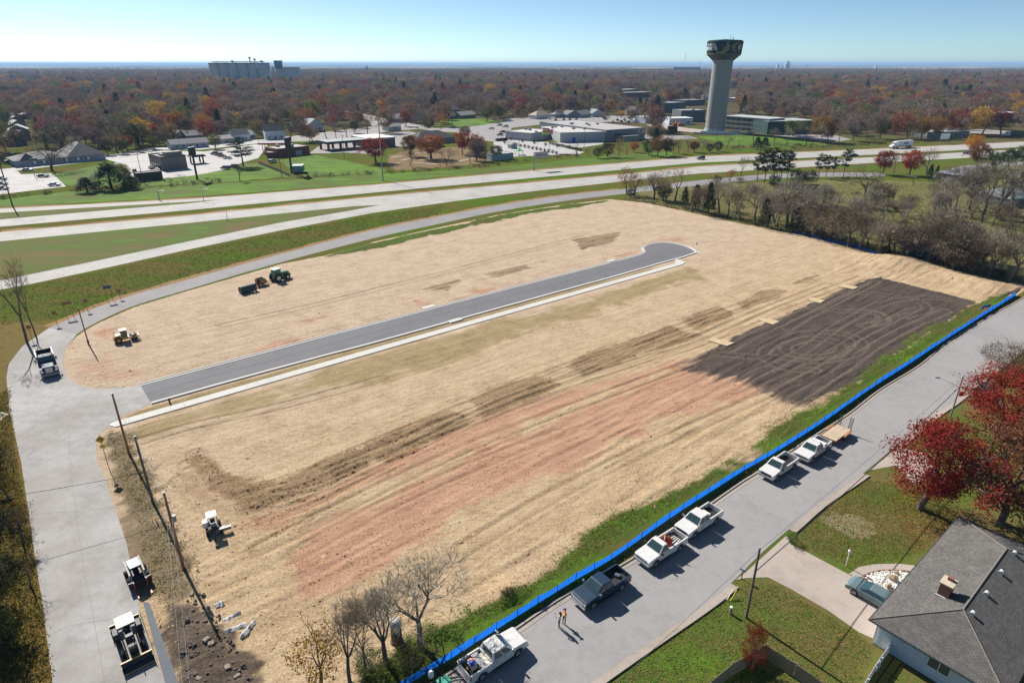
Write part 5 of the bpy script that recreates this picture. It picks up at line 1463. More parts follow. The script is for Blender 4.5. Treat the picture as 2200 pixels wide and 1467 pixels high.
person('person in an orange safety vest and dark trousers wearing a purple cap',(1213,1339),R(200),skel(((0.02,0.27,1.15),(0.1,0.26,0.92),(0.13,0.25,0.84)),((0.02,-0.27,1.15),(0.12,-0.26,0.93),(0.15,-0.25,0.85))),
       ((M_skin2,M_orange,M_pants,M_wood),mm_),(MB().ball((0.0,0,1.72),0.115,0.112,0.09),mat('purple_cap',(0.06,0.03,0.14),0.8)),
       [('cap_brim',MB().box(0.08,0.22,-0.08,0.08,1.705,1.72),MATS['purple_cap']),('hand',fingers((0.14,0.25,0.82),(0.3,0,-1)),M_skin2),('hand',fingers((0.16,-0.25,0.83),(0.3,0,-1)),M_skin2),('vest_stripe',MB().lathe([(0.19,1.1),(0.195,1.15)],12),mat('vest_stripe',(0.7,0.72,0.3),0.5))])
part1('phone','dark phone held up by the person in the white top','phone',MB().box(-0.01,0.01,-0.08,0.08,-0.04,0.04),M_black,on(bpy.data.objects['person'],(0.47,0.0,1.41)),R(160))

# --- verge: warning sign, loop signs, hydrants
M_sign = mat('sign_yellow',(0.72,0.42,0.04),0.5,var=0.1); M_signb = mat('sign_back',(0.30,0.16,0.06),0.6,var=0.25); M_post = mat('sign_post',(0.16,0.12,0.09),0.7)
q = G(235,1008); hsn = HZ(235,1008,935)
t = thing('warning_sign','yellow diamond turn arrow warning sign with a small plate below','road sign',(q.x,q.y,0),R(28))
MB().tube((0,0,0),(0,0,hsn - 0.1),0.04,n=6).build('post',M_post,t)
s_ = 0.56
dp = MB().add([(s_,-0.05,hsn - s_),(0,-0.05,hsn),(-s_,-0.05,hsn - s_),(0,-0.05,hsn - 2 * s_),(s_,-0.08,hsn - s_),(0,-0.08,hsn),(-s_,-0.08,hsn - s_),(0,-0.08,hsn - 2 * s_)],[(0,3,2,1),(4,5,6,7),(0,1,5,4),(1,2,6,5),(2,3,7,6),(3,0,4,7)]).build('plate',M_sign,t)
MB().box(0.08,0.2,-0.09,-0.082,hsn - 0.82,hsn - 0.45).box(-0.12,0.2,-0.09,-0.082,hsn - 0.52,hsn - 0.42).add([(-0.12,-0.09,hsn - 0.62),(-0.3,-0.09,hsn - 0.47),(-0.12,-0.09,hsn - 0.32)],[(0,1,2)]).build('arrow',M_black,dp)
MB().box(-0.24,0.24,-0.07,-0.045,hsn - 1.75,hsn - 1.27).build('speed_plate',M_sign,t)
for (b,tp,n_,lab,w,m) in (((123,697),668,1,'narrow sign seen from behind, second from the bare tree on the loop',0.5,M_signb),((151,681),647,2,'wide sign on two posts seen from behind on the loop',1.0,M_signb),((189,668),642,1,'narrow sign seen from behind between the two wide signs on the loop',0.5,M_signb),
                               ((237,646),613,2,'wide dark blue sign on two posts beside the loop',0.9,mat('sign_blue',(0.06,0.08,0.14),0.5)),((259,642),621,1,'narrow sign seen from behind, farthest along the loop',0.45,M_signb),((70,731),698,1,'narrow sign seen from behind, right beside the bare tree on the loop',0.45,M_signb)):
    q = G(*b); h = HZ(b[0],b[1],tp)
    t = thing('road_sign',lab,'road sign',(q.x,q.y,0),R(35),'signs round the street loop')
    for k in range(n_):
        x = 0 if n_ == 1 else (-0.55 + k * 1.1) * w
        MB().tube((x,0,0),(x,0,h),0.04,n=6).build('post',M_post,t)
    MB().box(-w * 0.8,w * 0.8,-0.05,-0.03,h - 0.75,h).build('plate',m,t)
for p,lab,c in (((365,866),'dark red fire hydrant on the strip beside the new sidewalk',(0.16,0.04,0.03)),((1497,527),'dark fire hydrant beyond the turning circle',(0.06,0.05,0.05))):
    q = G(*p); t = thing('fire_hydrant',lab,'hydrant',q)
    m = mat('hydrant_' + str(p[0]),c,0.5)
    MB().lathe([(0.17,0),(0.17,0.05),(0.12,0.06),(0.12,0.62),(0.15,0.63),(0.15,0.68),(0.11,0.78),(0.03,0.86),(0,0.86)],12).build('barrel',m,t,smooth=True)
    for a in ((0.2,0),(-0.2,0),(0,-0.22)): MB().tube((0,0,0.5),(a[0],a[1],0.5),0.06,n=8).build('outlet',m,t)
# --- wire fence on the bank above the frontage road
M_fpost = mat('fence_post_steel',(0.2,0.19,0.18),0.6,0.3)
fl = resample(P((320,618),(400,596),(600,541),(800,489),(936,461),(1073,436),(1209,415.5)),step=7.0)
t = thing('wire_fence','thin wire fence on steel posts above the frontage road','fence',(fl[0].x,fl[0].y,0)); o0 = fl[0]
pm = MB().tube((0,0,0),(0,0,1.3),0.03,n=5).mesh('post',M_fpost)
for q in fl:
    ob = link('post',pm,t); ob.location = (q.x - o0.x,q.y - o0.y,0)
for z in (0.45,0.85,1.22):
    mb = MB()
    for a,b in zip(fl,fl[1:]): mb.tube((a.x - o0.x,a.y - o0.y,z),(b.x - o0.x,b.y - o0.y,z),0.008,n=3,cap=False)
    mb.build('wire',M_fpost,t)

# --- rubble, plastic and clods at the bottom left
rg = random.Random(21)
rub = P((415,1275),(440,1300),(465,1340),(480,1380),(500,1420),(540,1475),(520,1500),(430,1500),(400,1400),(390,1340))
cl = MB(); n_ = 0
xs = [q.x for q in rub]; ys = [q.y for q in rub]
while n_ < 300:
    x,y = rg.uniform(min(xs),max(xs)),rg.uniform(min(ys),max(ys))
    if sdf(np.array([x]),np.array([y]),rub)[0] < 0.6:
        s_ = abs(rg.gauss(0,0.075)) + 0.03; k = len(cl.v)
        cl.ball((x,y,s_ * 0.4 + 0.14),s_,s_ * rg.uniform(0.6,1.2),s_ * rg.uniform(0.5,0.9),5,4)
        for j in range(k,len(cl.v)):
            v_ = cl.v[j]; cl.v[j] = (v_[0] + rg.uniform(-0.25,0.25) * s_,v_[1] + rg.uniform(-0.25,0.25) * s_,v_[2] + rg.uniform(-0.2,0.2) * s_)
        n_ += 1
o = cl.build('soil_clods',mat('soil_clod',(0.12,0.1,0.085),0.95,var=0.6,scale=3,space='World')); o['kind'] = 'stuff'; o['label'] = 'dark broken soil clods heaped by the verge'; o['category'] = 'soil'
labs = ['pale concrete lump at the foot of the nearest verge pole','tan concrete lump in the middle of the dark soil heap','white concrete lump beside the tan one in the soil heap','grey concrete slab near the bottom of the dark soil heap','small white concrete lump at the bottom edge of the soil heap','tan broken slab low on the right of the soil heap']
for lab,(x,y,s_) in zip(labs,((413,1279,0.26),(444,1378,0.34),(455,1385,0.3),(490,1436,0.32),(428,1460,0.25),(510,1455,0.28))):
    q = G(x,y); mb = MB().box(-s_,s_,-s_ * 0.7,s_ * 0.7,0,s_ * 0.8)
    mb.v = [(a * rg.uniform(0.7,1.1),b * rg.uniform(0.7,1.1),c * rg.uniform(0.6,1.1)) for a,b,c in mb.v]
    part1('concrete_lump',lab,'rubble',mb,MATS.get('dirty_rubble') or mat('dirty_rubble',(0.24,0.2,0.17),0.9,var=0.35),(q.x,q.y,0.12),rg.uniform(0,3),'lumps in the soil heap',bevel=0.05)
M_plas = translucent_mat('torn_white_plastic',(0.62,0.62,0.62),0.3,0.4)
labs = ['torn white plastic sheet nearest the poles','long torn white plastic strip, second from the poles','torn white plastic strip in the middle of the torn strips','torn grey plastic strip nearest the bottom edge']
for lab,(a,b,w) in zip(labs,(((462,1304),(482,1296),0.45),((478,1338),(518,1318),0.3),((482,1360),(530,1342),0.35),((518,1372),(548,1336),0.3))):
    A_,B_ = G(*a),G(*b); d = (B_ - A_); L = d.length; d.normalize(); n = Vector((-d.y,d.x,0)); mb = MB(); k = 9; vs_ = []
    for i in range(k):
        c = d * (L * i / (k - 1)); ww = w * rg.uniform(0.5,1.1)
        vs_ += [c - n * ww + Vector((0,0,rg.uniform(0.12,0.2))),c + Vector((0,0,rg.uniform(0.22,0.4))),c + n * ww + Vector((0,0,rg.uniform(0.12,0.2)))]
    mb.add(vs_,[(3 * i + j,3 * i + 3 + j,3 * i + 4 + j,3 * i + 1 + j) for i in range(k - 1) for j in range(2)])
    part1('plastic_sheet',lab,'plastic sheet',mb,M_plas,A_,0,'torn plastic strips by the soil heap')
# wooden pallet-covered well: straw wrapped column between the bare trees
q = G(853,1378); hh = HZ(853,1378,1331)
t = thing('wrapped_stump','tall brown stump capped with white plastic between the bare trees','stump',(q.x,q.y,0))
MB().lathe([(0.62,0),(0.5,0.3),(0.46,hh * 0.8),(0.44,hh * 0.9),(0,hh * 0.9)],14).build('trunk',mat('stump_bark',(0.17,0.12,0.09),0.95,var=0.4,scale=5,bmp=0.05),t)
mb = MB().lathe([(0.5,hh * 0.72),(0.53,hh * 0.88),(0.4,hh * 0.98),(0.15,hh * 1.02),(0,hh)],14)
mb.v = [(a * rg.uniform(0.92,1.1),b * rg.uniform(0.92,1.1),c) for a,b,c in mb.v]
mb.build('plastic_cap',M_plas,t,smooth=True)
# ================================================================ highway furniture, shops and town
M_roofc = paint_mat('roof_covering',0.9)
def wall_mat2(name,c,rough=0.8):
    return mat(name,c,rough,var=0.1,scale=0.6)
def frame(pA,pB):
    a,b = G(*pA),G(*pB); d = b - a
    return Vector((a.x,a.y,0)),math.atan2(d.y,d.x),d.length
def foot(q,a,L,D,m=4.0):
    e = Vector((math.cos(a),math.sin(a))); n = Vector((-e.y,e.x)); o = Vector((q.x,q.y))
    AVOID.append(([tuple(o),tuple(o + e * L),tuple(o + e * L + n * D),tuple(o + n * D)],m))
def col(o,c):
    o.color = (*c,1); return o
def glaze(t,L,D,y,z0,z1,n,w,x0=None,x1=None,name='window',m=None):
    """n windows along a front"""
    x0 = 0.8 if x0 is None else x0; x1 = L - 0.8 if x1 is None else x1
    for i in range(n):
        c = x0 + (x1 - x0) * (i + 0.5) / n
        o = MB().box(c - w / 2,c + w / 2,y - 0.05,y + 0.02,z0,z1).build(name,m or M_glass,t)
        MB().box(c - w / 2 - 0.1,c - w / 2,y - 0.07,y,z0 - 0.1,z1 + 0.1).box(c + w / 2,c + w / 2 + 0.1,y - 0.07,y,z0 - 0.1,z1 + 0.1).box(c - w / 2,c + w / 2,y - 0.07,y,z1,z1 + 0.1).box(c - w / 2,c + w / 2,y - 0.07,y,z0 - 0.1,z0).build('window_frame',M_trim,o)
def house(label,pA,pB,depth,eave,rise,wall=(0.6,0.6,0.6),roof=(0.13,0.125,0.125),gable='side',win=3,group='houses in the town',storeys=1,chimney=False,name='house'):
    q,a,L = frame(pA,pB)
    t = thing(name,label,'house',q,a,group); foot(q,a,L,depth)
    col(MB().box(0,L,0,depth,0,eave).build('wall',M_wall,t),wall)
    ov = 0.45
    if gable == 'side':      # ridge along the front
        r = MB().side([(-ov,eave - 0.12),(depth / 2,eave + rise),(depth + ov,eave - 0.12),(depth / 2,eave + rise - 0.25)],-ov,L + ov).xf(Matrix(((0,1,0,0),(1,0,0,0),(0,0,1,0),(0,0,0,1))))
        g_ = MB().add([(0,0,eave),(0,depth,eave),(0,depth / 2,eave + rise - 0.2),(L,0,eave),(L,depth,eave),(L,depth / 2,eave + rise - 0.2)],[(0,2,1),(3,4,5),(0,3,5,2),(1,2,5,4)])
    elif gable == 'front':
        r = MB().side([(-ov,eave - 0.12),(L / 2,eave + rise),(L + ov,eave - 0.12),(L / 2,eave + rise - 0.25)],-ov,depth + ov)
        g_ = MB().add([(0,0,eave),(L,0,eave),(L / 2,0,eave + rise - 0.2),(0,depth,eave),(L,depth,eave),(L / 2,depth,eave + rise - 0.2)],[(0,1,2),(3,5,4),(0,2,5,3),(1,4,5,2)])
    else:                    # hip
        h = min(depth,L) / 2
        A_,B_,C_,D_ = (-ov,-ov,eave),(L + ov,-ov,eave),(L + ov,depth + ov,eave),(-ov,depth + ov,eave)
        if L >= depth: r0,r1 = (h,depth / 2,eave + rise),(max(h + 0.01,L - h),depth / 2,eave + rise)
        else: r0,r1 = (L / 2,h,eave + rise),(L / 2,depth - h,eave + rise)
        if L >= depth: r = MB().add([A_,B_,C_,D_,r0,r1],[(0,1,5,4),(1,2,5),(2,3,4,5),(3,0,4),(0,3,2,1)])
        else: r = MB().add([A_,B_,C_,D_,r0,r1],[(0,1,4),(1,2,5,4),(2,3,5),(3,0,4,5),(0,3,2,1)])
        g_ = None
    rf = col(r.build('roof',M_roofc,t),roof)
    if g_: col(g_.build('gable_wall',M_wall,t),wall)
    if chimney: MB().box(L * 0.6,L * 0.6 + 0.8,depth * 0.4,depth * 0.4 + 0.8,eave,eave + rise + 1.2).build('chimney',M_brickw,rf)
    for s_ in range(storeys):
        z = 0.9 + s_ * 2.7
        glaze(t,L,depth,0,z,min(z + 1.3,eave - 0.2),win,1.1)
    MB().box(L * 0.5 - 0.5,L * 0.5 + 0.5,-0.06,0.01,0,2.05).build('door',M_brickw,t) if win != 1 else None
    return t
def flat(label,pA,pB,depth,h,wall,roof=(0.5,0.5,0.5),win=0,units=0,name='building',cat='building',parapet=0.5,band=None,group=None,doors=()):
    q,a,L = frame(pA,pB)
    t = thing(name,label,cat,q,a,group); foot(q,a,L,depth)
    col(MB().box(0,L,0,depth,0,h - 0.02).build('wall',M_wall,t),wall)
    col(MB().box(0.3,L - 0.3,0.3,depth - 0.3,h - parapet * 0.6 - 0.02,h - parapet * 0.5 + 0.28).build('roof',M_roofc,t),roof)
    col(MB().box(-0.05,L + 0.05,-0.05,0.3,h - 0.3,h + parapet * 0.5).box(-0.05,L + 0.05,depth - 0.3,depth + 0.05,h - 0.3,h + parapet * 0.5).box(-0.05,0.3,0.3,depth - 0.3,h - 0.3,h + parapet * 0.5).box(L - 0.3,L + 0.05,0.3,depth - 0.3,h - 0.3,h + parapet * 0.5).build('parapet',M_wall,t),band or wall)
    if win: glaze(t,L,depth,0,1.0,min(2.6,h - 0.6),win,min(2.2,L / win * 0.5))
    rg = random.Random(hash(label) % 1000 if False else len(label))
    for i in range(units):
        x,y = rg.uniform(2,max(2.1,L - 3)),rg.uniform(2,max(2.1,depth - 3))
        MB().box(x,x + rg.uniform(1.2,2.4),y,y + rg.uniform(1.2,2.2),h - 0.1,h + rg.uniform(0.8,1.5)).build('roof_unit',M_grey,t)
    for x,w,hh,m in doors: MB().box(x,x + w,-0.07,0.01,0,hh).build('door',m,t)
    return t
# ---------------- paved lots and side streets
sheet('car_park',P((-40,424),(0,418),(142,401),(120,380),(108,372),(45,375),(38,368),(0,366),(-40,368)),M_lot,0.03)
sheet('side_street',P((-40,376),(60,364),(150,353),(232,344),(300,330),(345,322),(430,322),(560,308),(560,300),(430,315),(330,318),(232,334),(150,346),(60,358),(-40,368)),M_lot,0.034)
sheet('car_park',P((232,344),(300,331),(345,324),(440,326),(560,309),(575,313),(555,340),(520,350),(478,366),(420,377),(352,384),(296,390),(272,372),(262,352)),M_lot,0.038)
sheet('side_street',P((560,308),(620,305),(720,300),(800,290),(830,283),(930,275),(900,268),(840,258),(780,245),(750,238),(740,240),(790,258),(800,272),(700,284),(620,294),(560,300)),M_lotasp,0.034)
sheet('car_park',P((665,330),(680,318),(700,305),(800,290),(880,282),(905,290),(900,312),(830,318),(800,332),(740,328),(700,330)),M_lotasp,0.04)
sheet('car_park',P((900,276),(960,272),(1040,262),(1090,255),(1200,250),(1320,248),(1400,252),(1395,262),(1330,262),(1180,266),(1100,275),(1085,300),(1060,305),(1000,298),(980,285),(930,282)),M_lotasp,0.042)
sheet('nursery_yard',P((1060,306),(1086,299),(1142,304),(1204,307),(1300,305),(1296,310),(1245,318),(1200,313),(1255,327),(1246,331),(1200,333),(1130,336),(1080,338),(1050,330),(1062,318)),M_lot,0.046)
sheet('gravel_drive',P((1385,290),(1480,292),(1500,298),(1400,304),(1385,300)),M_lotasp,0.03)
sheet('gravel_drive',P((1390,262),(1480,276),(1520,280),(1500,286),(1440,280),(1390,270)),M_drive,0.03)
sheet('side_street',P((1660,291),(1720,286),(1790,290),(1830,300),(1790,306),(1740,300)),M_lotasp,0.03)
sheet('side_street',P((2020,284),(2100,278),(2250,286),(2250,294),(2100,287)),M_lotasp,0.03)
sheet('side_street',P((2010,372),(2060,358),(2130,350),(2250,346),(2250,352),(2130,357),(2080,366),(2060,374),(2000,384)),M_front,0.03)
sheet('grass_field',ragged(P((1500,294),(1600,290),(1720,300),(1790,312),(1700,318),(1560,312)),0.7,3.0),grass_mat('bright_grass',10,-0.10),0.012)
sheet('grass_field',ragged(P((100,381),(115,374),(220,354),(260,356),(270,372),(290,392),(200,402),(145,400)),0.7,3.0),MATS['bright_grass'],0.012)
sheet('grass_field',ragged(P((300,392),(352,385),(470,369),(525,352),(556,352),(600,368),(625,380),(480,392),(300,402)),0.7,3.0),MATS['bright_grass'],0.012)
sheet('grass_field',ragged(P((600,345),(665,332),(700,338),(760,350),(835,365),(820,374),(660,380),(640,372)),0.7,3.0),MATS['bright_grass'],0.012)
sheet('grass_field',ragged(P((600,305),(640,290),(760,284),(800,292),(740,302),(660,306)),0.7,3.0),MATS['bright_grass'],0.014)
sheet('grass_field',ragged(P((900,270),(960,256),(1040,256),(1090,262),(1000,274),(930,276)),0.7,3.0),MATS['bright_grass'],0.05)
sheet('grass_bank',P((0,430),(142,412),(300,404),(480,394),(640,384),(830,374),(1000,364),(1150,352),(1300,335),(1450,325),(1440,338),(1300,352),(1100,368),(800,394),(400,424),(0,445)),grass_mat('bank_grass',22,-0.07),0.011)
sheet('garden_ground',ragged(P((836,334),(900,318),(1000,316),(1052,330),(1050,350),(960,360),(850,366),(832,352)),0.8,3.0),dry_mat('garden_ground',(96,74,52),(126,104,74),(88,96,46),0.3),0.02); AVOID.pop()
for a,b,w in (((838,339),(864,335),2.0),((862,345),(884,340),1.8),((834,352),(860,349),1.6),((838,357),(854,356),2.2),((893,329),(928,327),2.0),((902,344),(930,339),1.6),((888,349),(938,353),1.8),((984,347),(1018,340),2.0),((938,332),(960,331),1.6),((958,348),(978,350),1.6)):
    p_,q_ = G(*a),G(*b); d_ = (q_ - p_).normalized(); n_ = Vector((-d_.y,d_.x,0)) * w / 2
    sheet('garden_path',[p_ - n_,q_ - n_ * 0.7,q_ + n_,p_ + n_ * 0.8],M_drive,0.03)
# ---------------- highway lights, signs
def mast(label,base,top,kind='street light',r=0.16,m=M_grey,heads=2,arm=1.4,name='light_mast',cat='street light'):
    q = G(*base); h = HZ(base[0],base[1],top)
    t = thing(name,label,cat,(q.x,q.y,0))
    MB().tube((0,0,0),(0,0,h),r,r * 0.55,n=8).build('pole',m,t)
    for k in range(heads):
        s_ = -1 if k % 2 else 1
        MB().tube((0,0,h - 0.2),(s_ * arm,0,h),0.05,n=5).build('lamp_arm',m,t)
        MB().box(min(s_ * arm,s_ * (arm + 0.9)),max(s_ * arm,s_ * (arm + 0.9)),-0.25,0.25,h - 0.05,h + 0.15).build('lamp_head',M_white,t)
    return t
mast('very tall highway light mast between the bank and the pruned garden',(823,388),226,heads=4,r=0.28,arm=0.9)
mast('short light pole on the tip of the upper median',(438,433),406,heads=1,r=0.12)
mast('short light pole beside the upper highway ramp left of the median tip',(343,431),410,heads=1,r=0.25)
mast('short light pole on the grass between the highway and the exit ramp',(489,474),454,heads=1,r=0.1)
mast('tall light pole at the road corner behind the red brick shop',(898,281),226,heads=2,r=0.2)
mast('light pole behind the dark roofed office',(1023,272),250,heads=1,r=0.15)
mast('light pole at the near corner of the left car park',(76,382),340,heads=1,r=0.14)
mast('light pole at the restaurant car park',(463,330),296,heads=2,r=0.14)
t,h = pole('dark leaning utility pole at the left edge above the highway',(28,445),345,M_poled,r=0.25)
for b,tp,lab in (((556,306),268,'utility pole behind the fuel station canopy'),((740,340),290,'utility pole at the corner of the pruned garden fence'),((1255,316),276,'utility pole in front of the grey warehouse'),((1373,320),295,'utility pole by the orange shrub near the highway'),((308,393),330,'utility pole beside the waste enclosure'),((606,382),338,'utility pole beside the green box trailer'),((1540,300),262,'utility pole in front of the water tower'),((1115,338),298,'utility pole in the nursery yard')):
    pole(lab,b,tp,M_poled,r=0.14,arms=((0.6,1.1,20),) if b[0] != 606 else ())
def sign_mono(label,base,top,bot,w,m,name='pole_sign',thick=0.5,ang=60):
    q = G(*base); h = HZ(base[0],base[1],top); hb = HZ(base[0],base[1],bot)
    t = thing(name,label,'sign',(q.x,q.y,0),R(ang))
    MB().tube((0,0,0),(0,0,hb + 0.5),0.45,0.4,n=12).build('pole',M_dark,t)
    MB().box(-w / 2,w / 2,-thick / 2,thick / 2,hb,h).build('panel',m,t)
    MB().box(-w / 2 - 0.1,w / 2 + 0.1,-thick / 2 - 0.05,thick / 2 + 0.05,h,h + 0.2).build('panel_trim',M_white,t)
    return t
sign_mono('dark monopole sign with a white edge beside the restaurant',(424,386),317,334,4.5,M_black,ang=82)
sign_mono('dark monopole sign with a white edge beside the green box trailer',(627,373),296,319,5.0,M_black,ang=82)
q = G(1147,367); h = HZ(1147,367,327)
t = thing('highway_sign','cantilever highway sign seen from behind above the far lanes','highway sign',(q.x,q.y,0),R(25))
MB().tube((0,0,0),(0,0,h),0.28,0.22,n=10).build('post',M_grey,t)
MB().tube((0,0,h - 0.4),(7.5,0,h - 0.5),0.15,n=6).tube((0,0,h - 2.0),(7.5,0,h - 2.1),0.15,n=6).build('arm',M_chrome,t)
MB().box(0.6,7.6,0.2,0.3,h - 2.9,h - 0.1).build('panel',M_grey,t)
for k in range(5): MB().box(1.0 + k * 1.4,1.12 + k * 1.4,0.1,0.2,h - 2.9,h - 0.1).build('stiffener',M_chrome,t)
q = G(2027,309); h = HZ(2027,309,287); hb = HZ(2027,309,299)
t = thing('highway_billboard','white highway sign board on two posts behind the semi truck','sign',(q.x,q.y,0),R(10))
for x in (-1.8,1.6): MB().tube((x,0,0),(x,0,h),0.15,n=6).build('post',M_grey,t)
for k in range(3): MB().box(-3.2 + k * 2.15,-1.1 + k * 2.15,-0.15,-0.05,hb,h).build('panel',M_white,t)
# pole sign with coloured panels in the nursery
q = G(1170,327); h = HZ(1170,327,276)
t = thing('shop_sign','tall red, yellow and green shop sign on two thin poles','sign',(q.x,q.y,0),R(14))
for x in (0,2.9): MB().tube((x,0,0),(x,0,h - 1),0.09,n=6).build('post',M_dark,t)
MB().box(-1.4,2.4,-0.3,0.3,h - 2.0,h).build('red_panel',M_red,t)
MB().box(-1.4,1.6,-0.3,0.3,h - 3.0,h - 2.02).build('yellow_panel',mat('sign_panel_yellow',(0.6,0.6,0.1),0.5),t)
MB().box(-1.2,2.2,-0.3,0.3,h - 3.8,h - 3.02).build('green_panel',mat('sign_panel_green',(0.1,0.42,0.12),0.5),t)
MB().box(2.5,4.6,-0.3,0.3,h - 3.2,h - 0.6).build('side_panel',mat('sign_panel_pink',(0.6,0.25,0.25),0.5),t)
for k in range(6): MB().box(-1.1 + k * 0.55,-0.75 + k * 0.55,-0.33,-0.305,h - 1.4,h - 0.6).build('lettering',M_white,t)
# ---------------- the water tower
q = G(1535,283)
wt = thing('water_tower','tall concrete water tower with a dark green and gold tank','water tower',(q.x,q.y,0),math.atan2(-q.y,-q.x) + math.pi / 2)
M_shaft = mat('tower_concrete',(0.27,0.265,0.26),0.8,var=0.08,scale=0.3)
M_tank = mat('tank_green',(0.006,0.028,0.03),0.7,spec=0.15,var=0.12,scale=0.2)
M_gold = mat('tank_gold',(0.2,0.16,0.05),0.7,var=0.12,scale=0.3)
M_twhite = mat('tank_white',(0.75,0.76,0.76),0.5,var=0.05)
MB().lathe([(7.15,0),(7.15,2.5),(6.9,2.5),(6.9,47.4),(7.3,48.0)],64).build('shaft',M_shaft,wt,smooth=False)
MB().lathe([(7.2,0.0),(7.25,2.4),(6.8,2.45)],64).build('plinth',mat('tower_plinth',(0.42,0.48,0.55),0.7,var=0.1),wt)
for k in range(14): MB().lathe([(6.9,5.0 + k * 3.0),(6.93,5.03 + k * 3.0),(6.93,5.1 + k * 3.0),(6.9,5.13 + k * 3.0)],64).build('pour_line',mat('pour_line%d' % k,(0.36,0.36,0.36),0.85),wt)
MB().lathe([(7.35,47.6),(7.35,48.0),(11.6,51.6),(11.7,51.9)],64).build('cone',mat('tank_underside',(0.02,0.03,0.035),0.5,var=0.2,scale=0.3),wt)
RT = lambda z: 11.7 + 0.55 * (z - 52) / 8.0
MB().lathe([(11.7,51.9),(11.72,52.2),(12.25,59.7),(12.0,60.4),(11.0,60.9),(0,61.6)],64).build('tank',M_tank,wt,smooth=False)
MB().lathe([(11.75,51.85),(11.8,52.05),(11.7,52.2)],64).build('tank_band',M_gold,wt)
MB().lathe([(7.4,47.85),(7.45,48.05),(7.35,48.15)],64).build('collar',M_twhite,wt)
def on_tank(a,z,da,dz,off=0.04):
    """quads laid on the tank wall; a = angle from straight at the camera, to the right"""
    n = max(2,int(da / 0.04)); mb = MB(); vs_ = []
    for i in range(n + 1):
        t_ = a - da / 2 + da * i / n
        for zz in (z - dz / 2,z + dz / 2):
            r = RT(zz) + off; vs_.append((r * math.sin(t_),-r * math.cos(t_),zz))
    return mb.add(vs_,[(2 * i,2 * i + 2,2 * i + 3,2 * i + 1) for i in range(n)])
def hexes(cs,s_):
    mb = MB()
    for a,z in cs:
        pts = []
        for k in range(6):
            aa = a + s_ * math.cos(math.pi / 3 * k + 0.52) / 12.0; zz = z + s_ * math.sin(math.pi / 3 * k + 0.52); r = RT(zz) + 0.05
            pts.append((r * math.sin(aa),-r * math.cos(aa),zz))
        mb.add(pts,[tuple(range(6))])
    return mb
HX = [(0.15,59.0),(0.12,57.2),(0.22,57.2),(0.03,55.8),(0.13,55.6),(0.22,55.5),(-0.05,54.3),(0.05,54.1),(0.14,54.2),(-0.2,53.0),(-0.32,53.0),(-0.1,53.0),(0.0,52.9),(-0.42,53.1),(0.45,57.0),(0.5,55.6),(0.58,57.8),(0.6,56.4),(0.68,58.6),(0.56,54.4),(0.7,54.0),(0.8,59.2),(0.95,53.6)]
for a,z in HX: hexes([(a,z)],0.85).build('hexagon',M_gold,wt)
# lettering: block letters on a white field at the left, ring emblem at the right
def seg_text(txt,a0,zc,hgt,adv,m):
    G5 = {'S': ('111','100','111','001','111'),'T': ('111','010','010','010','010'),'A': ('111','101','111','101','101'),'E': ('111','100','110','100','111'),'N': ('101','111','111','101','101'),'R': ('110','101','110','101','101'),'O': ('111','101','101','101','111'),'H': ('101','101','111','101','101')}
    for i,ch in enumerate(txt):
        mb = MB(); g5 = G5[ch]; pw = adv * 0.8 / 3; ph = hgt / 5
        for r_,row in enumerate(g5):
            for c_,v in enumerate(row):
                if v == '1':
                    k = on_tank(a0 + i * adv + (c_ - 1) * pw,zc + hgt / 2 - (r_ + 0.5) * ph,pw,ph,0.09); mb.add(k.v,k.f)
        mb.build('letter',m,wt)
seg_text('STATE',-1.16,57.9,1.4,0.15,M_twhite)
seg_text('HORNETS',-1.42,55.6,2.2,0.155,M_twhite)
M_emb = M_twhite
for (r0,r1,m) in ((1.9,2.25,M_gold),(1.45,1.6,M_twhite)):
    mb = MB(); n = 28; vs_ = []
    for k in range(n):
        for r_ in (r0,r1):
            aa = 0.98 + r_ * math.cos(2 * math.pi * k / n) / 12; zz = 56.3 + r_ * math.sin(2 * math.pi * k / n); R_ = RT(zz) + 0.09; vs_.append((R_ * math.sin(aa),-R_ * math.cos(aa),zz))
    mb.add(vs_,[(2 * k,2 * ((k + 1) % n),2 * ((k + 1) % n) + 1,2 * k + 1) for k in range(n)]).build('emblem_ring',m,wt)
for dz in (-0.75,0,0.75): on_tank(0.98,56.3 + dz,0.17,0.32,0.1).build('emblem_bar',M_twhite,wt)
on_tank(0.91,56.3,0.04,1.8,0.1).build('emblem_bar',M_twhite,wt)
MB().tube((3,-2,61),(3,-2,64.5),0.12,n=5).tube((5,0,61),(5,0,63),0.25,n=6).build('antenna',M_grey,wt)
for r_,z,lab in ((18,0.9,'low pale retaining wall ringing the water tower'),(27,0.7,'lower pale retaining wall on the slope below the water tower')):
    pts = [Vector((q.x + r_ * math.cos(a),q.y + r_ * 0.9 * math.sin(a))) for a in np.linspace(-2.4,-0.35,22)]
    mb = MB(); band(mb,[p_ - Vector((q.x,q.y)) for p_ in pts],0.4,0,z + 0.6)
    o = mb.build('retaining_wall',MATS['tower_plinth']); o.location = (q.x,q.y,0); tag(o,lab,'retaining wall')
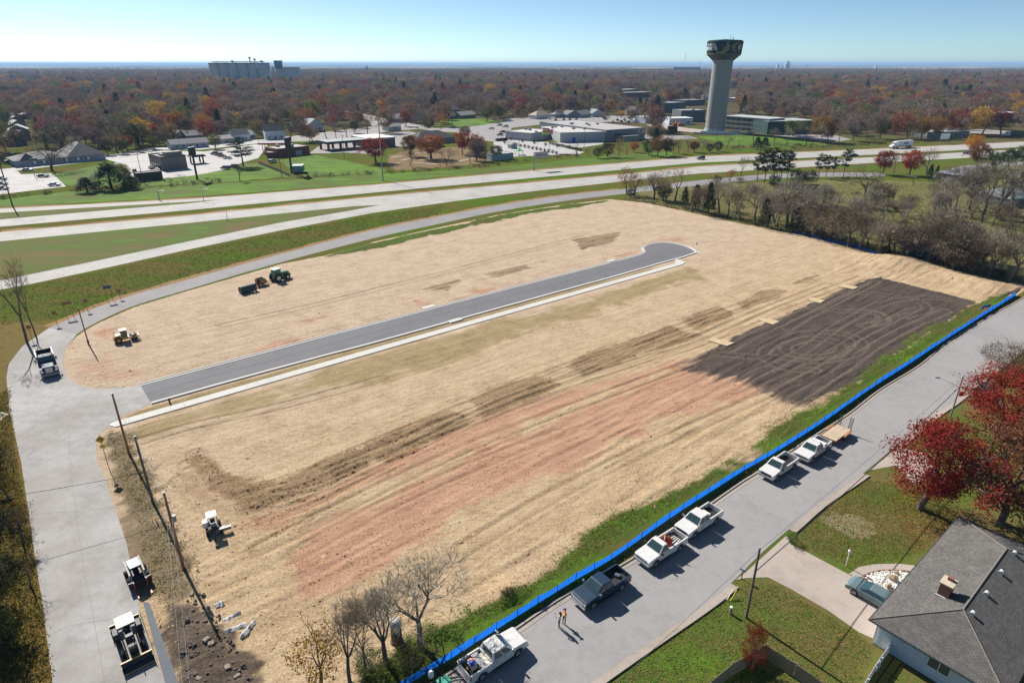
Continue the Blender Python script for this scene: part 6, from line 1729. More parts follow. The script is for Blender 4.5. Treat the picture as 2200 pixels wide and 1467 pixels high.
# ---------------- traffic
t = None
def semi(label,pr,pf,cab_c,box_c,name='semi_truck',logo=True):
    loc,rz = heading(pr,pf)
    t = thing(name,label,'truck',(loc.x,loc.y,0.06),rz)
    col(MB().box(-9.2,4.6,-1.3,1.3,1.15,4.1).build('trailer_box',M_paint,t,bevel=0.05),box_c)
    if logo:
        MB().box(-5.0,-0.6,1.302,1.33,2.2,3.3).build('logo_panel',mat('logo_blue',(0.12,0.2,0.5),0.5),t)
    MB().box(-9.0,9.0,-0.45,0.45,0.75,1.1).build('chassis',M_dark,t)
    col(MB().box(5.1,7.6,-1.25,1.25,0.9,2.6).side([(5.1,2.6),(5.1,3.9),(6.6,3.7),(7.5,2.6)],-1.2,1.2).build('cab',M_paint,t,bevel=0.1),cab_c)
    col(MB().side([(7.5,0.8),(7.5,2.2),(9.2,1.9),(9.6,1.5),(9.6,0.8)],-1.05,1.05).build('bonnet',M_paint,t,bevel=0.1),cab_c)
    g_ = MB(); panel(g_,(7.5,-1.2,2.6),(7.5,1.2,2.6),(6.6,1.2,3.7),(6.6,-1.2,3.7),0.05,0.95,0.05,0.7); g_.build('windshield',M_glass,t)
    for y in (-1,1):
        MB().box(6.4,7.3,min(y * 1.24,y * 1.27),max(y * 1.24,y * 1.27),2.0,2.7).build('side_window',M_glass,t)
        for x in (8.4,5.3,4.2,-6.6,-7.8): wheel(t,x,y * 1.0,0.52,0.45)
    return t
semi('white semi truck with a blue logo on its trailer driving on the far lanes',(1960,316),(1908,320.5),(0.8,0.8,0.8),(0.72,0.73,0.75))
semi('dark trailer semi truck parked at the right edge beyond the highway',(2215,296),(2158,294),(0.7,0.72,0.72),(0.02,0.03,0.04),logo=False)
car('suv','black sport utility vehicle driving on the far highway lanes',(1505,343),202,(0.01,0.012,0.015))
car('sedan','dark blue car on the near highway lanes behind the pines',(1835,336),22,(0.02,0.03,0.05))
car('sedan','dark grey car on the near highway lanes under the bare tree',(2077,331),22,(0.06,0.07,0.08))
car('sedan','dark car on the short driveway half hidden by the bright red maple',(2112,845),215,(0.03,0.03,0.035))
# the parked and moving cars round the shops
PC = [('sedan','silver blue sedan driving along the side street past the grey care home',(60,368),8,(0.3,0.36,0.42)),('sedan','black sedan parked at the grass corner of the left car park',(93,381),8,(0.02,0.025,0.03)),('sedan','pale blue sedan parked at the near edge of the left car park',(118,400),8,(0.42,0.5,0.54)),
      ('sedan','navy car parked at the left edge, farthest of the three',(3,387),8,(0.03,0.04,0.08)),('sedan','black car parked at the left edge, middle of the three',(4,398),8,(0.015,0.015,0.02)),('sedan','maroon car parked at the left edge, nearest of the three',(6,408),8,(0.1,0.01,0.02)),
      ('suv','bright blue car on the street left of the care home',(18,334),10,(0.03,0.12,0.4)),('suv','dark green van parked beside the care home',(20,352),80,(0.04,0.07,0.06)),
      ('sedan','dark green car at the restaurant side wall',(325,363),128,(0.02,0.06,0.06)),('sedan','white car at the restaurant side wall',(338,367),128,(0.7,0.72,0.72)),('suv','white van between the cedars and the waste enclosure',(262,366),120,(0.75,0.76,0.76)),('sedan','silver car behind the big cedar',(252,356),120,(0.5,0.52,0.54)),('suv','dark car behind the yellow tree by the waste enclosure',(290,371),120,(0.04,0.04,0.04)),
      ('suv','black car, leftmost of the row in the restaurant car park',(461,333),165,(0.01,0.01,0.012)),('suv','grey car, second of the row in the restaurant car park',(470,335),165,(0.2,0.2,0.21)),('sedan','red car, third of the row in the restaurant car park',(477,338),165,(0.3,0.02,0.03)),('sedan','pale blue car at the right end of the row in the restaurant car park',(489,342),172,(0.45,0.54,0.6)),
      ('suv','dark teal vehicle on the near edge of the restaurant car park',(484,364),160,(0.02,0.05,0.05)),('suv','brownish vehicle under the bare tree at the restaurant car park',(502,361),160,(0.12,0.08,0.08)),('suv','mint green old vehicle beside the rail fence',(586,350),70,(0.4,0.62,0.55)),
      ('sedan','white and blue car beside the dark roofed office',(889,297),60,(0.6,0.66,0.7)),('sedan','pale teal car alone in the middle of the big car park',(1056,278),170,(0.4,0.55,0.56)),('suv','white car beside the light pole in the big car park',(1073,271),170,(0.65,0.7,0.72)),('suv','blue pickup like car by the warehouse corner',(1086,274),175,(0.25,0.42,0.5)),('suv','black car, farther of two left of the warehouse',(1079,286),175,(0.02,0.04,0.04)),('suv','dark grey car, nearer of two left of the warehouse',(1074,292),175,(0.1,0.1,0.1))]
for k,lab,p,dg,c in PC: car(k,lab,p,dg,c,'cars around the shops')
rg = random.Random(9)
tones = [('white',(0.72,0.72,0.72)),('silver',(0.4,0.42,0.44)),('dark',(0.03,0.03,0.035)),('maroon',(0.16,0.02,0.03)),('blue',(0.05,0.1,0.25)),('black',(0.012,0.012,0.014))]
for i,(x,y) in enumerate(((1180,257),(1194,260),(1211,259),(1224,258),(1238,259),(1300,258),(1316,262),(1326,260),(1334,263),(1342,260),(1350,264),(1356,260),(1362,263),(1369,259),(1376,262),(1383,258),(1352,256),(1366,255),(1340,256))):
    nm,c = tones[(i * 5) % 6]
    car('suv' if i % 3 else 'sedan',('%s car in the row behind the warehouse, number %d from the left' % (nm,i + 1)) if False else '%s car parked %s' % (nm,('at the left end of the row behind the warehouse','second in the row behind the warehouse roof','third in the row behind the warehouse roof','fourth in the row behind the warehouse roof','fifth in the row behind the warehouse roof','first of the crowd behind the warehouse\'s right corner')[i] if i < 6 else 'in the crowded lot behind the warehouse\'s right corner'),(x,y),rg.choice((95,100,275)),c,'cars behind the warehouse')
# ---------------- buildings
t = flat('long grey warehouse wing nearest the nursery, stepping down to the left',(1086,299),(1141,304),26,HZ(1141,304,287),(0.42,0.43,0.46),(0.55,0.54,0.53),units=3,name='warehouse')
t = flat('middle grey warehouse wing with a blue door',(1203,307),(1300,304.5),46,HZ(1203,307,286),(0.43,0.44,0.46),(0.52,0.51,0.5),units=5,name='warehouse',doors=((8,2.2,3.0,M_blue),))
hw3 = HZ(1302,304,280)
t = flat('largest grey warehouse hall with loading bay and a red emblem',(1302,304.5),(1385,298),75,hw3,(0.27,0.29,0.31),(0.40,0.39,0.39),units=4,name='warehouse',doors=((7,5,4.5,M_dark),(14,4,4,M_dark)))
q_,a_,L_ = frame((1302,304.5),(1385,298))
MB().box(L_ - 6.5,L_ - 1.5,-0.12,0.0,hw3 - 2.9,hw3 - 0.8).build('emblem_board',M_white,t)
MB().box(L_ - 5.6,L_ - 2.4,-0.18,-0.1,hw3 - 2.5,hw3 - 1.2).build('emblem',M_red,t)
MB().box(9,22,-7,0,0,hw3 - 3.5).build('loading_dock',M_grey,t)
for k in range(26): MB().box(0.8 + k * 1.05,0.86 + k * 1.05,-0.06,0.0,0.2,hw3 - 0.5).build('cladding_rib',M_grey,t)
# restaurant with parapet, porch and roof plant
hr = HZ(350,367,339)
t = flat('tan single storey restaurant with a cream flat roof and roof plant',(350,367.5),(404,362),17,hr,(0.2,0.165,0.15),(0.74,0.68,0.6),units=4,name='restaurant',win=0,band=(0.1,0.09,0.085),parapet=0.9)
q_,a_,L_ = frame((350,367.5),(404,362))
for k in range(5): MB().box(-0.08,0.0,2 + k * 2.8,4 + k * 2.8,0.8,2.8).build('window',M_glass,t)
MB().box(3,9,2,5,hr,hr + 2.0).box(9.5,12,6,10,hr,hr + 1.6).build('parapet_block',mat('tan_block',(0.3,0.25,0.22),0.8),t)
t = thing('porch','dark roofed drive through porch on two posts beside the restaurant','porch',G(418,353),a_)
MB().taper((-1.5,6,-1.5,6),(-0.5,5,-0.5,5),3.4,4.4).build('roof',M_black,t)
for x,y in ((0,0),(4.5,0),(0,4.5),(4.5,4.5)): MB().box(x - 0.3,x + 0.3,y - 0.3,y + 0.3,0,3.4).build('post',M_dark,t)
t = flat('dark brick waste enclosure with green gates in front of the restaurant',(296,391),(351,385.5),5,HZ(296,391,374),(0.05,0.045,0.04),(0.25,0.22,0.2),name='waste_enclosure',cat='enclosure')
# grey care home
q_,a_,L_ = frame((36,360),(228,343))
ch_ = thing('care_home','long grey single storey care home with hipped grey roofs','building',q_,a_)
col(MB().box(0,L_,0,18,0,3.0).build('wall',M_wall,ch_),(0.36,0.37,0.41))
for x0,x1,y0,y1,rz_,nm in ((-0.6,L_ * 0.62,-0.6,18.6,5.8,'roof'),(L_ * 0.55,L_ + 0.6,-1.0,24,8.8,'roof'),(L_ * 0.28,L_ * 0.5,-1.4,8,5.4,'roof'),(L_ * 0.04,L_ * 0.24,-1.4,9,6.0,'roof')):
    w = min(x1 - x0,y1 - y0) / 2
    if x1 - x0 >= y1 - y0: r0,r1 = (x0 + w,(y0 + y1) / 2,rz_),(x1 - w,(y0 + y1) / 2,rz_); fs_ = [(0,1,5,4),(1,2,5),(2,3,4,5),(3,0,4)]
    else: r0,r1 = ((x0 + x1) / 2,y0 + w,rz_),((x0 + x1) / 2,y1 - w,rz_); fs_ = [(0,1,4),(1,2,5,4),(2,3,5),(3,0,4,5)]
    col(MB().add([(x0,y0,2.95),(x1,y0,2.95),(x1,y1,2.95),(x0,y1,2.95),r0,r1],fs_).build(nm,M_roofc,ch_),(0.17,0.165,0.165))
for x in (0.2,0.3,0.55,0.68,0.8):
    w_ = MB().box(L_ * x - 0.8,L_ * x + 0.8,-0.06,0.02,0.8,2.3).build('window',M_white,ch_)
    for s_ in (-1.25,0.85): MB().box(L_ * x + s_,L_ * x + s_ + 0.4,-0.08,0,0.75,2.35).build('shutter',M_black,w_)
# red brick shop and the fuel station
t = flat('red brick flat roofed shop with pale glass doors',(598,339),(666,331.5),13,HZ(598,339,321),(0.2,0.06,0.045),(0.45,0.43,0.41),units=2,name='brick_shop',band=(0.24,0.09,0.07))
q_,a_,L_ = frame((598,339),(666,331.5))
for k in range(3): MB().box(L_ * 0.55 + k * 1.3,L_ * 0.55 + 1.15 + k * 1.3,-0.06,0.01,0.1,2.6).build('glass_door',mat('pale_glass%d' % k,(0.35,0.45,0.5),0.2),t)
flat('low red brick annexe on the left of the brick shop',(574,340),(597,339.2),7,HZ(585,340,329),(0.2,0.06,0.045),(0.4,0.38,0.36),name='annexe')
t = thing('fuel_canopy','fuel station canopy with a red edge on white posts','canopy',G(556,330),R(6))
MB().box(0,17,0,9,4.6,5.4).build('fascia',M_red,t); MB().box(0.2,16.8,0.2,8.8,5.4,5.5).build('roof',mat('canopy_roof',(0.2,0.24,0.28),0.7),t)
for x in (2,8.5,15):
    for y in (2,7): MB().box(x - 0.2,x + 0.2,y - 0.2,y + 0.2,0,4.6).build('post',M_white,t)
for i,(x,y,lab) in enumerate(((3,1,'left'),(8,1,'middle'),(13,1,'right'))):
    q = G(556,330); part1('fuel_pump','%s fuel pump under the red edged canopy' % lab,'fuel pump',MB().box(-0.4,0.4,-0.3,0.3,0,1.9).box(-0.45,0.45,-0.35,0.35,1.9,2.1),M_white,(q.x + x,q.y + y + 1,0.04),0.1,'fuel pumps')
q = G(629,373)
t = thing('box_trailer','pale green box trailer with a white roof beside the monopole sign','trailer',(q.x,q.y,0),R(8))
MB().box(0,4.6,0,5.5,0.7,3.3).build('box',mat('pale_green_box',(0.16,0.32,0.28),0.6,var=0.2),t); MB().box(-0.05,4.65,-0.05,5.55,3.3,3.4).build('roof',M_white,t)
for k in range(7): MB().box(0.2,4.4,-0.05,0.0,1.0 + k * 0.3,1.08 + k * 0.3).build('rib',M_grey,t)
for x in (0.6,4.0): wheel(t,x,0.2,0.4,0.25)
board_fence('dark wooden rail fence running back from the box trailer to the shop lot',[(556,352),(575,360),(600,370),(624,381)],1.3,mat('dark_fence_wood',(0.09,0.08,0.075),0.9),0.6)
# bank with a deep drive-in canopy
t = thing('bank','low bank with a deep dark green drive in canopy and white roof','bank',*frame((704,326),(848,314))[:2])
L_ = frame((704,326),(848,314))[2]; hb_ = HZ(704,326,306)
MB().box(0,L_ * 0.6,0,14,hb_ - 1.3,hb_).build('canopy',mat('canopy_green',(0.03,0.06,0.055),0.6),t)
MB().box(0.4,L_ * 0.6 - 0.4,0.4,13.6,hb_ - 0.05,hb_ + 0.06).build('canopy_roof',mat('canopy_top',(0.3,0.33,0.33),0.8),t)
for x in (1.2,L_ * 0.2,L_ * 0.4):
    for y in (1,12): MB().box(x - 0.6,x + 0.6,y - 0.5,y + 0.5,0,hb_ - 1.3).build('pier',M_brickw,t)
col(MB().box(L_ * 0.6,L_,-1,22,0,hb_ - 0.4).build('wall',M_wall,t),(0.16,0.13,0.12)); MB().box(L_ * 0.6 - 0.3,L_ + 0.3,-1.3,22.3,hb_ - 0.4,hb_ + 0.4).build('roof',mat('bank_roof',(0.7,0.66,0.63),0.8),t)
for k in range(4): MB().box(L_ * 0.64 + k * 3.4,L_ * 0.64 + 2 + k * 3.4,-1.08,-0.98,0.8,2.6).build('window',M_glass,t)
# dark roofed office
house('dark hip roofed office with a cross gable among the garden trees',(897,313),(978,306),15,3.2,4.2,(0.22,0.2,0.2),(0.075,0.075,0.08),'hip',4,None,name='office')
house('gabled wing on the front of the dark roofed office',(925,316),(950,313.5),9,3.1,2.9,(0.25,0.23,0.22),(0.09,0.09,0.095),'front',2,None,name='office_wing')
house('pale grey garden shed in the nursery yard',(1098,320),(1111,319),4,2.4,1.3,(0.45,0.5,0.52),(0.3,0.33,0.33),'front',1,None,name='shed')
t = thing('shade_canopy','bright green shade canopy on posts in the nursery yard','canopy',G(1108,334),R(8))
MB().side([(0,2.3),(2.2,3.0),(4.4,2.3),(4.4,2.2),(0,2.2)],0,4).build('canopy',mat('green_canopy',(0.1,0.5,0.14),0.6),t)
for x in (0.1,4.3):
    for y in (0.1,3.9): MB().tube((x,y,0),(x,y,2.2),0.08,n=5).build('post',M_dark,t)
flat('pale blue green long shed beside the nursery at the highway side',(1056,346),(1103,342),5,3.0,(0.35,0.42,0.45),(0.5,0.55,0.56),name='shed',cat='shed')
# houses of the town, each read from the photograph
HS = [('left edge house with a pale gabled front, nearest of the row',(12,316),(60,312),14,2.9,3.6,(0.10,0.12,0.18),(0.42,0.42,0.43),'front',2),('second gabled house of the left edge row',(32,304),(68,300.5),12,2.9,3.6,(0.15,0.15,0.17),(0.3,0.29,0.29),'front',2),('third gabled house of the left edge row with a bright roof',(18,289),(62,287),13,2.9,3.2,(0.14,0.16,0.2),(0.5,0.52,0.53),'front',2),('fourth gabled house of the left edge row',(24,277),(58,275),13,2.8,3.2,(0.2,0.22,0.25),(0.42,0.44,0.46),'front',2),('farthest gabled house of the left edge row',(20,266),(54,264),13,2.8,3.0,(0.2,0.22,0.25),(0.36,0.37,0.39),'front',2),
      ('small dark blue house behind the bare trees left of the yellow willow',(140,251),(158,250),10,3,3,(0.07,0.1,0.16),(0.2,0.22,0.26),'side',2),('long pale blue grey house behind the restaurant',(370,322),(449,316),9,2.9,2.4,(0.42,0.46,0.52),(0.33,0.32,0.33),'side',5),('white house with a dark roof right of the restaurant sign',(506,305),(538,302),10,4.2,3.0,(0.66,0.7,0.76),(0.06,0.07,0.09),'side',2),('white garage beside the dark roofed white house',(474,309),(503,306),8,2.8,1.8,(0.6,0.66,0.72),(0.4,0.38,0.37),'side',2),('cream house behind the long pale house',(378,302),(400,300),9,3.2,2.6,(0.6,0.56,0.52),(0.3,0.3,0.3),'front',2),('grey roofed house behind the long pale house',(402,302),(440,299),10,2.9,2.8,(0.2,0.24,0.25),(0.34,0.34,0.34),'side',3),('small light house at the right of the white garage',(533,300),(552,298),9,2.8,2.5,(0.5,0.55,0.6),(0.45,0.46,0.48),'side',2),
      ('tall white farmhouse with a dark slate roof behind the fuel station',(571,301),(614,299),10,5.4,3.6,(0.7,0.74,0.8),(0.06,0.065,0.075),'side',3),('pale green roofed white house behind the bare trees',(664,284),(694,281),11,5.2,3.8,(0.55,0.6,0.66),(0.36,0.45,0.46),'front',2),('small cream cottage between the two white houses',(632,284),(658,282),9,3,2.6,(0.5,0.48,0.46),(0.28,0.26,0.25),'side',2),('low white garage by the road behind the bank',(836,282),(862,280),9,3,2.0,(0.55,0.58,0.62),(0.28,0.27,0.26),'side',1),('white and blue house left of the green lot',(897,260),(915,258),9,3.2,3.0,(0.52,0.58,0.66),(0.08,0.1,0.13),'side',2),('brown ranch house above the green lot',(958,257),(990,255),11,3,3,(0.2,0.16,0.14),(0.1,0.1,0.1),'hip',3),('tan gabled wing right of the brown ranch house',(990,256),(1022,253),10,3,3,(0.24,0.2,0.18),(0.42,0.4,0.38),'side',2),('blue house behind the green lot',(970,244),(988,243),10,3.4,3,(0.2,0.26,0.34),(0.12,0.12,0.14),'side',2),
      ('tan roofed house with a white front behind the warehouse',(1152,257),(1184,255),11,3.4,3.4,(0.66,0.68,0.68),(0.42,0.33,0.27),'hip',2),('grey bungalow second along the street behind the warehouse',(1192,254),(1216,253),11,3,3.2,(0.24,0.26,0.28),(0.24,0.25,0.26),'hip',2),('grey bungalow with a porch third along the street behind the warehouse',(1218,254),(1246,252.5),11,3,3.2,(0.28,0.29,0.3),(0.2,0.2,0.21),'front',2),('blue grey bungalow fourth along the street behind the warehouse',(1248,254),(1270,252),11,3,3.4,(0.3,0.36,0.4),(0.26,0.28,0.3),'side',2),('pale blue house fifth along the street behind the warehouse',(1272,252),(1296,251),11,3.4,3.4,(0.5,0.58,0.66),(0.3,0.33,0.36),'front',2),('cream house beside the golden tree',(1346,247),(1370,246),10,4.5,3,(0.58,0.55,0.55),(0.4,0.34,0.28),'side',2),
      ('dark stone house by the frontage road under the bare oaks',(2070,394),(2112,389),12,2.9,2.6,(0.16,0.15,0.16),(0.26,0.28,0.33),'hip',2),('teal roofed house at the right edge behind the tree belt',(2166,446),(2225,440),12,2.9,3.0,(0.12,0.14,0.16),(0.2,0.27,0.28),'hip',2),('low dark shed with a pinkish roof behind the tree belt',(1952,553),(2045,566),7,2.4,1.6,(0.05,0.06,0.08),(0.34,0.28,0.28),'side',3),('white house among trees left of the water tower',(1492,200),(1506,199),11,5,4,(0.66,0.7,0.76),(0.3,0.33,0.36),'front',1),('small white garage just left of the water tower',(1510,213),(1520,212),9,3.5,2.5,(0.7,0.7,0.7),(0.5,0.5,0.5),'front',1),('tiny blue house in the woods left of the water tower',(1424,184),(1434,183),12,5,4,(0.4,0.5,0.6),(0.25,0.28,0.33),'front',1)]
for a in HS: house(a[0],*a[1:9],win=a[9])
rh = random.Random(31); nh = 0
zn_ = [(480,'left woods'),(1000,'woods left of the middle'),(1480,'middle woods'),(1850,'woods right of the tower'),(9999,'right woods')]
while nh < 46:
    x,y = rh.uniform(60,2180),rh.uniform(188,268)
    if any(abs(x - a) < 46 and abs(y - b) < 9 for a,b in ((1535,240),(1535,200),(1450,240),(1600,260),(1700,260),(1240,255),(1240,265),(1100,265),(980,250),(1040,265))): continue
    if 1080 < x < 1760 and y > 232: continue
    nh += 1; w_ = rh.uniform(11,19) * (y - 137) / 46; nm_,wc,rc = rh.choice((('white walled',(0.6,0.62,0.66),(0.3,0.3,0.31)),('pale roofed',(0.3,0.3,0.32),(0.5,0.5,0.51)),('tan walled',(0.42,0.36,0.3),(0.2,0.19,0.18)),('blue grey',(0.24,0.3,0.38),(0.34,0.36,0.4))))
    house('%s house half hidden among the %s' % (nm_,next(z for lim,z in zn_ if x < lim)),(x,y),(x + w_,y - 0.6),10,rh.uniform(2.9,4.6),rh.uniform(2.6,3.8),wc,rc,rh.choice(('side','side','front','hip')),2)
FB = [('white metal sided building with a pale roof beside the water tower',(1437,269),(1488,268),16,5.0,(0.62,0.68,0.78),(0.72,0.76,0.76),3,1),('small white metal building behind the dark pine',(1387,266),(1405,265),14,5,(0.6,0.66,0.75),(0.72,0.76,0.78),1,0),('grey green block behind the white metal building',(1462,262),(1514,261),18,9.0,(0.12,0.14,0.145),(0.33,0.35,0.35),2,1),('long blue grey building with a columned front',(1422,243),(1472,240),22,9,(0.12,0.16,0.19),(0.24,0.27,0.28),9,0),('low dark building between the columned building and the tower',(1470,228),(1514,226),20,6,(0.1,0.12,0.14),(0.25,0.27,0.28),5,1),('low red brick school with white windows in the woods',(1335,213),(1405,211),26,8,(0.16,0.07,0.06),(0.3,0.28,0.27),9,1),('pale roofed school wing behind the brick school',(1308,204),(1372,202),24,7,(0.2,0.14,0.12),(0.55,0.52,0.5),5,2),
      ('teal clad block at the right end of the grey school',(1647,289),(1752,286),26,HZ(1647,289,262),(0.03,0.085,0.08),(0.42,0.46,0.46),0,2),('low school with a blue roof right of the water tower',(1612,217),(1676,214),24,7,(0.2,0.25,0.33),(0.38,0.43,0.46),8,1),('white topped low building right of the water tower',(1580,221),(1640,219),20,5,(0.06,0.07,0.08),(0.7,0.74,0.75),4,1),('brown brick kiosk at the foot of the water tower',(1437,284),(1455,284),5,3.6,(0.06,0.03,0.025),(0.2,0.08,0.06),0,0),('long low dark building at the right edge behind the highway',(2150,262),(2260,262),20,7,(0.07,0.08,0.1),(0.5,0.54,0.55),6,2),('low grey building behind the billboard',(1990,298),(2080,296),14,4,(0.2,0.2,0.2),(0.6,0.6,0.6),5,1),('flat orange roofed building in the far right woods',(2095,178),(2180,176),40,9,(0.3,0.22,0.18),(0.5,0.33,0.24),6,0),('long white roofed building in the middle of the right woods',(1995,208),(2060,207),30,7,(0.3,0.3,0.3),(0.7,0.72,0.74),6,1),('blue and white apartment block in the right woods',(1922,198),(1956,197),20,11,(0.5,0.58,0.72),(0.6,0.62,0.66),5,0),('white roofed store at the far left',(30,193),(105,191),40,7,(0.55,0.56,0.58),(0.75,0.76,0.78),4,2),('second white roofed store at the far left',(110,190),(150,189),40,7,(0.5,0.52,0.55),(0.72,0.74,0.76),3,1),('low white store left of the grain silos',(205,193),(235,192),30,6,(0.5,0.52,0.55),(0.75,0.76,0.78),2,0),('very long white roofed hall on the skyline woods',(1218,155),(1280,154),120,14,(0.5,0.54,0.58),(0.72,0.76,0.78),0,0),('dark square hospital block on the skyline woods',(1470,158),(1503,157),60,28,(0.06,0.07,0.1),(0.1,0.11,0.14),6,1),('pale low roofs behind the left edge houses',(8,258),(50,257),30,4,(0.05,0.08,0.13),(0.5,0.48,0.47),3,0)]
for a in FB: flat(*a[:6],a[6],win=a[7],units=a[8],group='larger buildings of the town')
# three-storey school with window bands
q_,a_,L_ = frame((1556,278),(1648,287)); hs_ = HZ(1556,278,250)
t = thing('school_building','long grey three storey school with dark window bands right of the water tower','building',q_,a_)
MB().box(0,L_,0,18,0,hs_).build('wall',mat('school_wall',(0.24,0.22,0.2),0.8),t)
for k in range(3):
    z = 1.0 + k * hs_ / 3
    for j in range(8): MB().box(0.6 + j * L_ / 8,L_ / 8 - 0.2 + j * L_ / 8,-0.08,0.02,z,z + hs_ / 6).build('window',M_glass,t)
MB().box(-0.4,L_ + 0.4,-0.4,18.4,hs_,hs_ + 0.5).build('roof',mat('school_roof',(0.4,0.43,0.43),0.8),t)
for i,(x,y,c,lab) in enumerate(((1452,270,M_rust,'orange machine parked left of the water tower'),(1462,271,M_rust,'second orange machine parked left of the water tower'))):
    q = G(x,y); part1('parked_machine',lab,'machine',MB().box(-2.4,2.4,-1.2,1.2,0.5,2.0).box(-0.8,0.8,-1.1,1.1,2.0,3.0).box(-2.2,-1.2,-1.3,1.3,0,1.0).box(1.2,2.2,-1.3,1.3,0,1.0),c,q)
# ---------------- grain silos on the skyline
M_silo = mat('silo_concrete',(0.5,0.49,0.48),0.85,var=0.08,scale=0.08)
q = G(525,186)
gs = thing('grain_silos','row of six tall concrete grain silos on the skyline','grain silos',(q.x,q.y,0),R(6))
for k,x in enumerate((-57,-37,-17,3.5,24.5,47)):
    r_ = 10.6 if k < 5 else 13
    s_ = MB().lathe([(r_,0),(r_,46.5),(r_ * 0.98,47.4),(0,48.2)],40,(x,0,0)).build('silo',M_silo,gs)
    MB().lathe([(r_ + 0.15,44.6),(r_ + 0.25,46.8),(r_,47.2)],40,(x,0,0)).build('silo_rim',mat('silo_rim%d' % k,(0.2,0.22,0.24),0.8),s_)
MB().box(-60,50,-1.5,1.5,48.5,50.0).build('conveyor',M_grey,gs)
for x,h_ in ((20,58),(30,55),(-17,51),(44,51)): MB().tube((x,0,48),(x,0,h_),1.1,n=8).box(x - 2,x + 2,-2,2,h_ - 2,h_ + 1).build('leg_tower',M_dark,gs)
MB().box(34,40,-13.6,-13.0,37,46).build('sign_board',mat('silo_sign',(0.5,0.58,0.66),0.7),gs)
q = G(612,186)
g2 = thing('old_elevator','shorter ribbed grain elevator with a dark head house beside the tall silos','grain elevator',(q.x,q.y,0),R(8))
for k in range(9): MB().lathe([(3.6,0),(3.6,36),(0,36.4)],20,(-10 + k * 5.4,0,0)).build('silo',M_silo,g2)
MB().box(-14,36,-4,4,36,39).build('gallery',M_silo,g2); MB().box(-15,0,-6,6,36,51).build('head_house',mat('head_house',(0.06,0.1,0.14),0.6),g2); MB().box(-15.5,0.5,-6.5,6.5,46,52).build('head_house_roof',mat('head_roof',(0.1,0.2,0.28),0.5),g2)
MB().tube((-14,0,39),(-40,6,38),1.0,n=6).tube((-20,2,0),(-20,2,38),1.4,n=6).build('conveyor',M_grey,g2)
q = G(462,186); part1('storage_dome','bright white storage dome beside the grain silos','dome',MB().lathe([(14,0),(13,6),(9,11),(4,14),(0,15)],24),M_white,q)
# far landmarks
for x,y,w,h_,lab in ((1690,152,34,46,'pale far grain elevator on the right skyline'),(1669,152,14,38,'thin far tower left of the pale elevator on the right skyline'),(1880,150,14,34,'thin dark far tower on the right skyline')):
    q = G(x,y); k = 1.0; h_ = HZ(x,y,{1690: 132,1669: 137,1880: 139}[x]) / 1.5
    t = thing('far_elevator',lab,'grain elevator',q)
    MB().box(-w / 2,w / 2,-8,8,0,h_ * 1.1).build('bin',M_silo,t); MB().box(-w / 4,w / 4,-6,6,h_ * 1.1,h_ * 1.5).build('head_house',M_silo,t)
for b,tp,lab in (((1470,150),113,'tall thin radio mast left of the water tower'),((1731,156),138,'thin radio mast on the right skyline'),((1502,152),130,'thin radio mast just left of the tower shaft')):
    q = G(*b); h_ = HZ(b[0],b[1],tp); t = thing('radio_mast',lab,'radio mast',q)
    MB().tube((0,0,0),(0,0,h_),1.2,0.8,n=4).build('mast',M_dark,t); MB().box(-3,3,-0.3,0.3,h_ * 0.7,h_ * 0.72).build('antenna',M_dark,t)
q = G(789,157); h_ = HZ(789,157,141)
t = thing('church_spire','dark church spire above the middle woods','spire',q)
MB().box(-7,7,-7,7,0,h_ * 0.6).build('belfry',M_dark,t); MB().taper((-7,7,-7,7),(-0.3,0.3,-0.3,0.3),h_ * 0.6,h_).build('steeple',M_dark,t)
# power lines over the woods
for i,(pts,lab) in enumerate((([(640,180),(800,186),(930,190)],'power line crossing in front of the left woods'),([(860,184),(1060,192),(1280,198),(1400,202)],'power line crossing in front of the middle woods'))):
    t = thing('power_line',lab,'power line',G(*pts[0])); o0 = G(*pts[0]); pr_ = None
    for x,y in pts:
        q = G(x,y) - o0; MB().tube(q,q + Vector((0,0,20)),0.5,n=5).build('pole',M_wood,t)
        if pr_ is not None:
            for dz in (20,17.5): MB().wire(pr_ + Vector((0,0,dz)),q + Vector((0,0,dz)),2.5,0.07,8).build('wire',M_wire,t)
        pr_ = q
